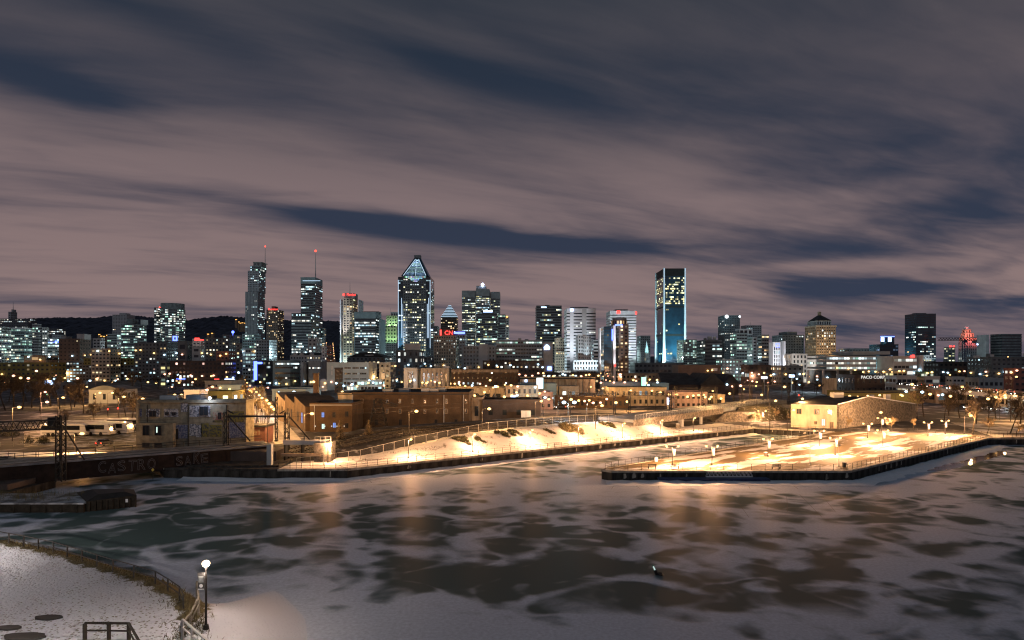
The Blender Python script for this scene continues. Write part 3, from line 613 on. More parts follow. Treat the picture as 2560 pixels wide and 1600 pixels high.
def simple(name, label, x0, x1, yt, Y, D, m, st, pent=None, sides='FLR', rot=0, clut=0, cat='building', **k):
    b = Bld(name, label, x0, x1, Y, D, cat, rot=rot); b.tier(x0, x1, yt, m=m, st=st, sides=sides, **k)
    if pent: b.penthouse(*pent)
    if clut: b.clutter(clut, yt)
    return b
RIB = lambda **k: S('ribbon', **{**dict(cw=2.6, fh=3.9, fw=.9, hh=.55, relief='conc', mg=.2, run=.6), **k})

# ---- far left group
b = simple('hillside_hospital', 'low wide hillside building with a spired central tower, far left', -20, 92, 797, 1700, 30, 'conc_dk', S(cw=4.5, fh=5, pl=.4, pal=WHT, e=1.0))
b.tier(22, 43, 780, 797, -2, 20, 'conc', S(cw=4, fh=5, pl=.3, pal=WHT)); b.tier(27, 38, 774, 780, 2, 14, 'conc', None); b.mast(33, 754, 774, .9, 8, None, 'spire'); b.fin()
b = simple('office_block', 'grey low block at the extreme left with bright lobby', -40, 28, 818, 820, 30, 'conc_lt', RIB(pl=.5, pal=GRN)); b.fin()
b = simple('office_block', 'wide green-lit glass office with pale curved roof line', 27, 80, 822, 860, 35, 'conc', RIB(pl=.6, pal=GRN, e=.9, relief='teal')); b.box('roof_edge', 'white', 26, 81, 819, 821.8, -1); b.fin()
b = simple('office_block', 'narrow green-lit office beside the wide glass one', 81, 103, 811, 900, 30, 'conc', RIB(pl=.5, pal=GRN, e=1.2)); b.fin()
b = simple('stair_tower', 'slim tower with a column of bright yellow-white windows', 105, 118, 820, 880, 20, 'conc_lt', S(cw=3, fh=3.2, fw=.7, hh=.6, pl=.95, pal=WHT, e=2.2)); b.fin()
b = simple('office_block', 'grey office with a blue roof sign beside the slim bright tower', 119, 148, 846, 870, 26, 'conc', RIB(pl=.6, pal=COOL, e=1.6)); b.strip('roof_sign', 'blue', 121, 146, 852, 856); b.fin()
b = simple('far_block', 'distant white-windowed block right of the spired tower', 118, 164, 822, 1500, 25, 'conc_dk', S(cw=4, fh=4.5, pl=.5, pal=WHT, e=1.8)); b.fin()
b = simple('far_block', 'plain grey slab behind the brown brick block', 130, 165, 838, 1200, 25, 'conc', S(pl=.12)); b.fin()
b = simple('brick_block', 'broad dark brown brick block with grey rooftop hut', 147, 228, 848, 720, 30, 'brown', S(cw=4, fh=4.2, fw=.35, hh=.4, pl=.12, pal=WRM, e=1.6)); b.tier(186, 222, 836, 848, 6, 24, 'conc_lt', None); b.tier(150, 176, 842, 848, 4, 20, 'conc', None); b.fin()
b = simple('pale_house_block', 'small whitish block right of the brown brick block', 232, 262, 847, 760, 22, 'conc_lt', S(cw=3.4, fh=3.6, pl=.2, pal=WRM)); b.fin()
b = simple('stepped_house_block', 'cream stepped low block with warm windows', 228, 302, 873, 640, 20, 'beige', S(cw=3.4, fh=3.4, pl=.3, pal=WRM)); b.fin()
b = simple('apartment_tower', 'pale concrete apartment tower standing in front of the hill', 281, 338, 787, 1600, 35, 'conc_lt', S(cw=4, fh=3.6, fw=.5, pl=.04, pal=WRM)); b.tier(296, 324, 783, 787, 4, 24, 'conc_lt', None); b.fin()
b = simple('office_block', 'low green-ribboned office left of the lit office tower', 268, 306, 836, 980, 26, 'conc', RIB(pl=.35, pal=GRN)); b.fin()
b = simple('office_tower', 'boxy office tower with green-white lit floors and dark crown', 303, 366, 812, 930, 40, 'conc_dk', RIB(pl=.7, pal=GRN, e=1.7, relief='conc_dk'))
b.tier(314, 344, 798, 811, 4, 30, 'conc_dk', None); b.tier(348, 366, 800, 811, 6, 30, 'conc', None); b.fin()
b = Bld('round_tower', 'tall rounded dark tower with bright lower floors and drum top', 381, 446, 1100, 46)
b.tier(381, 400, 769, None, 8, 40, 'bglass', RIB(pl=.5, pal=WHT, relief='conc_dk', e=1.8)); b.round_tier(388, 445, 772, None, 'bglass', RIB(pl=.62, pal=WHT + GRN, e=1.5, relief='conc_dk', cw=2.2), 22)
b.round_tier(390, 444, 757, 771.8, 'conc_dk', None, 22, 'drum_top'); l = MB(); l.ball((b.X(391), 10, b.Z(767)), 1.2, 6, 4); l.build('beacon', E['red'], b.o); b.fin()
b = Bld('spired_tower', 'slim tower with a purple-lit pointed crown', 446, 462, 1250, 16, 'building'); b.tier(446, 462, 806, None, m='conc_dk', st=RIB(pl=.3, pal=COOL)); b.tier(448.5, 459.5, 799, 806, 3, 13, 'purple_lit' if False else 'conc', None, 'lantern')
mb = MB(); c = [(b.X(449), 3), (b.X(459), 3), (b.X(459), 13), (b.X(449), 13)]; mb.hull([(x, y, b.Z(799)) for x, y in c], [(b.X(454) + .1 * (x > b.X(454)), 8 + .1 * (y > 8), b.Z(787)) for x, y in c]); mb.build('spire', M['conc'], b.o); b.strip('crown_light', 'purple', 449, 459, 800, 805); b.fin()
b = simple('hospital_block', 'dark flat block with a square blue roof sign', 396, 446, 854, 700, 26, 'conc_dk', S(cw=3.4, fh=3.6, pl=.22, pal=COOL)); b.box('sign_pylon', 'white', 427, 444, 838, 854, 2, 3); b.box('sign_face', 'blue', 430.5, 442, 840, 852, 1.8, 1.95); b.box('sign_symbol', 'white', 434, 438.5, 843, 849, 1.6, 1.75); b.fin()
b = simple('apartment_block', 'dark apartment block with scattered multicoloured windows under the boxy tower', 336, 446, 858, 640, 22, 'conc_dk', S(cw=3.6, fh=3.4, fw=.5, hh=.5, pl=.3, pal=MIX, e=1.8)); b.fin()
b = simple('windowless_block', 'black windowless block beside the blue roof sign', 444, 481, 854, 600, 26, 'conc_dk', S(cw=9, fh=9, pl=.1)); b.fin()
b = simple('grey_block', 'low grey block next to the black windowless one', 480, 513, 868, 590, 24, 'conc', S(cw=5, fh=5, pl=.08)); b.fin()
b = simple('pink_block', 'pinkish block carrying a red two-line roof sign', 481, 513, 848, 820, 24, 'pinkw', S(cw=4, pl=.05)); b.strip('roof_sign', 'redsign', 486, 498, 844.5, 847, 1); b.strip('roof_sign', 'redsign', 486, 509, 848.5, 851.5, -.5); b.fin()
b = simple('apartment_tower', 'dark residential block with a bright blue rooftop light', 513, 600, 846, 640, 26, 'conc_dk', S(cw=3.4, fh=3.2, fw=.45, hh=.5, pl=.33, pal=MIX, e=1.7)); b.tier(552, 600, 838, 846, 4, 22, 'conc_dk', S(cw=3.4, fh=3.2, pl=.3, pal=MIX)); l = MB(); l.ball((b.X(580), 2, b.Z(830)), 1.5, 8, 5); l.tube((b.X(580), 2, b.Z(838)), (b.X(580), 2, b.Z(831)), .2); l.build('roof_light', E['blue'], b.o); b.fin()
b = simple('red_brick_flats', 'reddish flats at the street corner with amber windows', 540, 590, 880, 560, 24, 'redbrick', S(cw=3.6, fh=3.3, fw=.5, pl=.3, pal=MIX, e=2)); b.fin()
b = simple('apartment_slab', 'long slab of flats with an olive upper band and rows of lit windows', 165, 400, 905, 660, 18, 'conc_dk', S(cw=3.4, fh=3.3, fw=.62, hh=.5, pl=.42, pal=WHT + COOL, e=1.8, run=.4)); b.tier(210, 400, 896.5, 912, -.5, 18, 'olive', S(cw=3.4, fh=3.3, fw=.5, hh=.5, pl=.3, pal=WHT, e=1.8)); b.clutter(5, 896, 5); b.fin()
b = simple('parking_frame', 'open two-level parking frame lit orange', 60, 146, 890, 620, 24, 'tan', S(cw=6, fh=5, fw=.85, hh=.6, pl=.5, pal=WRM, e=.5)); b.fin()
b = simple('low_flats', 'low olive-brown flats with few windows behind the park trees', -20, 165, 908, 560, 20, 'olive', S(cw=4, fh=3.6, fw=.5, pl=.14, pal=WRM, e=1.6)); b.fin()
b = simple('glass_stair_block', 'narrow block with two yellow-green lit stairwells', 399, 426, 905, 520, 16, 'conc_dk', S(cw=3.6, fh=3.2, fw=.7, hh=.7, pl=.9, pal=YEL + GRN, e=1.3)); b.fin()
b = simple('apartment_slab', 'dark slab of flats with random warm windows and shops below', 426, 590, 904, 500, 20, 'brick_d', S(cw=3.0, fh=3.0, fw=.5, hh=.55, pl=.3, pal=MIX, e=1.9)); b.strip('shop_sign', 'blue', 440, 463, 946, 948.5); b.strip('shop_sign', 'redsign', 536, 548, 947, 949); b.strip('shop_sign', 'bluew', 562, 586, 947, 949); b.fin()
b = simple('curved_white_block', 'pale glass block at the head of the lamp-lined street', 606, 640, 873, 600, 24, 'cyan', S(cw=2.2, fh=3.5, fw=.75, hh=.6, pl=.5, pal=COOL, e=1.0)); b.fin()
b = simple('street_corner_tower', 'slim dark tower at the left of the lamp-lined street', 590, 606, 860, 540, 18, 'conc_dk', S(cw=3, fh=3, fw=.6, pl=.35, pal=MIX, e=1.8)); b.fin()
# ---- the tall towers, left to right
b = Bld('stepped_granite_tower', 'tallest stepped grey tower with a brimmed crown and red-tipped antenna', 613, 664, 1250, 42)
GR = S(cw=3.0, fh=4.0, fw=.62, hh=.55, pl=.16, pal=COOL, e=1.6, run=.4)
b.tier(613, 662, 730, None, m='granite', st=GR, stR=RIB(pl=.35, relief='teal')); b.tier(618, 662.5, 677, 730, 3, 40, 'granite', GR, stR=RIB(pl=.3, relief='teal')); b.tier(623.5, 663.5, 664, 677, 5, 38, 'granite', RIB(pl=.85, pal=GRN + COOL, e=1.8, relief='teal'))
b.tier(630.5, 662, 655, 664, 7, 36, 'conc', S('pier', cw=2.5, fh=7, fw=.5, hh=.8, pl=.05, relief='conc')); b.box('crown_brim', 'conc_lt', 629.5, 667, 653.6, 655, 5, 38); b.mast(663, 612, 655, .8, 20); b.fin()
b = simple('hotel_tower', 'brown hotel tower with a red illuminated name on top', 666, 710, 775, 1150, 34, 'brown', S(cw=3.0, fh=3.4, fw=.5, hh=.5, pl=.28, pal=WRM, e=1.6, run=.2)); b.box('penthouse', 'brown', 677, 693, 765, 775, 4, 20); b.text('Sheraton', 'redsign', 670.5, 695, 775.2, -.6); b.fin()
b = simple('teal_podium', 'green-lit podium at the foot of the stepped grey tower', 606, 652, 836, 900, 30, 'teal', S(cw=3, fh=3.8, fw=.7, hh=.55, pl=.42, pal=GRN, e=1.6)); b.fin()
b = simple('grey_office', 'grey grid office in front of the brown hotel tower', 640, 692, 851, 780, 28, 'conc', S(cw=3, fh=3.6, fw=.6, hh=.5, pl=.12, pal=COOL)); b.fin()
b = simple('black_slab_tower', 'slim black office tower with a tall red-tipped mast', 752, 806, 694, 1060, 40, 'glass', RIB(pl=.26, pal=COOL, e=1.7, relief='conc_dk', top=10)); b.box('top_band', 'teal', 751.6, 806.4, 693, 709, -.45, 40.4); b.strip('top_lights', M['lit'] if False else 'strip', 757, 801, 701.5, 702.6, -.7, .2); b.mast(789, 622, 693, 1.0, 20); b.fin()
b = simple('dark_office_block', 'broad dark office block in front of the masted slab tower', 729, 798, 784, 850, 36, 'bglass', RIB(pl=.4, pal=COOL + WHT, e=1.7, relief='conc_dk', cw=2.0)); b.penthouse(750, 790, 780, 784); b.fin()
b = simple('stone_hotel', 'stone hotel with dormers in front of the broad dark block', 770, 804, 847, 640, 26, 'conc', S(cw=3, fh=3.5, fw=.5, pl=.12, pal=COOL)); b.fin()
b = simple('slim_apartment_tower', 'slim banded apartment tower right of the broad dark block', 803, 815, 821, 1100, 16, 'conc_lt', RIB(pl=.25, pal=WRM, fh=3.1)); b.fin()
b = Bld('arched_hotel_tower', 'hotel tower with arched windows, pale edges and red roof sign', 850, 901, 1040, 34)
b.tier(857.5, 894, 746, None, 0, 34, 'beige', S(cw=4.6, fh=3.9, fw=.6, hh=.6, pl=.42, pal=YEL + WRM, e=1.6, run=.3)); b.tier(859, 893, 733, 746, 4, 30, 'conc', None)
b.box('edge_fin', 'white', 850.5, 857.2, 748, None, -1.5, 34); b.box('edge_fin', 'white', 894.4, 901, 748, None, 3, 34); b.box('roof_sign_board', 'redsign', 856, 860, 733.5, 739, 2, 3.5); b.text('Marriott', 'redsign', 866, 888, 733.8 + 5, 3.4, h=4.2); b.mast(875, 703, 733, .6, 15, None); b.fin()
light('SPOT', P(846, 900, 1000), (.85, .88, 1), 5e5, None, 1, P(854, 800, 1040), 26)
b = simple('concrete_office_tower', 'square concrete office tower with white lit floors', 886, 953, 781, 900, 40, 'glass', RIB(pl=.5, pal=WHT + COOL, e=1.7, relief='conc_dk', top=9)); b.box('attic', 'teal', 885.6, 953.4, 780, 796, -.5, 40.5); b.box('corner_pier', 'teal', 885.6, 891, 796.2, None, -.5, 40.5); b.box('corner_pier', 'teal', 948, 953.4, 796.2, None, -.5, 40.5); b.penthouse(905, 950, 777, 780); b.fin()
b = Bld('floodlit_stepped_block', 'stepped stone block floodlit bright green', 955, 1000, 1150, 40)
PS = S('pier', cw=4.5, fh=5.5, fw=.5, hh=.62, pl=.06, pal=GRN, relief='beige')
b.tier(955, 1000, 856, None, 0, 40, 'conc_lt', S(cw=4, fh=4, pl=.06)); b.tier(960, 1000, 812, 856, 2, 40, 'beige', PS); b.tier(965, 1000, 789, 812, 5, 38, 'beige', PS); b.tier(974, 1000, 780, 789, 9, 34, 'white', S(cw=4, fh=4, pl=.8, pal=COOL, e=1.0)); b.mast(977, 768, 780, .4, 12, None); b.fin()
for xx, pw in ((966, 1.5e5), (978, 2.2e5), (990, 2.0e5)): light('SPOT', P(xx, 861, 1134), (.45, 1, .50), pw * .09, None, .8, P(xx, 806, 1156), 110)
for xx in (972, 988): light('SPOT', P(xx, 815, 1147), (.45, 1, .52), 1.0e4, None, .8, P(xx, 792, 1157), 120)
# tower with the glass gable
b = Bld('gabled_glass_tower', 'tallest central tower with a blue-lit pointed glass top', 995, 1076, 1030, 52, fit=False)
DW = S(cw=3.6, fh=4.1, fw=.62, hh=.5, pl=.42, pal=YEL + WHT, e=1.6, run=.25, floors=lambda f, r: (.75 if f < .18 else .45 if f < .72 else (.8 if .72 < f < .8 else .3)) * r.choice((.3, 1, 1, 1.3)))
b.tier(1008, 1066, 690, None, -3.0, 50, 'conc_dk', DW, sides='F', roof=False); b.tier(995, 1076, 692, None, 0, 52, 'bglass', S(cw=3.6, fh=4.1, pl=.10, pal=COOL, fw=.8), roof=False)
zs, zt = b.Z(689.8), b.Z(640); mb = MB(); mb.hull([(b.X(1002), 2, zs), (b.X(1071), 2, zs), (b.X(1071), 50, zs), (b.X(1002), 50, zs)], [(b.X(1030), 22, zt), (b.X(1047), 22, zt), (b.X(1047), 30, zt), (b.X(1030), 30, zt)]); mb.build('pyramid_roof', M['bglass'], b.o); b.box('roof_cap', 'conc_dk', 1030.5, 1046.5, 632, 640.2, 21, 31)
rg = random.Random(4); gl = MB(); dkm = MB()
def rf(y): t = (689.8 - y) / (689.8 - 640); return 1002 + 28 * t, 1071 - 24 * t, 2 + 20 * t
for y in [645 + 3.4 * i for i in range(13)]:
    xa, xb, dpt = rf(y + 1.1); xa += 8; xb -= 8
    n_ = max(2, int((xb - xa) / 3.4)); c0 = rg.choice([(.5, .8, 1), (.35, .6, .95), (.55, .95, .95)]); k0 = 1.6 if y < 660 else .45
    for i in range(n_):
        if abs((i + .5) / n_ - .5) < .04: continue
        x_a, x_b = xa + (xb - xa) * i / n_, xa + (xb - xa) * (i + .93) / n_; k = k0 * rg.uniform(.4, 1.4); d1, d2 = rf(y + 2.0)[2], rf(y)[2]
        gl.face([(b.X(x_a), d1 - .25, b.Z(y + 2.0)), (b.X(x_b), d1 - .25, b.Z(y + 2.0)), (b.X(x_b), d2 - .25, b.Z(y)), (b.X(x_a), d2 - .25, b.Z(y))], tuple(v * k for v in c0))
for y, wv in ((692, 24), (695.5, 18), (699, 10), (702.5, 6)):
    for i in range(-6, 7):
        x_a = 1037 + i * 4
        if abs(i * 4) <= wv: gl.face([(b.X(x_a), -3.3, b.Z(y + 2.2)), (b.X(x_a + 3.4), -3.3, b.Z(y + 2.2)), (b.X(x_a + 3.4), -3.3, b.Z(y)), (b.X(x_a), -3.3, b.Z(y))], tuple(v * rg.uniform(.4, 1.3) for v in (.5, .8, 1)))
gl.build('gable_glazing', M['lit'], b.o, kind='stuff')
gs = MB()
for a_, c_ in (((1008, 688), (1034, 643)), ((1064, 688), (1042, 643)), ((1037.5, 704), (1037.5, 644))):
    p0 = Vector((b.X(a_[0]), (rf(min(a_[1], 689))[2] if a_[1] < 690 else -3) - .5, b.Z(a_[1]))); p1 = Vector((b.X(c_[0]), rf(c_[1])[2] - .5, b.Z(c_[1]))); gs = MB(); gs.tube(p0, p1, .38, n=4); gs.build('gable_light_line', E['strip'], b.o)
for xa, yb_ in ((1003.5, 845), (1006.8, 845), (1067.8, 845), (1071.2, 845)): b.strip('corner_light_line', 'strip', xa, xa + 1.0, 745 if xa < 1005 or xa > 1070 else 760, yb_, -.5, .4)
b.strip('corner_light_line', 'strip', 995.2, 996.2, 700, 870, -.5, .4); b.strip('corner_light_line', 'strip', 1074.8, 1075.8, 700, 870, -.5, .4); b.fin()
light('SPOT', P(990, 905, 1010), (.7, .85, 1), 8e5, None, 1, P(1000, 830, 1032), 30)
b = Bld('pyramid_topped_tower', 'slim tower with an outlined stepped pyramid top', 1102, 1145, 1350, 34); b.tier(1102, 1145, 795, None, m='brown', st=RIB(pl=.22, pal=WRM, relief='brown'))
for i in range(8):
    y1 = 794 - i * 4; w = 21 * (1 - i / 8.4); b.box('pyramid_step', 'teal', 1123 - w, 1123 + w, y1 - 3.9, y1, 17 - 15 * w / 21, 17 + 15 * w / 21); b.strip('step_light_line', 'strip', 1123 - w, 1123 + w, y1 - 3.9, y1 - 3.0, 17 - 15 * w / 21 - .5, .3)
b.fin()
b = simple('dark_small_tower', 'small dark violet tower with a blue light beside the central tower', 1077, 1098, 816, 980, 24, 'conc_dk', S(pl=.08, pal=COOL)); b.strip('wall_light', 'bluew', 1077, 1082, 823, 826); b.fin()
b = simple('railway_office', 'brown-grey gridded office with a red-lit rooftop letter sign', 1084, 1146, 840, 720, 34, 'beige', S(cw=2.7, fh=3.6, fw=.5, hh=.5, pl=.3, pal=WHT, e=1.2, run=.4)); b.box('sign_board', M['brown'], 1098, 1134, 821, 839, 4, 4.6); b.text('CN', 'redsign', 1111, 1131, 836.5, 3.5, .4); b.box('sign_glow_tube', 'redsign', 1099, 1103, 824, 838, 3.6, 3.9); b.box('sign_lamp', 'redsign', 1098, 1134, 838.4, 839.4, 3.0, 3.5)
b.tier(1146, 1166, 836, None, 8, 34, 'conc', S(cw=2.7, fh=3.6, pl=.2, pal=COOL)); b.strip('blue_sign', 'blue', 1133, 1161, 829, 834, 7.5); b.fin()
b = Bld('cross_plan_tower', 'broad cross-shaped office tower with a beacon on its roof', 1153, 1250, 1325, 80)
PV = RIB(pl=.55, pal=COOL + WHT + YEL, e=1.5, relief='conc', cw=3, top=14)
for a_, c_, t_, y_ in ((1153, 1190, 724, 22), (1190, 1226, 723, 0), (1226, 1250, 727, 22)): b.tier(a_, c_, t_, None, y_, 70, 'conc_dk', PV, roof=False); b.box('attic', 'conc', a_ - .4, c_ + .4, t_ - .5, t_ + 16, y_ - .6, 70.6)
b.box('penthouse', 'conc', 1190, 1216, 713, 723, 10, 50); l = MB(); l.ball((b.X(1206), 8, b.Z(710)), 3.2, 10, 6); l.tube((b.X(1206), 8, b.Z(716)), (b.X(1206), 8, b.Z(711)), .5); l.build('beacon', emi('beacon_white', (.6, .7, 1), 12), b.o); b.mast(1203, 698, 712, .3, 20, None); b.fin()
b = simple('green_lit_office', 'dark office block with green-lit floors and a blue sign', 1191, 1245, 784, 1000, 40, 'glass', RIB(pl=.42, pal=GRN + YEL, e=1.5, relief='conc_dk')); b.strip('roof_sign', 'bluew', 1208, 1231, 775.5, 780, 4, .4); b.box('roof_screen', 'conc_dk', 1204, 1235, 779.8, 784, 4.5, 30); b.tier(1245.3, 1264, 787, None, 3, 38, 'glass', RIB(pl=.35, pal=GRN, relief='conc_dk')); b.fin()
b = simple('thin_lit_tower', 'thin tower with a warm-lit pointed corner', 1264.6, 1273, 794, 1020, 14, 'conc', S(cw=2.5, fh=4, pl=.25, pal=WRM)); b.strip('corner_lamp', 'orange', 1265, 1270, 790, 795, 0, 2); b.fin()
b = simple('dark_green_tower', 'dark office tower with greenish lit floors and small white sign', 1339, 1404, 765, 950, 40, 'glass', RIB(pl=.3, pal=COOL + YEL, e=1.5, relief='conc_dk')); b.strip('roof_sign', 'bluew', 1353, 1366, 766.5, 769.5); b.strip('red_lit_bay', 'redsign', 1351, 1358, 789, 791); b.penthouse(1362, 1375, 761, 765); b.fin()
W2 = RIB(pl=.26, pal=WHT + COOL, e=1.0, relief='white', hh=.42)
b = simple('white_banded_tower', 'white banded tower with a blue oval sign', 1411, 1489, 772, 760, 36, 'glass', W2); b.box('blank_pier', 'white', 1424, 1434, 773, None, -.9, 4); b.box('blank_pier', 'conc_lt', 1454, 1466, 773, None, -.9, 4); b.penthouse(1425, 1473, 766, 772, 'conc_dk'); b.box('attic', 'white', 1410.6, 1489.4, 771, 780, -.6, 36.6)
o = MB(); o.tube((b.X(1429.5), -1.4, b.Z(775)), (b.X(1429.5), -1.0, b.Z(775)), 2.2, n=14); o.build('oval_sign', E['bluew'], b.o); b.fin()
b = simple('white_banded_tower', 'white banded tower with red roof signs', 1516, 1590, 778, 900, 36, 'glass', RIB(pl=.2, pal=WHT + COOL, e=1.0, relief='white', hh=.42)); b.box('attic', 'white', 1515.6, 1590.4, 777, 786, -.6, 36.6); b.penthouse(1536, 1573, 772, 777, 'conc_dk'); b.strip('roof_sign', 'redsign', 1542, 1550, 776.5, 784.5, -1.2, .4); b.strip('roof_sign', 'redsign', 1588, 1592, 779, 786, -1.2, .4); b.fin()
for x_, Y_ in ((1440, 735), (1478, 735), (1555, 870), (1580, 872)): light('SPOT', P(x_, 925, Y_ - 25), (.86, .92, 1), 1.3e5, None, 1, P(x_, 820, Y_ + 25), 75)
b = Bld('curved_white_office', 'curved white gridded office with a low colonnade', 1432, 1497, 690, 30); WG = S(cw=2.4, fh=3.6, fw=.5, hh=.6, pl=.12, pal=COOL, e=1.0)
b.tier(1440, 1466, 838, None, 3, 28, 'white', WG); b.round_tier(1454, 1480, 840, None, 'white', WG, 16, dep=8); b.tier(1480, 1497, 850, None, 6, 28, 'glass', RIB(pl=.2, relief='white')); b.tier(1432, 1496, 902, None, -6, 2.5, 'white', S('pier', cw=3, fh=5, fw=.6, hh=.7, pl=.3, pal=COOL, e=.9, relief='white'), part='colonnade'); b.fin()
for x_ in (1440, 1456, 1474, 1490): light('SPOT', P(x_, 925, 672), (.75, .92, 1), 1.0e4, None, .6, P(x_, 890, 686), 110)
b = simple('beige_office', 'beige concrete office left of the white banded tower', 1386, 1412, 846, 800, 26, 'beige', S(cw=2.6, fh=3.5, fw=.5, pl=.22, pal=WRM)); b.tier(1388, 1411, 880, None, -8, -.1, 'beige', S(cw=2.6, fh=3.4, pl=.3, pal=WRM)); b.fin()
b = Bld('twin_shaft_hotel', 'dark twin-shaft hotel with white-lit edges and an orange-lit round top', 1495, 1575, 620, 26)
b.tier(1502, 1529, 818, None, 0, 22, 'bglass', S(cw=2.2, fh=3.2, fw=.8, hh=.7, pl=.06, pal=WRM, e=1.3)); b.box('lit_edge', 'white', 1495.5, 1501.6, 820, None, -1.2, 10)
b.tier(1539, 1572, 812, None, 1, 24, 'brown', S(cw=2.9, fh=3.3, fw=.5, hh=.55, pl=.24, pal=WRM, e=1.6)); b.box('lit_edge', 'white', 1529.2, 1538.6, 814, None, -1.2, 10); b.round_tier(1532, 1572, 799, 812, 'brown', S(cw=2.2, fh=4.5, fw=.85, hh=.7, pl=.7, pal=[(1, .6, .28), (1, .75, .45)], e=1.1), 18, 'restaurant_drum', 9); b.round_tier(1534, 1570, 793, 798.8, 'conc_dk', None, 18, 'drum_cap', 8.5)
b.strip('blue_sign', 'blue', 1537, 1555, 811, 814.5, -2.2, .4); b.strip('vertical_sign', 'blue', 1528.6, 1531.6, 823, 851, -1.8, .4); b.strip('small_red_sign', 'redsign', 1535, 1539, 911, 916, -2, .4); b.fin()
for x_ in (1498, 1533): light('SPOT', P(x_, 927, 606), (.92, .93, 1), 2.2e4, None, .5, P(x_, 880, 620), 60); light('SPOT', P(x_, 925, 592), (.92, .93, 1), 1.2e5, None, .5, P(x_, 840, 622), 26)
# the bluish tower with lit corner columns
b = Bld('corner_column_tower', 'tall blue-black tower with bright corner columns and yellow upper floors', 1660, 1712, 1090, 60, fit=False)
BF = S(cw=2.6, fh=3.7, fw=.93, hh=.72, pl=.1, pal=YEL, e=1.7, run=.15, dark='bglass', floors=lambda f, r: (.38 * r.choice((.7, 1, 1, 1.2)) if .66 < f < .93 else (.25 if .17 < f < .19 else .015)))
b.tier(1660, 1712, 672, None, m='bglass', st=BF, roof=False); b.box('dark_band', 'black', 1659.8, 1712.2, 765, 769, -.2, 60.2); b.box('dark_band', 'black', 1659.8, 1712.2, 835, 840, -.2, 60.2); b.box('dark_band', 'black', 1659.6, 1712.3, 671, 690, -.25, 60.3)
for xc, yy in ((1660, 0), (1712.5, 0), (1660, 60)):
    mb = MB(); x = b.X(xc); f = 1.0 if yy == 0 else 1.0
    for za, zb_, wa, wb in ((0, .35, 2.7, 1.6), (.35, 1.0, 1.6, 1.4)):
        hgt = b.Z(670); mb.hull([(x - wa, yy - wa, hgt * za), (x + wa, yy - wa, hgt * za), (x + wa, yy + wa, hgt * za), (x - wa, yy + wa, hgt * za)], [(x - wb, yy - wb, hgt * zb_), (x + wb, yy - wb, hgt * zb_), (x + wb, yy + wb, hgt * zb_), (x - wb, yy + wb, hgt * zb_)])
    mb.build('corner_column', M['white'], b.o); sx = b.cx + x
    sm = MB(); sm.tube((x, yy - 1.66 if yy == 0 else yy, 20), (x, yy - 1.52 if yy == 0 else yy, b.Z(671)), .32 if yy == 0 else .01, n=4); 
    if yy == 0: sm.build('column_light_line', E['strip'], b.o)
b.fin()
for xc in (1657, 1716): light('SPOT', P(xc, 925, 1060), (.40, .86, 1), 6e5, None, 1, P(xc + 2, 860, 1090), 75)
light('SPOT', P(1690, 925, 1050), (.12, .75, .82), 1.0e5, None, 1, P(1688, 840, 1090), 60); light('SPOT', P(1628, 925, 1105), (.45, .86, 1), 4e5, None, 1, P(1637, 850, 1140), 70)
mb = MB(); l = light('POINT', P(1661, 914, 1070), (.5, .9, 1), 5e4, None, .5); q = P(1661, 914, 1075); fl_ = empty('floodlight', (q.x, q.y, q.z), 'brilliant white floodlight at the foot of the corner-column tower', 'floodlight'); mb.tube((0, 0, -q.z + GZ), (0, 0, -1), .3); mb.build('pole', M['steel'], fl_); mb = MB(); mb.ball((0, 0, 0), 1.5, 10, 6); mb.build('lens', E['cool'], fl_)
b = simple('dark_pier_block', 'dark block with a lit strip between the hotel and corner-column tower', 1592, 1626, 840, 1000, 30, 'conc_dk', S(cw=3, pl=.04, pal=COOL, floors=lambda f, r: .8 if .28 < f < .32 else .05)); b.fin()
b = Bld('church', 'small church with a teal-lit pointed spire', 1611, 1624, 900, 12, 'church'); b.tier(1612, 1623, 880, None, m='conc', st=S(cw=3, fh=6, fw=.4, hh=.6, pl=.3, pal=WRM)); mb = MB(); c = [(b.X(1613.5), 0), (b.X(1621.5), 0), (b.X(1621.5), 5), (b.X(1613.5), 5)]; mb.hull([(x, y, b.Z(880)) for x, y in c], [(b.X(1617.5) + .05 * (x > 0), 2.5 + .05 * (y > 2), b.Z(851)) for x, y in c]); mb.build('spire', M['cyan'], b.o); b.fin(); light('SPOT', P(1614, 884, 888), (.4, 1, .95), 2e4, None, .5, P(1617.5, 868, 902), 60)
# ---- right of the centre
b = simple('sparkling_glass_block', 'glass block glittering green-white beside the corner-column tower', 1692, 1742, 850, 760, 30, 'teal', S(cw=2.0, fh=2.4, fw=.8, hh=.6, pl=.7, pal=GRN, e=.8, run=.2)); b.fin()
b = simple('dark_banded_block', 'dark block with a few bright ribbons and rooftop plant', 1742, 1805, 851, 740, 34, 'glass', RIB(pl=.3, pal=COOL + WHT, e=1.4, relief='conc_dk')); b.clutter(6, 851, 6); b.fin()
b = simple('grey_sign_tower', 'plain grey tower with a bright round white sign near the top', 1795, 1850, 789, 1150, 36, 'conc_dk', S(cw=3, fh=3.9, fw=.5, pl=.06, pal=WHT, floors=lambda f, r: .85 if .66 < f < .72 else .07))
for x_ in (1816.5, 1849): o = MB(); o.tube((b.X(x_), -1, b.Z(791.5)), (b.X(x_), -.3, b.Z(791.5)), 3.3 if x_ < 1840 else 1.9, n=8); o.build('round_sign', E['white'], b.o)
b.fin()
b = simple('far_pale_tower', 'pale tower with a flagpole behind the green-lit office', 1852, 1904, 814, 1300, 30, 'conc', S(cw=4, fh=4, pl=.1, pal=COOL)); b.mast(1876, 803, 814, .4, 8, None, 'flagpole'); b.fin()
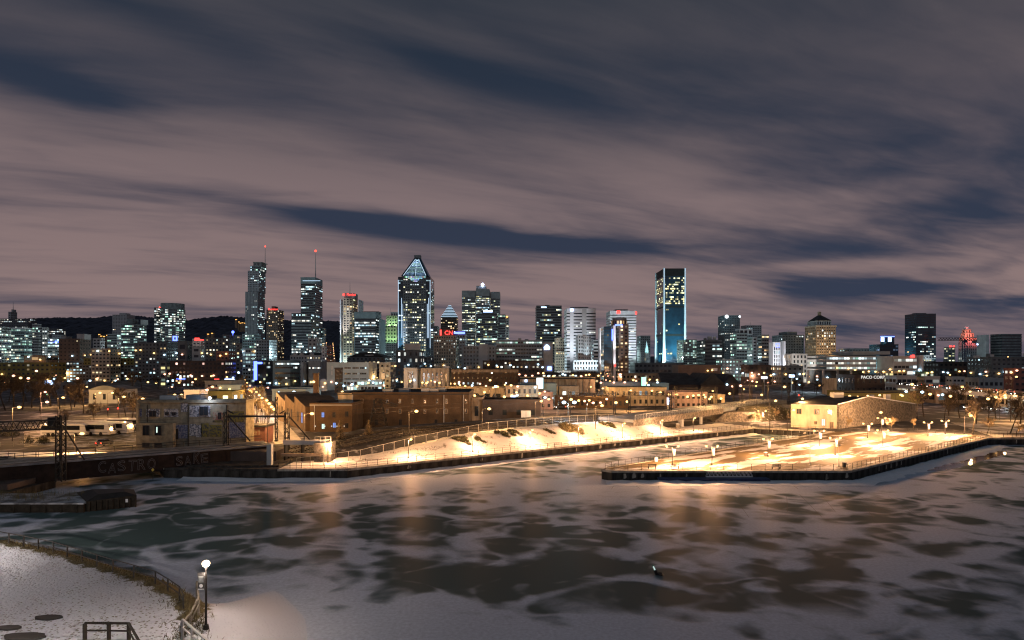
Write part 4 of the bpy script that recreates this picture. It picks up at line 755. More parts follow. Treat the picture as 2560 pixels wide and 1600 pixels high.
b = simple('green_glass_office', 'stepped glass office with green-lit floors and white crown', 1826, 1868, 834, 720, 30, 'teal', RIB(pl=.62, pal=GRN, e=1.3, relief='teal', fh=3.6)); b.tier(1842, 1886, 823, 836, 8, 28, 'cyan', S(cw=4, fh=7, fw=.7, hh=.8, pl=.3, pal=COOL, e=.7)); b.tier(1868.3, 1894, 844, None, 3, 30, 'cyan', S(cw=2.4, fh=3.6, fw=.6, hh=.6, pl=.2, pal=GRN)); b.fin()
b = simple('concrete_warm_block', 'concrete block with warm window ribbons beside the green glass office', 1894.5, 1922, 838, 730, 28, 'conc', RIB(pl=.42, pal=WRM, e=1.3)); b.fin()
b = simple('wide_dark_block', 'wide dark block with scattered windows behind the striped bank', 1930, 2010, 838, 1000, 40, 'conc_dk', S(cw=4, fh=4, fw=.5, pl=.16, pal=WHT, e=1.6)); b.tier(1950, 1996, 830, 838, 5, 35, 'conc_dk', None); b.mast(1972, 816, 830, .4, 10, None); b.mast(1980, 820, 830, .3, 10, None); b.fin()
b = simple('striped_bank', 'white block with vertical stripes, blank side and square blue sign', 1922, 1951, 857, 640, 24, 'white', S('pier', cw=2.2, fh=4, fw=.5, hh=.95, pl=.5, pal=COOL, e=.7, relief='white'), sides='F'); b.box('blank_wall', 'white', 1951.2, 1963, 853, None, -1, 24); b.strip('square_sign', 'white', 1940, 1947, 860, 867, -1, .4); b.strip('sign_frame', 'blue', 1939, 1948, 859, 868, -.55, .3); b.fin(); light('SPOT', P(1945, 927, 610), (.9, .92, 1), 7e4, None, .6, P(1950, 885, 640), 80)
b = simple('colonnaded_block', 'pale stone block with tall colonnade windows', 1959, 2018, 886, 600, 24, 'conc_lt', S('pier', cw=3, fh=4.4, fw=.5, hh=.7, pl=.16, pal=WRM, e=1.0, relief='conc_lt')); b.fin(); light('SPOT', P(1985, 930, 572), (1, .93, .85), 4e4, None, .6, P(1985, 905, 600), 110)
b = Bld('pyramid_roofed_tower', 'orange-lit stone tower with a dark pyramid roof and lantern', 2012, 2090, 950, 46)
CT = S('pier', cw=3.4, fh=4.0, fw=.5, hh=.6, pl=.3, pal=WRM + WHT, e=1.5, run=.25, relief='tan'); b.tier(2013, 2089, 816, None, m='beige', st=CT, sides='FL', roof=False); b.box('cornice', 'beige', 2011, 2091, 813.5, 817, -1.2, 47); b.tier(2022, 2081, 801, 813.4, 5, 42, 'conc', S('pier', cw=3.4, fh=7, fw=.5, hh=.7, pl=.2, pal=WHT, relief='conc'), roof=False)
mb = MB(); z0, z1 = b.Z(801), b.Z(786); ya, yb2 = b.yy(4, 43); xa, xb = b.fitx(2021, 2082, ya, yb2); xm = (b.X(xa) + b.X(xb)) / 2; ym = (ya + yb2) / 2; mb.hull([(b.X(xa), ya, z0), (b.X(xb), ya, z0), (b.X(xb), yb2, z0), (b.X(xa), yb2, z0)], [(xm - 2, ym - 2, z1), (xm + 2, ym - 2, z1), (xm + 2, ym + 2, z1), (xm - 2, ym + 2, z1)]); mb.build('pyramid_roof', M['roof'], b.o); mb = MB(); mb.box(xm - 1.9, xm + 1.9, ym - 1.9, ym + 1.9, z1 + .002, b.Z(777)); mb.build('lantern', M['tan'], b.o); b.fin()
light('SPOT', P(2075, 915, 905), (1, .62, .30), 8e4, None, 1, P(2072, 845, 950), 70); light('SPOT', P(2030, 915, 900), (1, .72, .4), 5e4, None, 1, P(2030, 850, 950), 70)
b = Bld('long_ribbon_building', 'long modern low building with stacked glowing ribbon floors', 2018, 2190, 560, 36); LR = RIB(fh=4.2, pl=.72, pal=WHT + GRN, e=1.1, relief='conc_lt', run=.85, hh=.5)
b.tier(2018, 2190, 890, 926, 0, 36, 'glass', LR); b.box('roof_slab', 'conc', 2086, 2232, 878, 886, 4, 40); b.box('roof_storey', 'teal', 2040, 2188, 886.2, 889.8, 2, 34)
for x_ in (2022, 2060, 2096, 2130, 2165): b.box('column', 'conc_lt', x_, x_ + 4, 926.2, None, 2, 4)
b.box('recessed_base', 'conc_dk', 2030, 2188, 927, None, 10, 34); b.fin()
b = Bld('chamfered_media_building', 'pale block with a blank fin wall and small red sign', 2190, 2306, 540, 30); b.tier(2192, 2293, 892, 926, 0, 30, 'conc_lt', S(cw=3, fh=4.2, fw=.9, hh=.45, pl=.5, pal=WHT, e=1.1, run=.8), sides='FR'); b.box('fin_wall', 'white', 2295, 2306, 888, 926, -1.5, 26); b.box('base_storey', 'conc', 2194, 2292, 926.2, None, 2, 28); b.strip('lit_lobby', 'lettr', 2200, 2285, 928, 936, 1.5, .3); b.strip('red_sign', 'redsign', 2275, 2285, 888, 894, -1.2, .4); b.box('sign_box', 'redsign', 2277, 2283, 887, 889, -1.9, -1.3); b.fin()
b = simple('blue_lit_block', 'dark block with a blue-lit head carrying two glowing signs', 2173, 2246, 862, 760, 34, 'bglass', S(cw=3, fh=4, fw=.8, hh=.6, pl=.35, pal=[(.45, .65, 1)], e=.6)); b.tier(2205, 2240, 840, 862, 5, 24, 'bglass', None)
for x_ in (2206, 2224): b.box('glowing_sign', 'bluew', x_, x_ + 8, 843, 854, 4.2, 4.6); b.text('M', 'blue', x_ + 1, x_ + 7, 852.5, 4.1, .05)
b.strip('blue_trim', 'blue', 2205, 2240, 840, 842, 4.5, .3); b.fin()
b = simple('black_glass_tower', 'broad black glass tower with scattered white windows', 2262, 2340, 785, 1000, 46, 'bglass', S(cw=3, fh=3.9, fw=.8, hh=.5, pl=.2, pal=COOL + WHT, e=1.6, dark='glass', floors=lambda f, r: (.9 if f < .26 else .36) * r.choice((.1, .5, 1, 1.3)) if f < .9 else 0)); b.penthouse(2284, 2320, 782, 785); b.fin()
b = simple('red_sign_flats', 'yellow-windowed block with twin red roof signs', 2360, 2388, 869, 900, 22, 'conc_dk', S(cw=3.4, fh=3.4, fw=.6, pl=.7, pal=YEL, e=1.3)); b.strip('roof_sign', 'redsign', 2374, 2380, 864, 869, 2, .4); b.strip('roof_sign', 'redsign', 2383, 2388, 864, 869, 2, .4); b.fin()
b = Bld('art_deco_tower', 'stepped art deco tower with a pink-red floodlit crown', 2396, 2448, 950, 34)
AD = lambda r: S('pier', cw=3.2, fh=4.5, fw=.45, hh=.7, pl=.05, pal=COOL, relief=r); b.tier(2396, 2448, 855, None, m='conc', st=AD('conc')); b.tier(2400, 2445, 845, 855, 3, 31, 'beige', AD('beige')); b.tier(2406, 2438, 833, 845, 7, 28, 'beige', AD('beige')); b.tier(2411, 2433, 824, 833, 10, 24, 'beige', AD('beige')); b.tier(2416, 2428, 818, 824, 12, 22, 'white', None); b.fin()
for x_, y_, c_ in ((2406, 856, (1, .15, .14)), (2420, 856, (1, .15, .14)), (2437, 856, (1, .15, .14)), (2413, 846, (1, .2, .18)), (2430, 846, (1, .2, .18)), (2421, 834, (1, .35, .28))): light('SPOT', P(x_, y_, 940), c_, 9e3, None, .8, P(x_, y_ - 12, 955), 120)
b = simple('dark_right_block', 'big dark block with a paler side at the right edge', 2476, 2554, 836, 860, 50, 'bglass', RIB(pl=.03, relief='conc_dk')); b.tier(2452, 2476, 838, None, 6, 50, 'conc', None); b.fin()
b = simple('long_dark_offices', 'long dark office range with dotted windows, right edge', 2418, 2600, 894, 560, 30, 'conc_dk', S(cw=4, fh=4, fw=.5, hh=.45, pl=.16, pal=COOL + WHT, e=1.4)); b.clutter(4, 894, 5); b.fin()
b = simple('dark_mid_block', 'dark brick block with a few windows below the black glass tower', 2306, 2420, 906, 620, 26, 'brick_d', S(cw=4.5, fh=4, fw=.5, pl=.18, pal=MIX, e=1.5)); b.clutter(4, 906, 4); b.fin()
b = simple('lit_top_block', 'small block with a yellow-lit top floor below the black glass tower', 2305, 2330, 889, 780, 20, 'conc', S(cw=3, fh=4, pl=.9, pal=YEL, e=1.3)); b.fin()
b = simple('roof_line_block', 'low dark block behind the long ribbon building', 2096, 2175, 872, 900, 30, 'conc_dk', S(cw=4, fh=4, pl=.12, pal=COOL)); b.fin()

# unseen bare lights added between the towers to brighten their walls
rg = random.Random(77)
for px in range(40, 2540, 84):
    for Y_ in (790, 1010):
        p_ = P(px + rg.uniform(-25, 25), 900, Y_ + rg.uniform(-30, 30)); light('POINT', (p_.x, p_.y, rg.uniform(14, 34)), rg.choice(((.66, .92, 1), (.74, 1, .95), (.86, .95, 1))), 2.1e4 * (Y_ / 800) ** 1.6, None, .6)
# ------------------------------------------------------------------ middle distance
PU = lambda **k: S(**{**dict(cw=3.2, fh=3.4, fw=.45, hh=.5, pl=.25, pal=WHT + WRM, e=1.9), **{**k, 'pl': k.get('pl', .25) * 1.7}})
b = simple('long_government_office', 'long grey office range with greenish ribbons behind the brick flats', 1240, 1356, 852, 700, 30, 'conc', S(cw=3, fh=4, fw=.85, hh=.5, pl=.45, pal=GRN + WHT, e=1.2, run=.7), clut=3); b.fin()
b = simple('blank_sign_tower', 'blank dark shaft with a blue-white crown-shaped emblem', 1356, 1382, 858, 640, 22, 'conc', None)
o = MB(); [o.tube((b.X(x_), -.6, b.Z(y_)), (b.X(x_), -.3, b.Z(y_)), r_, n=10) for x_, y_, r_ in ((1362.5, 869, 1.3), (1367, 866, 1.9), (1371.5, 869, 1.3))]; o.box(b.X(1360.5), b.X(1373.5), -.6, -.3, b.Z(874), b.Z(871)); o.build('emblem', E['bluew'], b.o); b.strip('low_sign', 'bluew', 1369.5, 1378, 917, 925, -.7, .4); b.strip('sign_frame', 'blue', 1368, 1379.5, 916, 926, -.25, .2); b.fin()
b = simple('fin_walled_office', 'grey office with tall vertical strips left of the government range', 1157, 1240, 866, 680, 28, 'conc', S('pier', cw=3.4, fh=4, fw=.55, hh=.6, pl=.2, pal=WHT, e=1.1, relief='conc'), clut=3); b.box('blank_bay', 'conc_lt', 1198, 1220, 860, None, -1, 10); b.fin()
b = simple('brick_row', 'row of dark brick lofts with few lit windows', 1208, 1360, 903, 560, 20, 'brick_d', PU(pl=.14, cw=3.6), clut=5); b.fin()
b = simple('brick_loft', 'narrow brick loft with lit corner windows', 1207, 1240, 903, 520, 14, 'brick_d', PU(pl=.3, pal=WRM)); b.fin()
b = simple('green_grey_office', 'dark grey-green block with rows of tall bright windows and a white roof board', 990, 1060, 877, 600, 30, 'conc_dk', S(cw=4.8, fh=5.4, fw=.32, hh=.62, pl=.5, pal=WHT, e=1.3, run=.2)); b.box('roof_board', 'conc_lt', 1010, 1050, 859, 874, 2, 3); b.box('board_frame', 'black', 1011, 1049, 874.1, 877, 2.2, 2.8); b.fin()
b = simple('dark_wing', 'plain dark wing right of the grey-green block', 1060, 1085, 893, 640, 24, 'conc_dk', PU(pl=.05)); b.fin()
b = simple('blue_neon_block', 'dark glass block with blue neon frame at the street corner', 636, 682, 903, 540, 22, 'glass', S(cw=2.2, fh=3, fw=.7, hh=.6, pl=.35, pal=YEL + WHT, e=1.0, run=.2)); b.strip('neon_frame', 'blue', 635, 643, 903, 950, -.5, .3); b.strip('neon_sign', 'blue', 643.5, 656, 905, 910, -.5, .3); b.fin()
b = simple('white_band_office', 'bluish office with three dark window bands', 682, 750, 903, 520, 26, 'teal', None); b.tier(750, 771, 905, None, 2, 26, 'conc', None)
for yb_, lit_ in ((909.5, .5), (919, .15), (933, .06), (945, .03)): b.facade((b.X(688), 0, 0), (1, 0, 0), (0, -1, 0), b.X(748) - b.X(688), b.Z(yb_ + 2.4), b.Z(yb_ - 2.4), S(cw=1.6, fh=1.6, fw=.95, hh=.95, pl=lit_, pal=WHT, mg=0))
b.fin()
b = simple('blank_grey_office', 'plain grey office with one lit window row', 771, 817, 905, 530, 24, 'conc', None); b.facade((b.X(772), 0, 0), (1, 0, 0), (0, -1, 0), b.X(803) - b.X(772), b.Z(922), b.Z(918), S(cw=1.4, fh=1.4, fw=.9, hh=.9, pl=.8, pal=WHT, mg=0)); b.fin()
b = simple('pale_blue_hall', 'wide pale blue floodlit hall with grouped dark windows', 817, 942, 908, 440, 26, 'cyan', None)
for y_ in (920, 934, 948):
    for x_ in (861, 881, 900): b.facade((b.X(x_), 0, 0), (1, 0, 0), (0, -1, 0), b.X(x_ + 16) - b.X(x_), b.Z(y_ + 2.6), b.Z(y_ - 2.6), S(cw=1.1, fh=1.4, fw=.9, hh=.95, pl=.3 if y_ < 930 else .12, pal=COOL, mg=0))
for y0_ in (915, 928): b.strip('entrance_light', 'white', 829, 831.5, y0_, y0_ + 10, -.4, .3)
b.tier(857, 962, 951, None, -9, -.2, 'cyan', S(cw=2.4, fh=2.6, fw=.8, hh=.7, pl=.7, pal=COOL + GRN, e=.9), part='canopy'); b.fin()
b = simple('brick_water_tower', 'square brown brick tower in front of the pale blue hall', 837, 857, 922, 400, 8, 'brick', PU(pl=.1, cw=2, fh=2.6)); b.box('crown', 'brick_d', 836, 858, 919, 922, -.4, 8.4); b.fin()
b = simple('screen_block', 'grey block with a white advertising screen on its corner', 948, 990, 908, 470, 22, 'conc', PU(pl=.1)); b.strip('advertising_screen', 'white', 954, 963, 932, 948, -1, .5); b.fin()
b = Bld('gabled_terrace', 'pale terrace with three pointed dormers in front of the tall towers', 725, 802, 600, 16, fit=False); b.tier(725, 802, 890, None, m='conc_lt', st=PU(pl=.2, cw=2.6))
for x_ in (731, 748, 773): mb = MB(); mb.prism([(0, 0)] * 0 or [(b.X(x_), 0), (b.X(x_ + 10), 0), (b.X(x_ + 10), 5), (b.X(x_), 5)], b.Z(890), b.Z(887)); i = len(mb.v); xa, xb, xm = b.X(x_), b.X(x_ + 10), b.X(x_ + 5); z0, z1 = b.Z(887), b.Z(881); mb.v += [(xa, 0, z0), (xb, 0, z0), (xm, 0, z1), (xa, 5, z0), (xb, 5, z0), (xm, 5, z1)]; mb.f += [(i, i + 1, i + 2), (i + 3, i + 5, i + 4), (i, i + 2, i + 5, i + 3), (i + 1, i + 4, i + 5, i + 2)]; mb.c += [None] * 4; mb.build('dormer', M['conc_lt'], b.o)
mb = MB(); mb.hull([(b.X(725), 1, b.Z(890)), (b.X(802), 1, b.Z(890)), (b.X(802), 16, b.Z(890)), (b.X(725), 16, b.Z(890))], [(b.X(728), 7, b.Z(882)), (b.X(799), 7, b.Z(882)), (b.X(799), 9, b.Z(882)), (b.X(728), 9, b.Z(882))]); mb.build('roof', M['roof'], b.o); b.fin()
b = simple('white_corner_house', 'white lit house beside the glowing uphill street', 804, 817, 868, 590, 10, 'white', PU(cw=2.2, fh=3, pl=.2, pal=WRM)); b.fin()
b = Bld('dark_roofed_arena', 'big dark curved roof with a lit strip below the concrete tower', 868, 962, 640, 40, fit=False); b.tier(868, 962, 893, None, m='conc_dk', st=PU(pl=.2, cw=4), roof=False); mb = MB(); n_ = 10; pr = [(b.X(868) + (b.X(962) - b.X(868)) * i / n_, b.Z(893) + (b.Z(881) - b.Z(893)) * math.sin(math.pi * i / n_)) for i in range(n_ + 1)]
for (xa, za), (xb, zb_) in zip(pr, pr[1:]): mb.face([(xa, 0, za), (xb, 0, zb_), (xb, 40, zb_), (xa, 40, za)])
mb.face([(x, 0, z) for x, z in pr]); mb.build('roof', M['roof'], b.o); b.strip('lit_clerestory', 'white', 912, 934, 887, 888.5, -.4, .3); b.fin()
# industrial quarter
b = simple('fin_warehouse', 'pale warehouse with tall floodlit fins', 1011, 1052, 922, 430, 18, 'conc_lt', S('pier', cw=4.2, fh=11, fw=.5, hh=.85, pl=.1, pal=WHT, relief='conc_lt')); b.fin()
b = simple('fin_warehouse', 'longer pale warehouse with many narrow floodlit fins', 1053, 1128, 923, 432, 18, 'beige', S('pier', cw=3.0, fh=11, fw=.5, hh=.8, pl=.15, pal=WRM, relief='beige'), clut=3); b.fin()
b = simple('brick_mill', 'long four-storey brick mill with small bright windows', 1128, 1296, 925, 425, 20, 'brick', S(cw=3.1, fh=3.5, fw=.34, hh=.44, pl=.75, pal=WHT + WRM, e=2.4, run=.2), clut=4); b.box('top_cornice', 'tan', 1127.5, 1296.5, 924, 931, -.25, 20.2); b.fin()
b = simple('cream_shed', 'low cream shed behind the brick warehouse', 1042, 1262, 974, 300, 20, 'cream', PU(cw=5, fh=4, pl=.25, pal=WRM, e=.8)); b.fin()
b = simple('cream_wall_warehouse', 'long cream-walled warehouse with panelled wall and roof screens', 1300, 1488, 946, 400, 26, 'cream', None, clut=0)
for i in range(12): b.box('pilaster', 'tan', 1302 + i * 15.6, 1304 + i * 15.6, 949, None, -.3, .0 - .001)
b.box('eaves', 'roof', 1299, 1489, 944.5, 948, -.6, 26.3); b.strip('blue_sign', 'bluew', 1312, 1318, 949, 955, -.7, .4); b.fin()
b = simple('storage_sign_building', 'dark building carrying a lettered roof sign frame', 1286, 1500, 934, 470, 24, 'brick_d', PU(pl=.12, cw=4))
fr = MB(); 
for i in range(9): fr.box(b.X(1392 + i * 4.6), b.X(1392.6 + i * 4.6), 3, 3.2, b.Z(934), b.Z(925))
fr.box(b.X(1391), b.X(1431), 2.8, 3, b.Z(926), b.Z(925)); fr.build('sign_frame', M['black'], b.o); b.text('ENTREPOSAGE', 'lettr', 1395, 1427, 928.2, 2.6, .05, h=.55); b.text('DOMESTIK', 'lettr', 1393, 1429, 933.4, 2.6, .05); b.fin()
b = simple('beige_brick_factory', 'beige brick factory with rows of arched windows', 1264, 1346, 967, 292, 20, 'tan', S(cw=2.3, fh=3.2, fw=.45, hh=.6, pl=.2, pal=WRM, e=1.0)); b.fin()
b = simple('teal_dark_hall', 'dark teal hall with faint letters under the advertising pillar', 1300, 1391, 962, 310, 16, 'teal', None); b.text('ALSO', 'conc_lt', 1310, 1326, 979, -.15, .03); b.fin()
b = simple('pink_render_house', 'pink rendered house with reddish light', 1345, 1382, 984, 262, 12, 'pinkw', PU(cw=2.4, fh=3, pl=.12)); b.fin()
b = simple('stone_works', 'beige stone works with small upper windows', 1392, 1447, 969, 318, 16, 'beige', PU(cw=3.4, fh=3.6, pl=.15, fw=.35)); b.fin()
b = simple('low_brown_works', 'long low brown brick works beside the rail gantry', 1382, 1571, 996, 270, 16, 'brick', S(cw=2.0, fh=3.2, fw=.5, hh=.55, pl=.14, pal=WHT, e=1.0)); b.fin()
b = simple('long_yellow_factory', 'long yellow-lit brick factory with arched windows', 1508, 1666, 972, 284, 18, 'cream', S(cw=2.4, fh=3.3, fw=.42, hh=.58, pl=.12, pal=WHT, e=1.0)); b.fin()
b = simple('pink_arched_depot', 'pink-lit depot with a row of dark doorways', 1664, 1768, 984, 268, 16, 'pinkw', S(cw=2.2, fh=3.0, fw=.5, hh=.45, pl=.03, pal=WHT)); b.fin()
b = simple('cream_end_house', 'cream end house right of the pink depot', 1768, 1812, 990, 272, 10, 'cream', PU(cw=2.6, fh=3.4, pl=.05)); b.fin()
b = simple('brown_window_row', 'brown low building with a row of windows behind the yellow factory', 1545, 1658, 936, 470, 18, 'tan', S(cw=2.6, fh=3, fw=.5, hh=.55, pl=.1, pal=WRM)); b.fin()
b = simple('white_low_works', 'white low works with small dark windows and teal roof', 1500, 1640, 959, 350, 16, 'conc_lt', S(cw=3.4, fh=4, fw=.3, hh=.4, pl=.06)); b.box('roof_ridge', 'teal', 1560, 1640, 957, 959, 2, 14); b.fin()
b = simple('teal_shed', 'small teal-roofed shed right of the green screen', 1618, 1672, 961, 340, 12, 'teal', None); b.fin()
def shed(name, label, x0, x1, ye, yr, Y, D, m, rm, gx=None):
    b = Bld(name, label, x0, x1, Y, D, fit=False); b.tier(x0, x1, ye, None, m=m, st=None, roof=False); mb = MB(); a, c, z0, z1 = b.X(x0) - .4, b.X(x1) + .4, b.Z(ye), b.Z(yr)
    mid = (a + c) / 2 if gx is None else b.X(gx); mb.v += [(a, -.4, z0), (c, -.4, z0), (mid, -.4, z1), (a, D + .4, z0), (c, D + .4, z0), (mid, D + .4, z1)]; mb.f += [(0, 1, 2), (3, 5, 4), (0, 2, 5, 3), (1, 4, 5, 2), (0, 3, 4, 1)]; mb.c += [None] * 5; mb.build('gable_roof', M[rm], b.o); return b
b = Bld('dark_train_shed', 'large dark train shed with a broad black roof', 1656, 1782, 370, 40, fit=False); b.tier(1656, 1752, 962, None, m='brick_d', st=S(cw=4, fh=7, fw=.4, pl=.04), roof=False)
mb = MB(); mb.v += [(b.X(1655), -.4, b.Z(962)), (b.X(1752), -.4, b.Z(962)), (b.X(1740), 20, b.Z(934)), (b.X(1665), 20, b.Z(934)), (b.X(1752), 40, b.Z(962)), (b.X(1655), 40, b.Z(962))]; mb.f += [(0, 1, 2, 3), (2, 4, 5, 3), (1, 4, 2), (0, 3, 5)]; mb.c += [None] * 4; mb.build('roof', M['roof'], b.o); b.fin()
b = shed('gabled_shed', 'dark gabled shed end beside the train shed', 1752, 1812, 962, 934, 366, 40, 'brick_d', 'roof'); b.fin()
b = shed('gabled_shed', 'second, smaller dark gabled shed end', 1812, 1846, 958, 936, 380, 40, 'brick_d', 'roof'); b.fin()
b = simple('dark_podium', 'long dark podium at the foot of the corner-column tower', 1575, 1710, 908, 760, 30, 'conc_dk', S(cw=5, fh=5, pl=.08, pal=COOL)); b.fin()
b = simple('brown_blank_building', 'brown blank building with a small white billboard', 1680, 1802, 914, 600, 24, 'brown', None); b.strip('billboard', 'white', 1778, 1793, 920, 927, -.6, .4); b.fin()
b = simple('loft_with_lit_bays', 'dark brick loft with stacked bright windows', 1852, 1926, 914, 540, 20, 'brick_d', S(cw=4, fh=4.4, fw=.42, hh=.6, pl=.28, pal=WHT + WRM, e=1.5), clut=2); b.fin()
b = simple('blue_roofed_works', 'dark bluish works between the loft and the long ribbon building', 1926, 2008, 916, 520, 22, 'conc_dk', PU(pl=.12, cw=4), clut=2); b.fin()
b = simple('green_lit_shops', 'low block with bright green-white windows below the green glass office', 1790, 1856, 900, 660, 20, 'conc', PU(pl=.55, pal=GRN, cw=3)); b.fin()
b = Bld('lettered_warehouse', 'dark brick warehouse with large pale roof letters', 2094, 2212, 372, 22); b.tier(2094, 2212, 940, None, m='brick_d', st=S(cw=3.2, fh=4.6, fw=.32, hh=.6, pl=.03, pal=WHT)); b.tier(2076, 2093.6, 946, None, 1, 18, 'cream', None); b.text('PACO CORP.', 'lettr', 2152, 2212, 946.5, -.5, .1); b.fin()
b = simple('pale_strip_works', 'pale low works with window strips right of the lettered warehouse', 2213, 2292, 942, 400, 20, 'conc_lt', S(cw=3, fh=4, fw=.85, hh=.45, pl=.25, pal=WRM, e=1.0, run=.7)); b.fin()
b = simple('pale_strip_works', 'second pale low works with a teal lit clerestory', 2292, 2350, 943, 402, 18, 'conc_lt', S(cw=3, fh=4, fw=.9, hh=.45, pl=.15, pal=COOL, run=.7)); b.tier(2292, 2340, 932, 943, 4, 16, 'green', S(cw=2, fh=3, fw=.8, hh=.6, pl=.6, pal=GRN, e=.8)); b.fin()
b = simple('yellow_lit_shops', 'shop row glowing yellow under the chamfered media building', 2195, 2268, 930, 470, 16, 'cream', S(cw=3, fh=4, fw=.8, hh=.6, pl=.85, pal=YEL, e=1.3)); b.fin()
b = simple('grey_strip_house', 'grey house with a glazed strip beyond the highway', 2364, 2412, 944, 450, 16, 'conc_lt', S(cw=2.6, fh=4, fw=.7, hh=.4, pl=.15)); b.fin()
b = simple('low_grey_range', 'low grey range beyond the highway', 2412, 2510, 947, 460, 16, 'conc', S(cw=3, fh=4, fw=.6, hh=.4, pl=.12)); b.fin()
b = simple('red_brick_house', 'red brick block at the right edge above the highway', 2509, 2580, 923, 400, 18, 'redbrick', S(cw=3, fh=3.8, fw=.5, hh=.5, pl=.2, pal=WHT)); b.fin()
b = simple('olive_long_shed', 'long olive shed behind the stone-walled building', 2068, 2300, 982, 300, 14, 'olive', None); b.box('eaves', 'roof', 2067, 2301, 979, 982.2, -.4, 14.4); b.fin()
b = simple('lit_shop_row', 'low shop row with bright panes under the highway', 2300, 2440, 978, 300, 12, 'tan', S(cw=4, fh=4.5, fw=.7, hh=.5, pl=.4, pal=COOL + WRM, e=.9)); b.fin()
b = simple('pale_kiosk_row', 'pale low building behind the right-hand trees', 2494, 2600, 992, 270, 12, 'cream', S(cw=3.5, fh=4, fw=.7, hh=.5, pl=.35, pal=WRM, e=.8)); b.fin()
# left middle
b = simple('white_gable_house', 'whitewashed house with two windows behind the graffiti building', 460, 520, 979, 235, 10, 'white', S(cw=4.4, fh=4.5, fw=.28, hh=.4, pl=.4, pal=WRM, e=.7)); b.fin()
b = shed('dark_roof_house', 'low dark-roofed house behind the graffiti building', 400, 458, 992, 984, 245, 10, 'conc_dk', 'roof'); b.fin()
b = simple('dark_grey_depot', 'dark grey depot roof left of the lamp-lined street', 512, 612, 955, 320, 22, 'conc_dk', PU(pl=.05)); b.tier(558, 612, 964, None, -6, -.1, 'teal', None); b.strip('shop_board', 'pinkw', 520, 552, 967, 972, -.5, .3); b.fin()
b = simple('grey_depot', 'grey depot with a few windows just behind the graffiti building', 520, 612, 982, 250, 12, 'olive', PU(pl=.2, cw=4)); b.fin()
b = Bld('arched_hall', 'low pale hall with a curved roof lit orange by street lamps', 222, 300, 300, 14, fit=False); b.tier(222, 300, 975, None, m='conc', st=S(cw=4, fh=4, fw=.3, pl=.1), roof=False); mb = MB(); n_ = 10; pr = [(b.X(220) + (b.X(302) - b.X(220)) * i / n_, b.Z(975) + (b.Z(964) - b.Z(975)) * math.sin(math.pi * i / n_)) for i in range(n_ + 1)]
for (xa, za), (xb, zb_) in zip(pr, pr[1:]): mb.face([(xa, -.3, za), (xb, -.3, zb_), (xb, 14.3, zb_), (xa, 14.3, za)])
mb.face([(x, -.29, z) for x, z in pr]); mb.build('roof', M['conc_dk'], b.o); b.fin()
b = simple('dark_lowrise', 'dark low building behind the park trees', 60, 220, 957, 420, 14, 'conc_dk', PU(pl=.15, pal=WRM, cw=4)); b.strip('blue_lit_sign', 'bluew', 110, 132, 951, 961, -.8, .5); b.fin()
# billboards
def billboard(label, x0, x1, yt, yb, Y, m, side='cyan', zb=GZ):
    a, c = P(x0, yt, Y), P(x1, yb, Y); w = c.x - a.x; o = empty('billboard', ((a.x + c.x) / 2, Y, zb), label, 'billboard'); mb = MB(); mb.tube((0, .6, 0), (0, .6, c.z - zb), .35, n=8); mb.build('post', M['steel'], o); mb = MB(); mb.box(-w / 2 - .2, w / 2 + .2, .05, 1.1, c.z - zb - .2, a.z - zb + .2); mb.build('frame', M['steel'], o); mb = MB(); mb.box(-w / 2, w / 2, -.06, .04, c.z - zb, a.z - zb); mb.build('face', E[m], o)
    if side: mb = MB(); mb.box(w / 2 + .22, w / 2 + .3, .1, 1.05, c.z - zb, a.z - zb); mb.build('side_face', E[side], o)
    return o
billboard('large white lit advertising pillar above the teal hall', 1342, 1357, 945, 971, 300, 'white'); billboard('tall green-lit advertising screen above the white works', 1604, 1615, 943, 968, 335, 'green', None)
billboard('small cyan screen beside the rail lines', 1904, 1918, 941, 947, 380, 'white', None); billboard('small white screen left of the long ribbon building', 1973, 1986, 937, 943, 420, 'bluew', None)
billboard('blue-white sign panel at the pink depot door', 1668, 1674, 995, 1011, 255, 'bluew', None)
billboard('small lit blue panel among the dark sheds beside the gantry', 1277, 1289, 989, 1003, 240, 'bluew', None)

# ------------------------------------------------------------------ near buildings with separate windows
def win(b, x0, x1, yt, yb, m='glass', face=0.0, frame='conc_lt', mull=True, t=.12, name='window'):
    a, c, z0, z1 = b.X(x0), b.X(x1), b.Z(yb), b.Z(yt); f = MB(); y = face
    for q in ((a - t, a, z0, z1), (c, c + t, z0, z1), (a - t, c + t, z1, z1 + t), (a - t, c + t, z0 - t * 1.3, z0)): f.box(q[0], q[1], y - .09, y + .05, q[2], q[3])
    if mull: f.box((a + c) / 2 - .04, (a + c) / 2 + .04, y - .05, y + .03, z0, z1)
    o = f.build(name, M[frame], b.o); p = MB(); p.face([(a, y - .02, z0), (c, y - .02, z0), (c, y - .02, z1), (a, y - .02, z1)]); p.build('pane', M.get(m) or E.get(m) or m, o); return o
blit = emi('blue_window', (.30, .45, 1), .9); wlit = emi('white_window', (.75, 1, .85), 1.3)
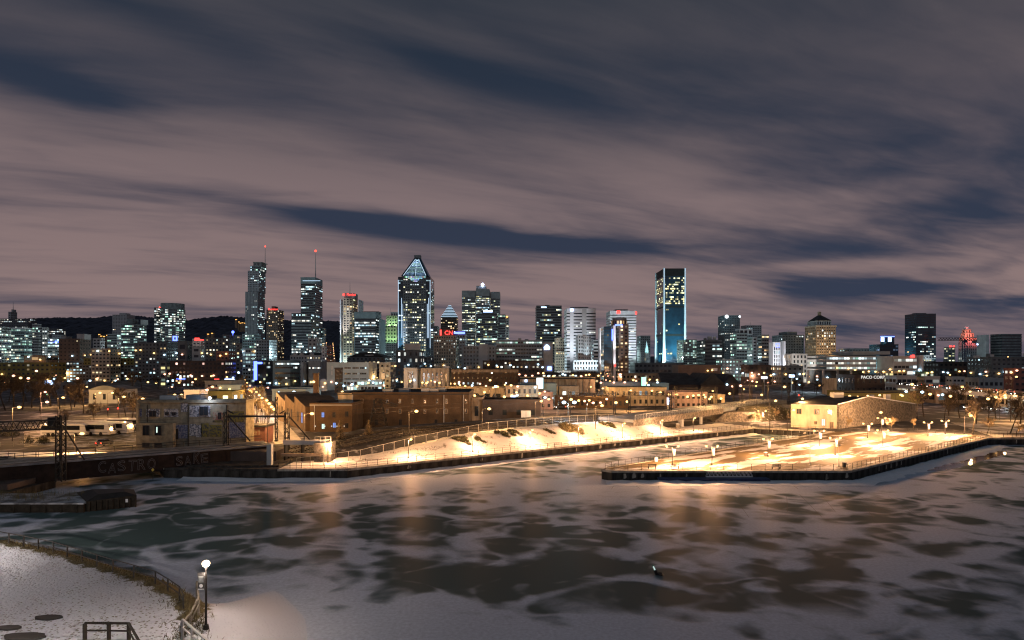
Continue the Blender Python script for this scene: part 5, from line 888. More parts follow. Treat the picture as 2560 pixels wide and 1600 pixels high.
# brick warehouse
b = Bld('brick_warehouse', 'long brown brick warehouse with small dark windows beside the tracks', 845, 1172, 191, 24); b.tier(880, 1172, 986, None, m='brick', st=None); b.tier(845, 879.8, 988, None, 0, 20, 'cream', None, part='painted_end_wall')
for x_ in (905, 936, 968, 1000, 1031, 1062, 1093, 1116, 1165):
    for y_ in (1003, 1028): win(b, x_ - 2.6, x_ + 2.6, y_ - 5, y_ + 5, 'glass', frame='tan')
for x_ in (886, 941, 1001, 1090, 1140): win(b, x_ - 3, x_ + 3, 1049, 1062, 'glass', frame='brick_d', name='door')
b.box('eaves_band', 'roof', 844, 1173, 984.4, 986.6, -.3, 24.2); b.strip('downpipe', 'conc_lt', 881, 882.6, 987, 1062, -.25, .24); b.strip('downpipe', 'conc_lt', 1109, 1110.6, 987, 1062, -.25, .24); b.strip('downpipe', 'conc_lt', 1158, 1159, 987, 1062, -.25, .24); b.clutter(8, 984, 2); b.fin()
b = Bld('brick_annex', 'lower brown brick annex with blue and white lit windows', 775, 880, 178, 14); b.tier(775, 880, 1013, None, m='brick', st=None)
for x_, y_, m_ in ((807.5, 1037, blit), (835, 1037, 'glass'), (867, 1035, 'glass'), (808, 1066, wlit), (836, 1063, blit), (897 - 30, 1064, 'glass')): win(b, x_ - 3.3, x_ + 3.3, y_ - 6, y_ + 6, m_, frame='brick_d')
b.box('coping', 'conc_lt', 774.5, 880.5, 1011.6, 1013.4, -.2, 14.2); b.strip('downpipe', 'conc_lt', 786, 787.2, 1014, 1075, -.25, .24)
for x_ in (788, 812, 829, 842, 860): o = b.strip('wall_lamp', 'lettr', x_, x_ + 1.6, 1064, 1066.5, -.3, .28)
b.fin()
# stepped street side of the warehouse, three bays along the street
S0, S1 = Vector((-59.5, 178)), Vector((-110, 262)); sd = (S1 - S0).normalized(); o = empty('stepped_street_range', (S0.x, S0.y, GZ), 'brick street range with three slanted sawtooth parapets', 'building')
for k in range(3):
    a = sd * (1 + k * 15); c = sd * (1 + (k + 1) * 15 - .2); n_ = Vector((-sd.y, sd.x)) * -1; e = [a, c, c + n_ * 11, a + n_ * 11]; mb = MB(); hs = (7.2, 9.6, 9.6, 7.2); mb.hull([(p.x, p.y, 0) for p in e], [(p.x, p.y, h_) for p, h_ in zip(e, hs)]); bay = mb.build('bay', M['brick'] if k < 2 else M['tan'], o)
    for j in (3.5, 9):
        q = sd * (1 + k * 15 + j); w_ = MB(); r_ = q + sd * 1.3; off = -n_ * .06; w_.face([(q.x + off.x, q.y + off.y, 2.2), (r_.x + off.x, r_.y + off.y, 2.2), (r_.x + off.x, r_.y + off.y, 5.2), (q.x + off.x, q.y + off.y, 5.2)]); w_.build('window', blit if (k == 0 and j < 5) else M['glass'], bay)
b = Bld('cream_workshop', 'cream workshop with a flat dark roof behind the sawtooth range', 700, 782, 262, 16); b.tier(700, 760, 992, None, m='cream', st=S(cw=5, fh=6, fw=.3, hh=.3, pl=.05)); b.tier(760.3, 782, 992, None, 1.5, 12, 'pinkw', None); b.fin()
b = simple('long_grey_roof_shed', 'long shed with a pale grey roof edge and green-white yard lamps', 680, 802, 976, 320, 24, 'teal', None); b.fin()
c = P(790.5, 1010, 225); ch = empty('brick_chimney', (c.x, 225, GZ), 'tall square brick chimney above the annex roof', 'chimney'); hz = P(0, 936, 225).z - GZ; mb = MB(); mb.hull([(-.95, -.95, 0), (.95, -.95, 0), (.95, .95, 0), (-.95, .95, 0)], [(-.78, -.78, hz), (.78, -.78, hz), (.78, .78, hz), (-.78, .78, hz)]); mb.build('shaft', M['brick'], ch); mb = MB(); mb.box(-.95, .95, -.95, .95, hz + .002, hz + .5); mb.build('cap', M['brick_d'], ch)
b = simple('dark_low_works', 'dark low works with a pale electrical cabinet in front', 1206, 1352, 1004, 204, 14, 'brick_d', S(cw=4, fh=6, fw=.3, hh=.3, pl=.05)); b.tier(1176, 1205.6, 999, None, 1, 14, 'tan', S(cw=3, fh=4, fw=.4, pl=.2, pal=WRM)); b.fin()
b = Bld('sawtooth_roof_hall', 'hall with three dark sawtooth skylights', 1176, 1262, 236, 12, fit=False); b.tier(1176, 1262, 1003, None, m='tan', st=None, roof=False)
for k in range(3):
    xa, xb = b.X(1180 + k * 22), b.X(1200 + k * 22); mb = MB(); z0, z1 = b.Z(1002.9), b.Z(986); mb.v += [(xa, 0, z0), (xb, 0, z0), (xa + (xb - xa) * .45, 0, z1), (xa, 12, z0), (xb, 12, z0), (xa + (xb - xa) * .45, 12, z1)]; mb.f += [(0, 1, 2), (3, 5, 4), (0, 2, 5, 3), (1, 4, 5, 2)]; mb.c += [None] * 4; mb.build('sawtooth_skylight', M['roof'], b.o)
b.fin()
cb = empty('electrical_cabinet', (P(1315, 0, 196).x, 196, GZ), 'pale grey electrical cabinet on legs before the dark works', 'cabinet'); w = 12 * 196 / F; z1 = P(0, 1027, 196).z - GZ; mb = MB(); mb.box(-w, w, 0, 1.6, z1 - 2.4, z1); mb.build('housing', M['conc_lt'], cb); mb = MB(); mb.box(-.05, .05, -.05, -.001, z1 - 2.2, z1 - .2); mb.build('door_seam', M['black'], cb); mb = MB(); [mb.box(x_ - .1, x_ + .1, .3, .5, 0, z1 - 2.401) for x_ in (-w + .2, w - .2)]; mb.build('stand', M['steel'], cb)
# graffiti-covered signal building
GB = mat('stained_render', (.30, .26, .18), rough=.9, scale=.7, col2=(.13, .115, .085), lo=.4, hi=.68, detail=8, bump=.2)
graf = mat('spray_paint', (.10, .11, .14), rough=.7, scale=2.3, col2=(.42, .42, .44), lo=.46, hi=.54, detail=3); graf2 = mat('spray_paint_red', (.30, .13, .09), rough=.7, scale=1.6, col2=(.36, .30, .22), lo=.45, hi=.55, detail=2); graf3 = mat('spray_paint_yellow', (.20, .17, .04), rough=.7, scale=2.0, col2=(.06, .06, .06), lo=.46, hi=.56, detail=3); graf4 = mat('spray_paint_blue', (.07, .085, .16), rough=.7, scale=2.5, col2=(.22, .22, .26), lo=.45, hi=.6, detail=3)
b = Bld('graffiti_building', 'derelict two-storey building covered in graffiti beside the tracks', 344, 615, 141, 4.5); b.tier(344, 615, 1007, None, m=GB, st=None); b.box('cornice', GB, 342, 617, 1003.5, 1007, -.35, 4.8); b.box('side_pilaster', GB, 344, 349, 1008, None, -.5, -.005)
b.box('projecting_bay', GB, 349, 440, 1056, None, -1.3, -.003)
for x0_, x1_, y0_, y1_, m_ in ((366, 400, 1022, 1042, graf), (410, 446, 1022, 1042, graf), (474, 526, 1014, 1042, graf), (345.5, 355, 1022, 1042, graf4), (533, 558, 1030, 1050, graf2), (532, 574, 1051, 1056, graf3), (574, 610, 1028, 1056, graf3)): b.box('mural', m_, x0_, x1_, y0_, y1_, -.06, -.002)
for x0_, x1_, y0_, y1_, m_ in ((432, 470, 1062, 1096, graf4), (474, 490, 1060, 1090, graf), (503, 522, 1058, 1092, graf3), (524, 554, 1062, 1092, graf3), (566, 612, 1056, 1095, graf4), (452, 470, 1008, 1030, graf), (490, 505, 1063, 1093, graf)): b.box('mural', m_, x0_, x1_, y0_, y1_, -.05 if x0_ > 440 else -.08, -.002)
for x0_, x1_, y0_, y1_, fc in ((374, 390, 1028, 1041, -.07), (414, 422, 1031, 1037, -.07), (431, 439, 1031, 1037, -.07), (500, 520, 1017, 1038, -.07), (546, 553, 1032, 1047, -.07), (366, 381, 1063, 1086, -1.3), (396, 411, 1063, 1086, -1.3), (365, 382, 1106, 1116, -1.3), (395, 412, 1106, 1116, -1.3)): win(b, x0_, x1_, y0_, y1_, 'glass', face=fc, frame='brick_d', t=.08)
b.strip('lit_window_strip', wlit, 399, 402, 1066, 1080, -1.34, .015); b.box('door', 'black', 436, 446, 1072, 1098, -.1, -.052)
for x_ in (368, 470, 566): mb = MB(); mb.box(b.X(x_), b.X(x_) + .14, -.14, -.002, b.Z(1118), b.Z(1012)); mb.build('drain_pipe', M['black'], b.o)
b.clutter(2, 1003, 1.4); l = MB(); l.ball((b.X(521), .6, b.Z(996)), .3, 8, 5); l.tube((b.X(521), .6, b.Z(1003)), (b.X(521), .6, b.Z(997)), .05); l.build('roof_floodlight', emi('blue_white_flood', (.55, .68, 1), 40), b.o); b.fin()
light('POINT', P(521, 996, 140.2) + Vector((0, -.9, 0)), (.6, .72, 1), 500)
b = Bld('brick_hut', 'small graffiti-tagged brick hut beside the graffiti building', 616, 664, 152, 5, 'hut'); b.tier(616, 664, 1068, None, m='redbrick', st=None, roof=False); b.box('roof_slab', 'roof', 614, 666, 1063, 1067.8, -.3, 5.3); b.box('mural', graf2, 621, 650, 1074, 1088, -.05, -.002); b.fin()
# yellow house with the long rubble wall
f1, f2, f3, f4 = Vector((86.5, 191)), Vector((98.7, 187)), Vector((141, 216)), Vector((129, 224)); o = empty('stone_workshop', (f1.x, f1.y, GZ), 'stone workshop with yellow-lit front and long rubble side wall', 'building')
def loc2(p, z): return (p.x - f1.x, p.y - f1.y, z - GZ)
ins = .35; ridge2 = f2 + (f3 - f2) * .36; ridge1 = f1 + (f4 - f1) * .36
mb = MB(); mb.face([loc2(f1, GZ), loc2(f2, GZ), loc2(f2, 9.0), loc2(f1, 9.0)]); mb.face([loc2(f1, GZ), loc2(f1, 9.0), loc2(ridge1, 10.8), loc2(f4, 7.2), loc2(f4, GZ)]); mb.build('front_wall', M['beige'], o)
mb = MB(); n3 = (f3 - f2).normalized(); nn = Vector((n3.y, -n3.x)) * .5; pts_ = [loc2(f2, GZ), loc2(f3, GZ), loc2(f3, 7.2), loc2(ridge2, 10.8), loc2(f2, 9.0)]; q_s = [(x + nn.x, y + nn.y, z) for x, y, z in pts_]; mb.hull(pts_, q_s); mb.build('rubble_wall', M['stonew'], o)
mb = MB(); up = .12; dpx = (f2 - f1).normalized() * .3
mb.face([loc2(f1 - dpx - n3 * .4, 8.85 + up), loc2(f2 + dpx - n3 * .4, 8.85 + up), loc2(ridge2 + dpx, 10.8 + up), loc2(ridge1 - dpx, 10.8 + up)]); mb.face([loc2(ridge1 - dpx, 10.8 + up), loc2(ridge2 + dpx, 10.8 + up), loc2(f3 + dpx, 7.2 + up), loc2(f4 - dpx, 7.2 + up)]); mb.build('roof', M['roof'], o)
mb = MB(); gp = [f2, ridge2, f3]; gz = [9.1, 10.9, 7.3]
for i in range(2): mb.tube(loc2(gp[i] + nn * .6, gz[i] + .1), loc2(gp[i + 1] + nn * .6, gz[i + 1] + .1), .2, n=4)
mb.build('snowy_coping', M['snow'], o); mb = MB(); mb.tube(loc2(f1, 8.8), loc2(f2, 8.8), .16, n=4); mb.build('gutter', M['conc_lt'], o)
fd = (f2 - f1).normalized(); fn = Vector((fd.y, -fd.x))
def fwin(t, z0, w, h, m='glass', name='window'):
    a = f1 + fd * t + fn * .05; c_ = a + fd * w; fr = MB()
    for p, q, za, zb_ in ((a - fd * .1, a, z0 - .1, z0 + h + .1), (c_, c_ + fd * .1, z0 - .1, z0 + h + .1), (a, c_, z0 + h, z0 + h + .1), (a, c_, z0 - .12, z0), (a + fd * (w / 2 - .05), a + fd * (w / 2 + .05), z0, z0 + h)):
        r1, r2 = p + fn * .08, q + fn * .08; fr.hull([loc2(p, za), loc2(q, za), loc2(r2, za), loc2(r1, za)][::-1], [loc2(p, zb_), loc2(q, zb_), loc2(r2, zb_), loc2(r1, zb_)][::-1])
    w_ = fr.build(name, M['tan'], o); g = MB(); g.face([loc2(a, z0), loc2(c_, z0), loc2(c_, z0 + h), loc2(a, z0 + h)]); g.build('pane', M.get(m) or m, w_)
for t in (1.6, 6.6, 10.2): fwin(t, 6.0, 1.3, 1.5)
fwin(8.6, 2.6, .9, 2.0, wlit, 'door'); fwin(6.6, 3.0, .6, .8); fwin(10.9, 2.0, .9, 1.7, 'brown', 'door')
for t, h_ in ((.5, 1.0), (.72, .8)): p_ = f2 + (f3 - f2) * t; mb = MB(); mb.box(-.8, .8, -.8, .8, 0, 2.6); mb.build('chimney', M['conc_lt'], o, loc2(p_ - nn * 5, 7.6 + h_))
p_ = f1 + (f4 - f1) * .3 + fd * 6; mb = MB(); mb.box(-1.6, 1.6, -1.2, 1.2, 0, 2.2); mb.build('roof_vent', M['conc_lt'], o, loc2(p_, 10.0))
# ------------------------------------------------------------------ railings and fences
def railing(name, label, pts, h=1.05, sp=2.0, rails=(1.0, .55, .15), m='post', r=.045, rr=.03, cat='railing', mesh=None):
    pts = [Vector(p) for p in pts]; o = empty(name, pts[0], label, cat); base = pts[0]; pb = MB(); pb.tube((0, 0, -.1), (0, 0, h), r, n=5); me = pb.mesh('post', M[m])
    segs = [(a, b_) for a, b_ in zip(pts, pts[1:])]
    for a, b_ in segs:
        k = max(1, round((b_ - a).length / sp))
        for i in range(k + (1 if b_ == pts[-1] else 0)):
            p = bpy.data.objects.new('post', me); COL.objects.link(p); p.parent = o; p.location = a + (b_ - a) * i / k - base
    for z in rails:
        mb = MB()
        for a, b_ in segs: mb.tube(a - base + Vector((0, 0, z * h)), b_ - base + Vector((0, 0, z * h)), rr, n=4)
        mb.build('rail', M[m], o)
    if mesh:
        mb = MB()
        for a, b_ in segs: mb.face([a - base + Vector((0, 0, .05)), b_ - base + Vector((0, 0, .05)), b_ - base + Vector((0, 0, h)), a - base + Vector((0, 0, h))])
        mb.build('wire_mesh', mesh, o)
    return o
def q3(t, s, dz=0): x, y = Q(t, s); return (x, y, bank_h(t, s) + dz)
link = bpy.data.materials.new('chain_link'); link.use_nodes = True; nt = link.node_tree; pb_ = nt.nodes['Principled BSDF']; pb_.inputs['Base Color'].default_value = (.05, .05, .05, 1); tr = nt.nodes.new('ShaderNodeBsdfTransparent'); mx = nt.nodes.new('ShaderNodeMixShader'); mx.inputs[0].default_value = .13; nt.links.new(tr.outputs[0], mx.inputs[1]); nt.links.new(pb_.outputs[0], mx.inputs[2]); nt.links.new(mx.outputs[0], nt.nodes['Material Output'].inputs[0])
railing('quay_railing', 'long post-and-rail railing along the snowy quay edge', [(-44, 116.1, GZ + .08), (-31.2, 116.6, GZ + .08), (*Q(2, .5), GZ + .1), (*Q(QL, .5), GZ + .1)], 1.1, 2.1)
railing('basin_end_railing', 'low railing on the short wall closing the basin', [(*Q(QL, .6), GZ + .1), (93, 179.8, GZ + .1), (100, 181, GZ + .1)], 1.1, 2.0)
railing('pier_side_railing', 'railing on the pier side facing the narrow basin', [(92.6, 178.2, GZ + .1), (19, 117.6, GZ + .1), (17.5, 115.6, GZ + .1), (18.8, 114.5, GZ + .1)], 1.1, 2.0)
railing('pier_front_railing', 'railing along the pier front above the blue dock', [(19.0, 114.45, GZ + .1), (62.3, 114.45, GZ + .1)], 1.15, 2.6)
railing('pier_long_railing', 'railing running back along the snow berm side of the pier', [(62.4, 114.6, GZ + .1), (125.6, 163.4, GZ + .1)], 1.15, 2.0)
railing('far_bank_railing', 'railing on the far bank right of the pier', [(126, 163.6, GZ + .1), (140, 164, GZ + .1), (230, 164, GZ + .1)], 1.1, 2.4)
railing('back_walk_railing', 'thin railing behind the far end of the pier', [(97, 182, GZ), (112, 178, GZ), (128, 171, GZ), (150, 168.5, GZ), (210, 167.5, GZ)], 1.1, 2.2)
railing('lawn_railing', 'curved dark railing around the snowy foreground lawn', [(x - .45, y - .45, fg_h(x - .45, y - .45)) for x, y in ((-75, 71.2), (-66, 70.6), (-58, 70), (-53, 67.9), (-48, 65.5), (-43, 62.7), (-38, 59.8), (-35, 58.2), (-32, 56.5), (-29.8, 54.6), (-27.7, 52.6), (-26.4, 50.8))], 1.15, 2.6, (1.0, .5), m='black', r=.075, rr=.05)
railing('track_fence', 'tall chain link fence with pale posts along the top of the snow bank', [q3(-8, 5), q3(6, 9), q3(20, 12.5), q3(40, 13.4), q3(60, 13.4), q3(80, 13.4), q3(100, 13.4)], 2.0, 3.0, (1.0,), 'steel', .05, .035, 'fence', link)
railing('canal_path_railing', 'thin railing on the lit canal path behind the bridge', [(-200, 131.5, GZ), (-78, 130.6, GZ)], 1.2, 3.2)
railing('bus_lot_fence', 'low fence along the bus parking lot', [(-125, 147, GZ), (-86, 147, GZ)], 1.1, 3.0, (1.0, .5), 'steel')
# ------------------------------------------------------------------ railway bridge, gantries, masts
BA, BB = Vector((-132, 67.5)), Vector((-50, 129)); BD = (BB - BA).normalized(); BNn = Vector((-BD.y, BD.x))
def bp3(px, s=0.0, z=0.0):     # point on the girder line under a photo column
    k = (px - CX) / F; t = (k * BA.y - BA.x) / (BD.x - k * BD.y); p = BA + BD * t + BNn * s; return Vector((p.x, p.y, z))
br = empty('railway_bridge', (BA.x, BA.y, 0), 'dark riveted railway girder bridge with outlined graffiti over the ice', 'bridge'); L = (BB - BA).length
def bbox_(mb, t0, t1, s0, s1, z0, z1):
    ps = [BD * t0 + BNn * s0, BD * t1 + BNn * s0, BD * t1 + BNn * s1, BD * t0 + BNn * s1]; mb.hull([(p.x, p.y, z0) for p in ps], [(p.x, p.y, z1) for p in ps])
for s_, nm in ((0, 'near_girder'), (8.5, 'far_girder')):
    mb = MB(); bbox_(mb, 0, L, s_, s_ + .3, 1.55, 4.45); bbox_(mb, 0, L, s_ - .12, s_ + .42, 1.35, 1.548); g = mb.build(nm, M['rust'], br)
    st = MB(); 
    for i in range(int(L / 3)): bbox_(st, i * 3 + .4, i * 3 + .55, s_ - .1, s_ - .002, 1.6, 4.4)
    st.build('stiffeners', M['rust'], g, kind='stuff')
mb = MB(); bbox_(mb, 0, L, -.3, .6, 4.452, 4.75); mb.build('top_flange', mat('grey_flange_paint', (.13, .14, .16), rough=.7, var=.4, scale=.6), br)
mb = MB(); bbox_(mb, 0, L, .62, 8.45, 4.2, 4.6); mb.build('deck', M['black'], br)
mb = MB(); [bbox_(mb, 0, L, s_, s_ + .12, 4.602, 4.78) for s_ in (2.2, 3.7, 5.6, 7.1)]; mb.build('running_rails', M['steel'], br)
mb = MB(); bbox_(mb, 0, L, 8.6, 8.7, 5.6, 5.7); bbox_(mb, 0, L, 8.6, 8.7, 5.1, 5.2); [bbox_(mb, i * 3, i * 3 + .1, 8.55, 8.75, 4.45, 5.598) for i in range(int(L / 3))]; mb.build('deck_handrail', M['black'], br)
ang = math.atan2(BD.y, BD.x); gp_ = mat('chalk_white_paint', (.11, .11, .12), rough=.8, var=.2)
for body, xa, xb, zz, hh in (('CASTRO', 245, 393, 1.95, 2.0), ('SAKE', 440, 524, 2.15, 2.0)):
    M['graf_line'] = gp_; rl = random.Random(len(body)); n_ = len(body)
    for i, ch_ in enumerate(body):
        pa, pb = bp3(xa + (xb - xa) * i / n_), bp3(xa + (xb - xa) * (i + .82) / n_); ln = (pb - pa).length; t = text_part(ch_, 'graf_line', 0, ln, 0, 0, br, 'graffiti_lettering', .02, .03, 0, hh * rl.uniform(.85, 1.1))
        off = BNn * -.16; t.location = (pa.x - BA.x + off.x, pa.y - BA.y + off.y, zz + rl.uniform(-.12, .12)); t.rotation_euler = (0, rl.uniform(-.14, .14), ang)
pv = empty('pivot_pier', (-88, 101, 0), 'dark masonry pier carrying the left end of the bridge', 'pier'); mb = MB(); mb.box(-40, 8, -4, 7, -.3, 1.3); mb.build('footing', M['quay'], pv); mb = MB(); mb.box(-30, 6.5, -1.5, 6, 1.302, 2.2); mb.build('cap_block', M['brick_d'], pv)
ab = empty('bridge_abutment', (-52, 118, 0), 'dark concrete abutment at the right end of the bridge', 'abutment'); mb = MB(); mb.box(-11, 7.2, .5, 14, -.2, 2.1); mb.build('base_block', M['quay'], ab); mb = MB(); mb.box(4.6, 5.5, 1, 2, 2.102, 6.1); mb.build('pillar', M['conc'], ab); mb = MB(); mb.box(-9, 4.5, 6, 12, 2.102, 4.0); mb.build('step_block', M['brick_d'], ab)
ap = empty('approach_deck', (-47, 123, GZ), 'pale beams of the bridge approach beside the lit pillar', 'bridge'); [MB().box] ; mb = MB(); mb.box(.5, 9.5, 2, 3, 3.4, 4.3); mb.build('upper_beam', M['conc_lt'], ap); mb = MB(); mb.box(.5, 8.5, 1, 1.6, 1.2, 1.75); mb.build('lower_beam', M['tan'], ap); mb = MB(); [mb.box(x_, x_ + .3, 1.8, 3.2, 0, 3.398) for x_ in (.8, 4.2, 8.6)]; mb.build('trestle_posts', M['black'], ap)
sp_ = empty('stone_pillar', (-38.2, 124.2, GZ), 'yellow-lit stone block with a small railing at the end of the bridge', 'pillar'); mb = MB(); mb.box(-1.7, 1.7, 0, 3.2, 0, 3.9); mb.build('masonry', M['stonew'], sp_); mb = MB(); [mb.tube((x_, .2, 3.9), (x_, .2, 5.1), .05, n=4) for x_ in (-1.6, -.5, .6, 1.6)]; [mb.tube((-1.6, .2, z_), (1.6, .2, z_), .04, n=4) for z_ in (4.5, 5.1)]; mb.build('top_rail', M['steel'], sp_); mb = MB(); [mb.tube((-.4 + i * .01, -.12, .3 + i * .35), (.4, -.12, .3 + i * .35), .03, n=4) for i in range(9)]; mb.build('ladder', M['black'], sp_)
# gantry left
def gantry(name, label, pl, pr, z0, ztop, bw=1.0, nb=14, left=True, right=True, braces=(), r=.09, lat=True, wp=.7):
    pl, pr = Vector(pl), Vector(pr); o = empty(name, (pl.x, pl.y, z0), label, 'gantry'); base = Vector((pl.x, pl.y, z0)); pr3 = Vector((pr.x, pr.y, z0)) - base; h = ztop - z0
    for on, p in ((left, Vector((0, 0, 0))), (right, pr3)):
        if on: mb = MB(); lattice(mb, p, p + Vector((0, 0, h)), wp, max(4, int(h / .9)), r); mb.build('mast', M['black'], o)
    mb = MB()
    if lat: lattice(mb, Vector((0, 0, h - bw)), pr3 + Vector((0, 0, h - bw)), bw, nb, r * .8, Vector((0, 0, 1)))
    else: mb.tube(Vector((0, 0, h - bw)), pr3 + Vector((0, 0, h - bw)), .28, n=4)
    mb.build('beam', M['black'], o)
    for a, c in braces: mb = MB(); mb.tube(Vector(a) - base, Vector(c) - base, .16, n=4); mb.build('brace', M['black'], o)
    return o
p0, p1 = P(152, 1120, 106), P(-60, 1120, 100)
g = gantry('bridge_gantry', 'black lattice gantry with a thick mast at the left of the bridge', (p1.x, p1.y), (p0.x, p0.y), 1.5, P(0, 1047, 106).z + .6, 1.5, 16, False, True, [(P(156, 1062, 106), P(211, 1150, 108)), (P(-60, 1135, 100), P(20, 1145, 102))], .12, True, 1.0)
mb = MB(); mb.box(P(124, 0, 106).x - p1.x, P(143, 0, 106).x - p1.x, p0.y - p1.y - .5, p0.y - p1.y + .5, P(0, 1064, 106).z - 1.5, P(0, 1043, 106).z - 1.5); mb.build('junction_box', M['black'], g)
p0, p1 = P(565, 1100, 128), P(717, 1110, 128)
gantry('bridge_gantry', 'black portal gantry with sloping braces at the right end of the bridge', (p0.x, p0.y), (p1.x, p1.y), 4.0, P(0, 1030, 128).z, .9, 10, True, True, [(P(573, 1042, 128), P(626, 1103, 128)), (P(722, 1040, 128), P(786, 1112, 128)), (P(569, 1026, 128), P(584, 1034, 128)), (P(700, 1034, 128), P(712, 1027, 128))], .1, False, .8)
def mast(name, label, px, ybot, ytop, Y, w=.6, r=.07, cat='mast', arm=0):
    z0 = P(px, ybot, Y).z; o = empty(name, (P(px, 0, Y).x, Y, z0), label, cat); h = P(px, ytop, Y).z - z0; mb = MB(); lattice(mb, (0, 0, 0), (0, 0, h), w, max(4, int(h / 1.0)), r); mb.build('shaft', M['black'], o); mb = MB(); mb.box(-w * .7, w * .7, -w * .7, w * .7, -.3, .05); mb.build('footing', M['quay'], o)
    if arm: mb = MB(); mb.tube((0, 0, h - .4), (arm, 0, h - .2), .06, n=4); mb.tube((0, 0, h - 1.6), (arm, 0, h - .3), .05, n=4); mb.build('bracket', M['black'], o)
    return o
mast('signal_mast', 'tall slim lattice mast behind the portal gantry', 691, 1100, 992, 132, .45)
t0 = empty('lattice_pylon', (P(945, 0, 168).x, 168, GZ), 'black tapering lattice pylon with a side arm before the brick warehouse', 'pylon'); mb = MB(); zt = P(0, 997, 168).z - GZ; cs_ = [(-3, -2), (3, -2), (3, 2), (-3, 2)]
for i, (x_, y_) in enumerate(cs_):
    mb.tube((x_, y_, 0), (x_ * .24, y_ * .24, zt), .12, n=4); x2, y2 = cs_[(i + 1) % 4]
    for k in range(5):
        f0, f1_ = 1 - .76 * k / 5, 1 - .76 * (k + 1) / 5; mb.tube((x_ * f0, y_ * f0, zt * k / 5), (x2 * f1_, y2 * f1_, zt * (k + 1) / 5), .07, n=3); mb.tube((x2 * f0, y2 * f0, zt * k / 5), (x_ * f1_, y_ * f1_, zt * (k + 1) / 5), .07, n=3); mb.tube((x_ * f1_, y_ * f1_, zt * (k + 1) / 5), (x2 * f1_, y2 * f1_, zt * (k + 1) / 5), .07, n=3)
mb.build('legs', M['black'], t0); mb = MB(); lattice(mb, (0, 0, zt - .3), (5.4, 0, zt - 2.0), .7, 7, .07); mb.tube((0, 0, zt), (5.4, 0, zt - 1.9), .07, n=4); mb.build('arm', M['black'], t0)
# catenary gantries over the right-hand tracks
a, c = P(1424, 0, 196), P(1536, 0, 192); gantry('track_gantry', 'black lattice track gantry left of the viaduct', (a.x, 196), (c.x, 192), 4.5, P(0, 978, 196).z, .9, 14, True, True, r=.08)
a, c = P(1573, 0, 205), P(1676, 0, 200); gantry('track_gantry', 'black lattice track gantry in front of the pink depot', (a.x, 205), (c.x, 200), 4.5, P(0, 978, 205).z, .9, 14, True, True, r=.08)
a, c = P(1690, 0, 232), P(1790, 0, 228); gantry('track_gantry', 'black track gantry over the dark train yard', (a.x, 232), (c.x, 228), 4.5, P(0, 966, 232).z, .9, 14, True, True, r=.08)
a, c = P(1876, 0, 262), P(1972, 0, 258); gantry('track_gantry', 'farther black gantry beside the small cyan screen', (a.x, 262), (c.x, 258), 4.0, P(0, 955, 262).z, .8, 12, True, True, r=.08)
for i, (px, yb_, yt_, Y) in enumerate(((1856, 1015, 962, 232), (1920, 1000, 950, 290), (1834, 1000, 962, 250), (1756, 1012, 965, 215), (1908, 1008, 956, 255))): mast('catenary_mast', f'{ordl(i, 5) if False else ORD[i]} black catenary mast, counting from the viaduct end, over the yard', px, yb_, yt_, Y, .45, .06, 'mast', 2.2)
# tracks on the embankment
for k, s_ in enumerate((18.5, 23.5, 29.0)):
    x0, y0 = Q(-6, s_); o = empty('railway_track', (x0, y0, 0), ('nearest', 'middle', 'farthest')[k] + ' railway track on the dark embankment', 'track')
    for g_ in (-.72, .72):
        mb = MB(); ts = [-6 + i * 5 for i in range(22)]
        for ta, tb in zip(ts, ts[1:]): (xa, ya), (xb, yb_) = Q(ta, s_ + g_), Q(tb, s_ + g_); mb.tube((xa - x0, ya - y0, emb_h(ta, s_) + .22), (xb - x0, yb_ - y0, emb_h(tb, s_) + .22), .07, n=4)
        mb.build('rail', M['post'], o)
    mb = MB()
    for i in range(150): t = -6 + i * .7; (xa, ya), (xb, yb_) = Q(t, s_ - 1.25), Q(t, s_ + 1.25); mb.tube((xa - x0, ya - y0, emb_h(t, s_) + .08), (xb - x0, yb_ - y0, emb_h(t, s_) + .08), .11, n=4)
    mb.build('sleepers', M['dkwood'], o, kind='stuff')
# viaduct
v0, v1 = Vector(Q(98, 24)), Vector((122, 272)); VD = (v1 - v0).normalized(); VN = Vector((-VD.y, VD.x)); vo = empty('rail_viaduct', (v0.x, v0.y, GZ), 'concrete rail viaduct with lattice parapet right of the snow bank', 'viaduct')
va, vb_ = P(1588, 1045, 168), P(1905, 1004, 236); va, vb_ = Vector((va.x, va.y)), Vector((vb_.x, vb_.y)); vo.location = (va.x, va.y, 0); VD = (vb_ - va).normalized(); VN = Vector((-VD.y, VD.x)); VL = (vb_ - va).length
def vbox(mb, t0, t1, s0, s1, z0, z1, dz=0.0):
    ps = [VD * t0 + VN * s0, VD * t1 + VN * s0, VD * t1 + VN * s1, VD * t0 + VN * s1]; mb.hull([(p.x, p.y, z0) for p in ps], [(p.x, p.y, z1) for p in ps])
mb = MB(); vbox(mb, 0, VL * .62, 0, .6, 4.4, 6.2); mb.build('edge_girder', M['stonew'], vo); mb = MB(); vbox(mb, 0, VL * 1.3, .602, 12, 5.4, 6.25); mb.build('deck', M['conc_dk'], vo); mb = MB(); vbox(mb, VL * .62, VL * 1.3, .05, .6, 5.0, 6.2); mb.build('edge_wall', M['conc_dk'], vo)
mb = MB(); k = int(VL * 1.1 / 1.5)
for i in range(k):
    a_ = VD * i * 1.5; c_ = VD * (i + 1) * 1.5; mb.tube((a_.x, a_.y, 6.2), (a_.x, a_.y, 7.5), .03, n=3); mb.tube((a_.x, a_.y, 6.3) if i % 2 else (c_.x, c_.y, 6.3), (c_.x, c_.y, 7.45) if i % 2 else (a_.x, a_.y, 7.45), .022, n=3)
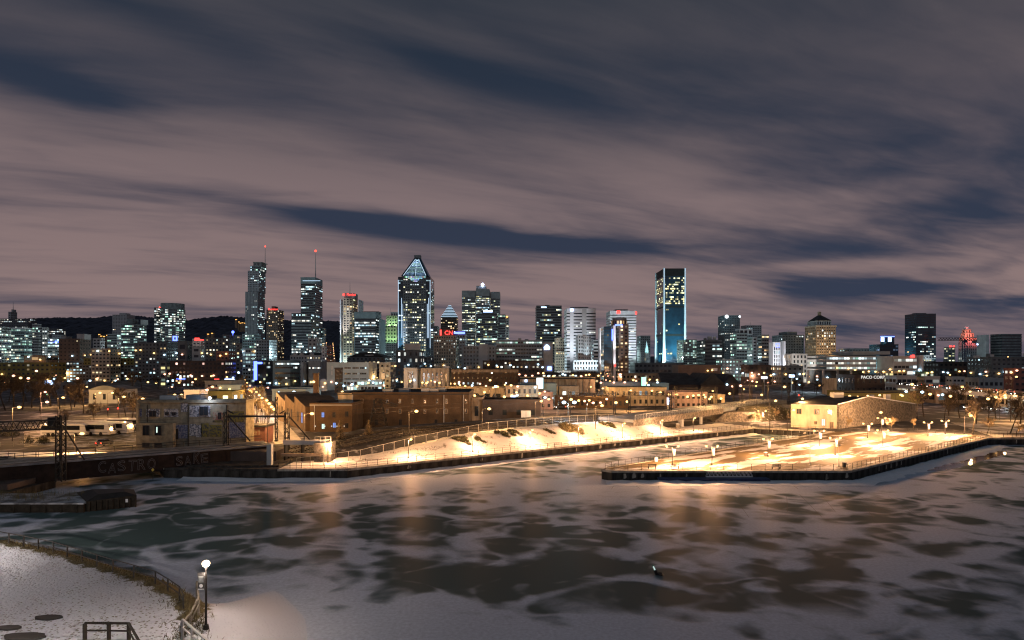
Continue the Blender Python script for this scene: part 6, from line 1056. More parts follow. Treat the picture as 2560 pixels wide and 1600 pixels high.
e_ = VD * VL * 1.1; mb.tube((0, 0, 7.5), (e_.x, e_.y, 7.5), .05, n=4); mb.build('lattice_parapet', M['conc_lt'], vo)
for i, t in enumerate((4, 17, 30, 43)):
    for s_ in (1.5, 9): p_ = VD * t + VN * s_; mb = MB(); mb.tube((p_.x, p_.y, GZ - .1), (p_.x, p_.y, 5.4), .55, n=10); mb.build('column', M['conc_lt'], vo)
p_ = VD * (VL * .6); mb = MB(); mb.hull([(p_.x - 3, p_.y - 1, GZ), (p_.x + 12, p_.y - 1, GZ), (p_.x + 14, p_.y + 10, GZ), (p_.x - 1, p_.y + 10, GZ)], [(p_.x + 2, p_.y + .8, 4.9), (p_.x + 12, p_.y + .8, 4.9), (p_.x + 14, p_.y + 10, 4.9), (p_.x + 2, p_.y + 10, 4.9)]); mb.build('abutment', M['stonew'], vo)
mb = MB(); e0 = Vector((va.x, va.y)) + VD * VL * .66
pts_ = [(e0.x, e0.y - 3), (e0.x + 10, e0.y - 5), (e0.x + 26, e0.y + 6), (e0.x + 34, e0.y + 26), (e0.x + 20, e0.y + 40), (e0.x + 2, e0.y + 12)]; mb.hull([(x, y, GZ + .02) for x, y in pts_], [(x + (e0.x + 16 - x) * .35, y + (e0.y + 18 - y) * .35, 6.0) for x, y in pts_]); tag(mb.build('yard_embankment', mat('scrubby_bank', (.04, .036, .02), scale=.8, col2=(.30, .29, .28), lo=.55, hi=.66, rough=.95)), 'scrubby dark bank right of the viaduct', kind='structure')
# highway
hw = empty('highway_viaduct', (213, 318, 0), 'elevated highway with pale parapet crossing the right edge', 'viaduct'); hp = [Vector((226, 372)), Vector((217, 340)), Vector((212, 312)), Vector((204, 274)), Vector((196, 240)), Vector((190, 215))]; HZ = 8.6
def hoff(i, s): d = (hp[min(i + 1, len(hp) - 1)] - hp[max(i - 1, 0)]).normalized(); return hp[i] + Vector((-d.y, d.x)) * s
def hpart(name, s0, s1, z0, z1, m):
    mb = MB()
    for i in range(len(hp) - 1):
        c_ = [hoff(i, s0), hoff(i + 1, s0), hoff(i + 1, s1), hoff(i, s1)]; mb.hull([(p.x - 213, p.y - 318, z0) for p in c_], [(p.x - 213, p.y - 318, z1) for p in c_])
    return mb.build(name, m, hw)
hpart('deck', 0, 17, HZ - 1.2, HZ, M['asphalt']); hpart('near_parapet', -.35, -.01, HZ - 1.3, HZ + .5, M['conc_lt']); hpart('far_parapet', 17.01, 17.4, HZ - 1.3, HZ + .9, M['pinkw'])
for i in range(1, len(hp)):
    for s_ in (2, 15): p_ = hoff(i, s_); mb = MB(); mb.tube((p_.x - 213, p_.y - 318, GZ), (p_.x - 213, p_.y - 318, HZ - 1.2), .7, n=8); mb.build('column', M['conc'], hw)
# fender pier, reeds
fp = empty('timber_fender', (-62.5, 90.5, 0), 'pointed dark timber fender jutting onto the ice', 'fender'); pl_ = [(0, 0), (5.4, 3.2), (2.4, 7.4), (-6, 6.5)]; mb = MB(); mb.hull([(x, y, -.1) for x, y in pl_], [(x, y, 1.5 if i in (0, 3) else 1.75) for i, (x, y) in enumerate(pl_)]); mb.build('crib', M['dkwood'], fp); mb = MB(); mb.hull([(x, y, 1.505 if i in (0, 3) else 1.755) for i, (x, y) in enumerate(pl_)], [(1 + (x - 1) * .55, 4 + (y - 4) * .55, 2.2) for x, y in pl_]); mb.build('deck_cap', M['black'], fp)
dv = Vector((5.4, 3.2)).normalized()
for i in range(9): p_ = dv * (.35 + i * .72); mb = MB(); mb.tube((p_.x + .07, p_.y - .12, -.1), (p_.x + .07, p_.y - .12, 1.45), .12, n=5); mb.build('pile', M['dkwood'], fp)
mb = MB(); p_ = dv * 5.2; q_2 = Vector((-dv.y, dv.x)); mb.tube((p_.x - .1, p_.y - .3, 1.0), (p_.x + .15, p_.y - .25, 1.0), .01); mb.box(p_.x - .22, p_.x + .12, p_.y - .32, p_.y - .28, .85, 1.35); mb.build('white_marker', M['white'], fp)
fl = empty('snowy_jetty', (-100, 90, 0), 'low snow-topped timber jetty at the left edge', 'jetty'); mb = MB(); mb.box(-60, 37.4, 0, 7, -.1, 1.15); mb.build('crib', M['dkwood'], fl); mb = MB(); mb.box(-60, 37.3, .15, 6.9, 1.152, 1.35); mb.build('snow_cover', mat('dirty_snow', (.10, .10, .10), scale=.5, col2=(.42, .43, .46), lo=.4, hi=.62), fl)
for i in range(16): mb = MB(); mb.tube((2 + i * 2.3, -.1, -.1), (2 + i * 2.3, -.1, 1.1), .13, n=5); mb.build('pile', M['dkwood'], fl)
mb = MB(); rg = random.Random(8)
for i in range(1500):
    x, y = rg.uniform(-92, -66), rg.uniform(91.5, 98); z = 1.3 if y < 97 else .2; h_ = rg.uniform(.5, 1.5) * (1 if hnoise(x * .6, y * .6) > -.1 else .35); mb.face([(x - .02, y, z), (x + .02, y, z), (x + rg.gauss(0, .15), y + rg.gauss(0, .15), z + h_)])
tag(mb.build('dry_reeds', M['drygrass']), 'dry reeds standing on the snowy jetty', kind='stuff')
sg = empty('navigation_sign', (*bp3(380, -1.2)[:2], 0), 'small yellow diamond sign below the bridge girder', 'sign'); mb = MB(); mb.tube((0, 0, -.1), (0, 0, 1.6), .05, n=5); mb.build('post', M['black'], sg); mb = MB(); mb.v += [(-.3, -.06, 1.9), (0, -.06, 1.6), (.3, -.06, 1.9), (0, -.06, 2.2), (-.3, .0, 1.9), (0, 0, 1.6), (.3, 0, 1.9), (0, 0, 2.2)]; mb.f += [(0, 1, 2, 3), (7, 6, 5, 4), (0, 4, 5, 1), (1, 5, 6, 2), (2, 6, 7, 3), (3, 7, 4, 0)]; mb.c += [None] * 6; mb.build('plate', mat('yellow_plate', (.65, .5, .1), var=.1), sg)
# dock and gangway
dk_ = empty('floating_dock', (37, 111.8, 0), 'long blue floating dock moored below the pier front', 'dock'); mb = MB(); mb.hull([(-9.9, .3, -.05), (9.8, 0, -.05), (9.8, 1.7, -.05), (-9.9, 1.7, -.05)], [(-10.3, .1, .72), (9.9, -.1, .72), (9.9, 1.8, .72), (-10.3, 1.8, .72)]); mb.build('hull', M['hull'], dk_); mb = MB(); mb.box(-10.2, 9.8, -.02, 1.7, .722, .8); mb.build('deck', mat('blue_deck', (.05, .07, .14), var=.3), dk_); mb = MB(); mb.box(-.06, .06, -.14, -.05, 0, .7); mb.build('joint', M['black'], dk_)
gw = empty('gangway', (40, 113.75, .8), 'white lattice gangway lying on the blue dock', 'gangway'); mb = MB(); mb.box(-4.2, 4.3, -.45, .1, .0, .08); mb.build('walkway', M['conc_lt'], gw)
for y_ in (-.42, .08):
    mb = MB(); mb.tube((-4.2, y_, 1.05), (4.3, y_, 1.05), .05, n=4); mb.tube((-4.2, y_, .1), (4.3, y_, .1), .05, n=4)
    for i in range(12): x_ = -4.2 + i * 8.5 / 12; mb.tube((x_, y_, .1), (x_ + 8.5 / 24, y_, 1.05), .035, n=3); mb.tube((x_ + 8.5 / 24, y_, 1.05), (x_ + 8.5 / 12, y_, .1), .035, n=3)
    mb.build('side_truss', M['white'], gw)
# buoy
q = G(1643, 1437, 0); bu = empty('ice_buoy', (q.x, q.y, 0), 'tilted dark buoy with a pale lit face frozen into the ice', 'buoy'); bu.rotation_euler = (math.radians(8), math.radians(-26), 0); mb = MB(); mb.tube((0, 0, -.25), (0, 0, .62), .20, .15, 12); mb.build('body', M['black'], bu); mb = MB(); mb.tube((0, 0, .621), (0, 0, 1.15), .13, .10, 12); mb.build('mast_head', M['green'], bu); mb = MB(); mb.hull([(-.075, -.13, .66), (.075, -.13, .66), (.075, -.125, .66), (-.075, -.125, .66)], [(-.06, -.115, 1.1), (.06, -.115, 1.1), (.06, -.11, 1.1), (-.06, -.11, 1.1)]); mb.build('reflector', emi('reflector_glow', (.75, 1, .95), .75), bu); mb = MB(); mb.tube((.1, 0, -.2), (.12, 0, -.02), .5, .42, 16); o2 = mb.build('collar', M['black'], bu)  # reflector face glows by itself in place of reflected lamplight
# ------------------------------------------------------------------ foreground lamp and timber guards
lp = G(515, 1575, 1.7); lo = empty('shore_lamp', (lp.x, lp.y, fg_h(lp.x, lp.y) - .05), 'lit lamp post with a notice board at the rim of the snow lawn', 'street lamp'); hgt = 4.75
mb = MB(); mb.tube((0, 0, .35), (0, 0, hgt), .085, .07, 10); mb.build('pole', M['black'], lo); mb = MB(); mb.tube((0, 0, 0), (0, 0, .36), .24, .18, 10); mb.build('plinth', M['black'], lo); mb = MB(); mb.ball((0, 0, hgt + .24), .27, 14, 9, .9); mb.build('globe', emi('shore_globe', (1, .72, .42), 30), lo); mb = MB(); mb.tube((0, 0, hgt - .06), (0, 0, hgt + .03), .13, .17, 10); mb.build('collar', M['black'], lo)
bd = MB(); bd.box(-.62, -.10, -.03, .03, 3.0, 4.25); bo = bd.build('notice_board', mat('dark_notice', (.05, .05, .05), rough=.6), lo); mb = MB(); [mb.box(-.56, -.16, -.045, -.031, z_, z_ + .035) for z_ in (4.0, 3.92, 3.84, 3.76, 3.68, 3.60)]; mb.build('printed_lines', M['conc'], bo); mb = MB(); mb.tube((-.36, -.045, 3.32), (-.36, -.032, 3.32), .14, n=12); mb.build('round_symbol', M['white'], bo); mb = MB(); mb.box(-.6, -.12, -.046, -.031, 3.03, 3.10); mb.build('white_footer', M['white'], bo); mb = MB(); [mb.box(-.66, 0, -.02, .02, z_, z_ + .04) for z_ in (3.0, 4.26)]; mb.build('bracket', M['black'], bo)
light('POINT', (0, -.02, hgt - .28), (1, .77, .62), 800, lo, .2); light('POINT', (0, .0, hgt + 1.0), (1, .77, .62), 1300, lo, .2)
for x, y in ((-47.5, 54.5), (-30, 42.5)):
    pass
def lawn_lamp(x, y, label, pw):
    r = empty('path_lamp', (x, y, fg_h(x, y) - .05), label, 'street lamp'); mb = MB(); mb.tube((0, 0, 0), (0, 0, 4.6), .085, .07, 8); mb.build('pole', M['black'], r); mb = MB(); mb.ball((0, 0, 4.85), .26, 12, 7, .9); mb.build('globe', E['warm'], r); light('POINT', (0, 0, 4.3), (1, .84, .74), pw, r, .2)
lawn_lamp(-60, 60, 'path lamp beyond the left edge that lights the snow lawn', 16000); lawn_lamp(-36, 36.5, 'path lamp below the bottom edge that lights the lawn', 9000)
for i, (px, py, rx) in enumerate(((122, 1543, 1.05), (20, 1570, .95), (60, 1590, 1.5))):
    q = G(px, py, 1.9); rg = random.Random(i); mb = MB(); n_ = 18; mb.prism([(rx * (1 + .1 * rg.uniform(-1, 1)) * math.cos(6.283 * k / n_) , rx * .40 * (1 + .1 * rg.uniform(-1, 1)) * math.sin(6.283 * k / n_)) for k in range(n_)], -.15, .10); o2 = mb.build('shadow_oval', M['black'], None, (q.x, q.y, fg_h(q.x, q.y) + .04)); tag(o2, ('upper', 'left-hand', 'lowest')[i] + ' of three dark oval discs standing for shadows on the lawn snow', 'shadow oval', 'dark ovals in the snow lawn')  # dark discs stand in for round shadows on the snow
def guard(name, label, pts, h, m='wood', mid=True, sec=.09):
    pts = [Vector(p) for p in pts]; o = empty(name, pts[0], label, 'guard rail')
    for p in pts: mb = MB(); mb.box(-sec, sec, -sec, sec, -1.2, h - .05); mb.build('post', M[m], o, p - pts[0])
    for a, c in zip(pts, pts[1:]):
        for z, r_ in ((h, .085), (h * .52, .06)) if mid else ((h, .085),):
            mb = MB(); d = (c - a); mb.tube(a - pts[0] + Vector((0, 0, z)), c - pts[0] + Vector((0, 0, z)), r_, n=4); mb.build('rail', M[m], o)
    return o
guard('timber_guard', 'dark timber guard rail of the stair landing at the bottom edge', [P(212, 1597, 41), P(272, 1597, 41), P(322, 1598, 41), P(345, 1640, 38.5), P(368, 1690, 36)], 1.05, 'dkwood')
guard('stair_handrail', 'pale sloping timber handrail running off the bottom edge', [P(456, 1590, 43), P(480, 1612, 41.5), P(510, 1640, 39.8), P(540, 1670, 38)], 1.15, 'conc_lt', True, .07)
guard('stair_handrail', 'dark slatted handrail between the lamp and the railing end', [P(492, 1490, 51.5), P(497, 1530, 49), P(476, 1575, 46.5), P(456, 1600, 45)], 1.2, 'wood', True, .07)
ldg = empty('stair_landing', (P(266, 0, 41).x, 41, fg_h(-27, 41)), 'timber landing under the guard rail at the bottom edge', 'landing')
for i in range(10): mb = MB(); mb.box(-1.9, 2.0, -2.6 + i * .26, -2.6 + i * .26 + .22, P(0, 1597, 41).z - ldg.location.z - .12, P(0, 1597, 41).z - ldg.location.z - .04); mb.build('plank', M['wood'], ldg)
mb = MB(); [mb.box(x_, x_ + .2, -2.5, -.2, -.4, P(0, 1597, 41).z - ldg.location.z - .121) for x_ in (-1.8, 0, 1.7)]; mb.build('support', M['dkwood'], ldg)
st_ = empty('timber_stair', (P(490, 0, 42).x, 42, fg_h(-21.6, 42)), 'short timber stair beside the pale handrail', 'stair')
for i in range(6): mb = MB(); mb.box(-.9 + i * .15, .6 + i * .15, -i * .34, -i * .34 + .3, .9 - i * .16, .97 - i * .16); mb.build('tread', M['wood'], st_)
# ------------------------------------------------------------------ lamps
def quay_lamp_proto(double):
    o = empty('park_lamp', (0, -500, 0), 'x', 'street lamp'); h = 3.7
    mb = MB(); mb.tube((0, 0, 0), (0, 0, .4), .16, .12, 8); mb.build('plinth', M['black'], o); mb = MB(); mb.tube((0, 0, .4), (0, 0, h if not double else h + .1), .075, .06, 8); mb.build('pole', M['black'], o)
    if double:
        mb = MB(); mb.tube((-1.15, 0, h - .1), (1.15, 0, h - .1), .045, n=5); mb.build('cross_arm', M['black'], o)
        for x in (-1.15, 1.15):
            mb = MB(); mb.ball((x, 0, h + .14), .24, 10, 6, .9); g = mb.build('globe', E['warm'], o); mb = MB(); mb.tube((x, 0, h + .33), (x, 0, h + .42), .25, .06, 8); mb.build('cap', M['black'], g)
            light('POINT', (x, -.05, h - .42), WARM, 7600, o, .2)
        mb = MB(); mb.box(.09, .55, -.02, .02, h - 1.75, h - .45); mb.build('banner', M['white'], o)
    else:
        mb = MB(); mb.tube((0, 0, h), (.55, 0, h + .12), .045, n=5); mb.build('arm', M['black'], o); mb = MB(); mb.ball((.55, 0, h + .22), .26, 10, 6, .9); g = mb.build('globe', E['warm'], o); mb = MB(); mb.tube((.55, 0, h + .42), (.55, 0, h + .52), .27, .06, 8); mb.build('cap', M['black'], g)
        light('POINT', (.55, -.05, h - .35), WARM, 7600, o, .2)
    return o
single, double = quay_lamp_proto(False), quay_lamp_proto(True)
qt = [(1021, 4.2), (1181, 4.0), (1325, 3.8), (1446, 3.6), (1556, 3.4), (1651, 3.2), (1733, 3.2)]
for i, (px, s_) in enumerate(qt):
    k = (px - CX) / F; p0 = QA + QN * s_; t = (k * p0.y - p0.x) / (QD.x - k * QD.y); x, y = Q(t, s_)
    dup(single, (x, y, bank_h(t, s_)), 0, f'single-globe lamp on the snow bank, {ordl(i, len(qt))} of its row', 'lamps along the quay promenade')
x, y, _ = sp_.location; dup(single, (x + 1.3, y - .7, GZ), 0, 'single-globe lamp standing against the lit stone pillar', 'lamps along the quay promenade', 1.05)
dl = [(1681, 1164), (1780, 1164), (1920, 1142), (2048, 1117), (2169, 1095), (2088, 1137 + 2), (2207, 1116), (2204, 1078), (2320, 1091), (2363, 1086), (1905, 1056)]
dlab = ['nearest the pier tip', 'second from the pier tip', 'third from the pier tip on the snow field', 'beside the narrow basin railing', 'in the middle of the far pier field', 'in front of the tall bare pole', 'standing alone on the right half of the pier', 'in front of the rubble wall', 'at the back right of the pier beside the walk', 'rightmost behind the pier railing', 'on the walk below the scrubby bank']
for (px, py), lb in zip(dl, dlab): q = G(px, py, GZ); dup(double, q, RNG.uniform(-.3, .3), 'twin-globe lamp with a banner, ' + lb, 'twin-globe lamps on the pier')
for r_ in (single, double):
    for ch in list(r_.children):
        for g in list(ch.children): bpy.data.objects.remove(g)
        bpy.data.objects.remove(ch)
    bpy.data.objects.remove(r_)
for px, py, yt, lb in ((2025, 1162, 1052, 'tall slim bare pole on the pier'), (2097, 1166, 1110, 'shorter pole with a box of instruments near the pier front')):
    q = G(px, py, GZ); o = empty('flag_pole', q, lb, 'pole'); h_ = P(px, yt, q.y).z - GZ; mb = MB(); mb.tube((0, 0, 0), (0, 0, h_), .07, .04, 7); mb.build('shaft', M['steel'], o); mb = MB(); mb.tube((0, 0, 0), (0, 0, .25), .2, .14, 8); mb.build('base', M['steel'], o)
    if yt > 1100: mb = MB(); mb.box(-.35, .35, -.08, .08, h_ - .35, h_ - .1); mb.build('cross_bar', M['steel'], o)
def street_proto(kind, h=8.5):
    o = empty('street_lamp', (0, -500, 0), 'x', 'street lamp'); mb = MB(); mb.tube((0, 0, 0), (0, 0, h), .11, .07, 6); mb.build('pole', M['post'], o); mb = MB(); mb.tube((0, 0, h), (1.5, 0, h + .35), .05, n=5); mb.build('arm', M['post'], o)
    mb = MB(); mb.hull([(1.35, -.17, h + .24), (2.1, -.14, h + .28), (2.1, .14, h + .28), (1.35, .17, h + .24)], [(1.4, -.1, h + .42), (2.05, -.08, h + .42), (2.05, .08, h + .42), (1.4, .1, h + .42)]); hd = mb.build('head', M['post'], o); mb = MB(); mb.ball((1.75, 0, h + .16), .46 if kind != 'cool' else .62, 8, 5, .7); mb.build('lens', E[kind], hd)
    col = dict(warm=STREET, pinkl=PINK, cool=COOLC)[kind]; light('POINT', (1.75, 0, h - .4), col, 7000 if kind != 'cool' else 6500, o, .25); return o
prot = {k: street_proto(k) for k in ('warm', 'pinkl', 'cool')}
KN = dict(warm='amber', pinkl='pinkish', cool='white')
def lamps(phrase, group, items, zl=GZ + 8.66, zoff=0):
    items = sorted(items); byk = {}
    for it in items: byk.setdefault(it[2] if len(it) > 2 else 'warm', []).append(it)
    for k, its in byk.items():
        for i, it in enumerate(its):
            px, py = it[0], it[1]; Y = F * (H - zl) / (py - YH) if len(it) < 4 else it[3]; sc_ = 1.0; zb = GZ
            x = (px - CX) * Y / F
            if len(it) > 3: zb = P(px, py, Y).z - 8.66
            n = len(its); lb = f'{KN[k]} street lamp {phrase}' + (f', {ordl(i, n)}' if n > 1 else '')
            dup(prot[k], (x - 1.75, Y, zb), 0, lb, group)
lamps('among the park trees at the left', 'lamps in the park', [(48, 1018), (113, 980, 'pinkl'), (118, 1005, 'pinkl'), (134, 968), (172, 968), (217, 967), (158, 994)])
lamps('around the arched hall', 'lamps by the arched hall', [(250, 982), (281, 982), (310, 992), (245, 945, 'pinkl'), (287, 951)])
lamps('behind the graffiti building', 'lamps behind the graffiti building', [(357, 997), (437, 987), (454, 987), (430, 967, 'pinkl'), (530, 967, 'pinkl')])
lamps('by the parking frame and low flats', 'far left street lamps', [(112, 931), (165, 932), (140, 938, 'pinkl'), (103, 934, 'pinkl'), (20, 934), (45, 936)])
lamps('along the tree-lined street', 'lamps of the tree-lined street', [(612, 950), (618, 957), (625, 964), (636, 973), (641, 980), (648, 988), (655, 995), (667, 1001), (673, 1009), (679, 1017), (686, 1023)])
lamps('in the yard of the grey-roofed shed', 'yard lamps', [(697, 982, 'cool'), (735, 980, 'cool'), (727, 985, 'pinkl'), (670, 969, 'pinkl')])
lamps('around the pale blue hall', 'lamps by the pale blue hall', [(923, 951, 'cool'), (907, 957, 'cool'), (951, 957, 'cool'), (943, 944), (807, 967, 'pinkl'), (877, 963, 'pinkl')])
lamps('above the roof edge of the brick warehouse', 'lamps behind the brick warehouse', [(856, 979), (920, 974), (938, 976), (960, 979), (987, 982), (1120, 977), (1150, 963)])
lamps('before the brick fin warehouses', 'lamps by the fin warehouses', [(993, 948), (1025, 955, 'pinkl'), (1069, 955), (1078, 952)])
lamps('in front of the brown warehouse walls', 'lamps on the warehouse street', [(1041, 1028), (780, 1034), (1223, 1022)])
lamps('around the beige factory and pink house', 'lamps in the factory quarter', [(1233, 969), (1317, 958), (1291, 981), (1372, 998), (1353, 1003), (1362, 979, 'pinkl'), (1338, 968, 'cool')])
lamps('beside the lattice track gantry', 'lamps by the track gantry', [(1410, 1006, 'cool'), (1436, 1006, 'cool'), (1483, 1007, 'pinkl'), (1505, 1014)])
lamps('along the yellow factory', 'lamps along the yellow factory', [(1507, 971), (1477, 967), (1577, 976), (1630, 977), (1651, 981), (1621, 963, 'cool'), (1515, 950, 'pinkl')])
lamps('at the pink depot and dark yard', 'lamps in the rail yard', [(1759, 987), (1782, 977), (1778, 992), (1859, 973), (1904, 987), (1939, 1002), (1963, 967), (2006, 997), (1890, 965)])
lamps('in the dark district before the green glass office', 'lamps in the dark district', [(1808, 937, 'pinkl'), (1883, 938, 'pinkl'), (1929, 937, 'pinkl'), (1968, 937, 'pinkl'), (1869, 951, 'pinkl'), (1992, 947, 'cool'), (2043, 949, 'cool')])
lamps('in front of the olive shed', 'lamps by the olive shed', [(2124, 990), (2144, 992), (2199, 988), (2252, 987), (2285, 969, 'pinkl')])
lamps('at the right edge below the highway', 'lamps below the highway', [(2425, 979), (2512, 988), (2539, 990), (2557, 1000, 'cool', 250)])
lamps('standing over the highway deck', 'highway lamps', [(2375, 937, 'warm', 330), (2467, 939, 'warm', 290), (2541, 942, 'warm', 245)])
lamps('in the street by the corner column tower', 'lamps near the tower', [(1613, 937, 'pinkl'), (1622, 940, 'pinkl')])
lamps('on the tall pole before the chamfered media building', 'tall pole lamp', [(2270, 880, 'warm', 500), (2520, 892, 'warm', 480), (2230, 930, 'warm', 430)])
lamps('in the cluster beyond the cream-walled warehouse', 'avenue lights', [(1458, 933, 'warm', 520), (1470, 939, 'pinkl', 500), (1475, 934, 'warm', 540), (1490, 938, 'pinkl', 500), (1502, 933, 'warm', 520), (1508, 941, 'warm', 480), (1518, 934, 'warm', 540), (1520, 940, 'pinkl', 500), (1533, 942, 'pinkl', 470)])
lamps('in the bus parking lot', 'bus lot lamp', [(205, 1084, 'warm', 138)]); lamps('on the corner of the yellow stone workshop', 'workshop lamp', [(1984, 1025, 'warm', 182)]); lamps('on the walk before the rubble wall', 'walk lamps', [(2202, 1031, 'warm', 176), (2427, 1039, 'warm', 172)])
for r_ in prot.values():
    for ch in list(r_.children):
        for g in list(ch.children): bpy.data.objects.remove(g)
        bpy.data.objects.remove(ch)
    bpy.data.objects.remove(r_)
# canal path light, traffic signals
def signal(px, py, Y, label, m='red', h=3.2):
    z = P(px, py, Y).z; o = empty('traffic_signal', (P(px, 0, Y).x, Y, GZ), label, 'traffic light'); mb = MB(); mb.tube((0, 0, 0), (0, 0, z - GZ - .3), .06, n=5); mb.build('pole', M['black'], o); mb = MB(); mb.box(-.2, .2, .0, .25, z - GZ - .75, z - GZ + .3); mb.build('housing', M['black'], o); mb = MB(); mb.ball((0, -.05, z - GZ), .24, 8, 5); mb.build('lens', E[m], o)
signal(1997, 988, 225, 'red rail signal above the scrubby bank'); signal(270, 1023, 200, 'red traffic light near the park'); signal(118, 986, 270, 'green traffic light among the park trees', 'green'); signal(295, 1021, 196, 'second red traffic light near the park')
# ------------------------------------------------------------------ trees
def tree_mesh(seed, h, spread, dense=1.0, up=.55):
    rg = random.Random(seed); tk, cr = MB(), MB()
    def grow(p, d, ln, r, lv):
        segs = 4 if lv == 0 else (3 if lv == 1 else 2); pts = [p.copy()]; q = p.copy(); dd = d.copy()
        for i in range(segs):
            dd = (dd + Vector((rg.gauss(0, .12), rg.gauss(0, .12), rg.gauss(.04, .06)))).normalized(); q = q + dd * ln / segs; pts.append(q.copy())
        for i in range(segs):
            r0, r1 = r * (1 - .75 * i / segs), r * (1 - .75 * (i + 1) / segs); (tk if lv == 0 else cr).tube(pts[i], pts[i + 1], max(r0, .030), max(r1, .022), 6 if lv == 0 else 3, cap=False)
        if lv >= 4: return
        n = int((10, 7, 5, 4)[lv] * dense)
        for k in range(n):
            f = rg.uniform(.32 if lv == 0 else .2, 1.0); i = min(segs - 1, int(f * segs)); o = pts[i].lerp(pts[i + 1], f * segs - i); a = rg.uniform(0, 6.283); tilt = rg.uniform(.5, 1.0) * spread
            ax = dd.orthogonal().normalized(); ax = Matrix.Rotation(a, 3, dd) @ ax; nd = (dd * math.cos(tilt) + ax * math.sin(tilt)); nd.z += up * .35; nd.normalize()
            grow(o, nd, ln * rg.uniform(.42, .62) * (1.1 - .35 * f), max(r * .45, .012), lv + 1)
    grow(Vector((0, 0, -.1)), Vector((0, 0, 1)), h * .8, h * .022, 0)
    return tk, cr
protos = []
for sd_, hh_, sp__ in ((1, 9, .95), (2, 9, 1.1), (3, 9, .85), (4, 9, 1.2)):
    tk, cr = tree_mesh(sd_, hh_, sp__); protos.append((tk.mesh('trunk', M['bark']), cr.mesh('crown', M['twig']), cr.mesh('crown', M['dry'])))  # second crown is paler: lamplight on lit trees put into the branch colour
def tree(px, py, label, group, h, variant=0, lit=False, Y=None, name='bare_tree'):
    q = G(px, py, GZ) if Y is None else Vector((P(px, py, Y).x, Y, GZ if py is None else P(px, py, Y).z)); o = empty(name, q, label, 'tree', group, RNG.uniform(0, 6)); o.scale = (h / 9,) * 3; tkm, crm, crl = protos[variant % 4]
    for nm, me in (('trunk', tkm), ('crown', crl if lit else crm)): c_ = bpy.data.objects.new(nm, me); COL.objects.link(c_); c_.parent = o
def trees(phrase, group, items, h=(7, 10), lit=False):
    items = sorted(items)
    for i, it in enumerate(items): tree(it[0], it[1], f'bare winter tree {phrase}, {ordl(i, len(items))}', group, it[2] if len(it) > 2 else RNG.uniform(*h), i + len(phrase), lit)
trees('in the dark park cluster at the left', 'park trees', [(-8, 1020), (14, 1026), (34, 1018), (56, 1024), (80, 1020), (100, 1028), (128, 1016), (150, 1022), (22, 1005), (66, 1004), (110, 1006)], (11, 15))
trees('standing around the bus lot', 'bus lot trees', [(178, 1024), (186, 1018), (208, 1034), (236, 1060, 7), (160, 1080, 6), (315, 1040), (330, 1046), (296, 1032), (345, 1052, 8)], (8, 12))
trees('lining the lamp-lit street', 'street trees', [(604, 1010), (618, 1024), (634, 1040), (646, 1056), (628, 1066), (655, 1030), (664, 1048), (672, 1068), (600, 985), (612, 975)], (7, 10), True)
trees('behind the graffiti building', 'trees behind the graffiti building', [(395, 972), (410, 964), (440, 972), (462, 966), (330, 985), (355, 975)], (10, 13))
trees('beside the stone workshop', 'workshop trees', [(2017, 1063, 4.6), (2063, 1066, 4.2), (1920, 1046, 4), (1935, 1050, 4)], (4, 5), True)
trees('right of the rubble wall', 'right bank trees', [(2295, 1048), (2310, 1042), (2362, 1052), (2372, 1040), (2430, 1086), (2440, 1060), (2525, 1085, 9), (2400, 1045), (2470, 1058), (2490, 1048), (2550, 1060)], (8, 12))
trees('thinly planted along the back walk', 'saplings', [(2230, 1078, 4), (2114, 1072, 3.6), (2285, 1080, 3.4), (2466, 1089, 4.6), (2540, 1092, 4)], (3.5, 4.5), True)
trees('in the dark ground before the lettered warehouse', 'warehouse trees', [(2005, 990, 8), (2040, 988, 9), (1990, 985, 8), (2290, 985, 8), (2260, 975, 7)], (7, 9))
trees('over the roofs before the blue offices', 'roofline trees', [(1460, 952, 9), (1480, 950, 9), (1500, 952, 10), (1520, 951, 9), (700, 975, 10), (640, 962, 10), (830, 968, 9)], (9, 10), True)
# small spruces by the tracks
def spruce_mesh(seed):
    rg = random.Random(seed); tk, cr = MB(), MB(); tk.tube((0, 0, -.1), (0, 0, 4.0), .09, .02, 6)
    for i in range(420):
        f = rg.random() ** .8; z = .4 + 3.5 * f; L = (1 - f) * 1.35 + .12; a = rg.uniform(0, 6.283); u = Vector((math.cos(a), math.sin(a), rg.uniform(.15, .5))); w = Vector((-math.sin(a), math.cos(a), 0)) * .05; p = Vector((0, 0, z)); cr.face([p + u * L * .2 - w, p + u * L * .2 + w, p + u * L]); 
        for k in range(3): q = p + u * L * rg.uniform(.35, .95); e = Vector((rg.gauss(0, .22), rg.gauss(0, .22), rg.gauss(.06, .1))); cr.face([q - w * .6, q + w * .6, q + e])
    return tk.mesh('trunk', M['bark']), cr.mesh('crown', M['dry'])
for i, (px, py, s_, lb) in enumerate(((851, 1108, 1.35, 'left of two small brown conifers beside the track fence'), (921, 1104, 1.3, 'right of two small brown conifers beside the track fence'))):
    q = G(px, py, 3.0); o = empty('small_conifer', q, lb, 'tree', 'conifers by the track'); o.scale = (s_,) * 3; a, c = spruce_mesh(i)
    for nm, me in (('trunk', a), ('crown', c)): z = bpy.data.objects.new(nm, me); COL.objects.link(z); z.parent = o
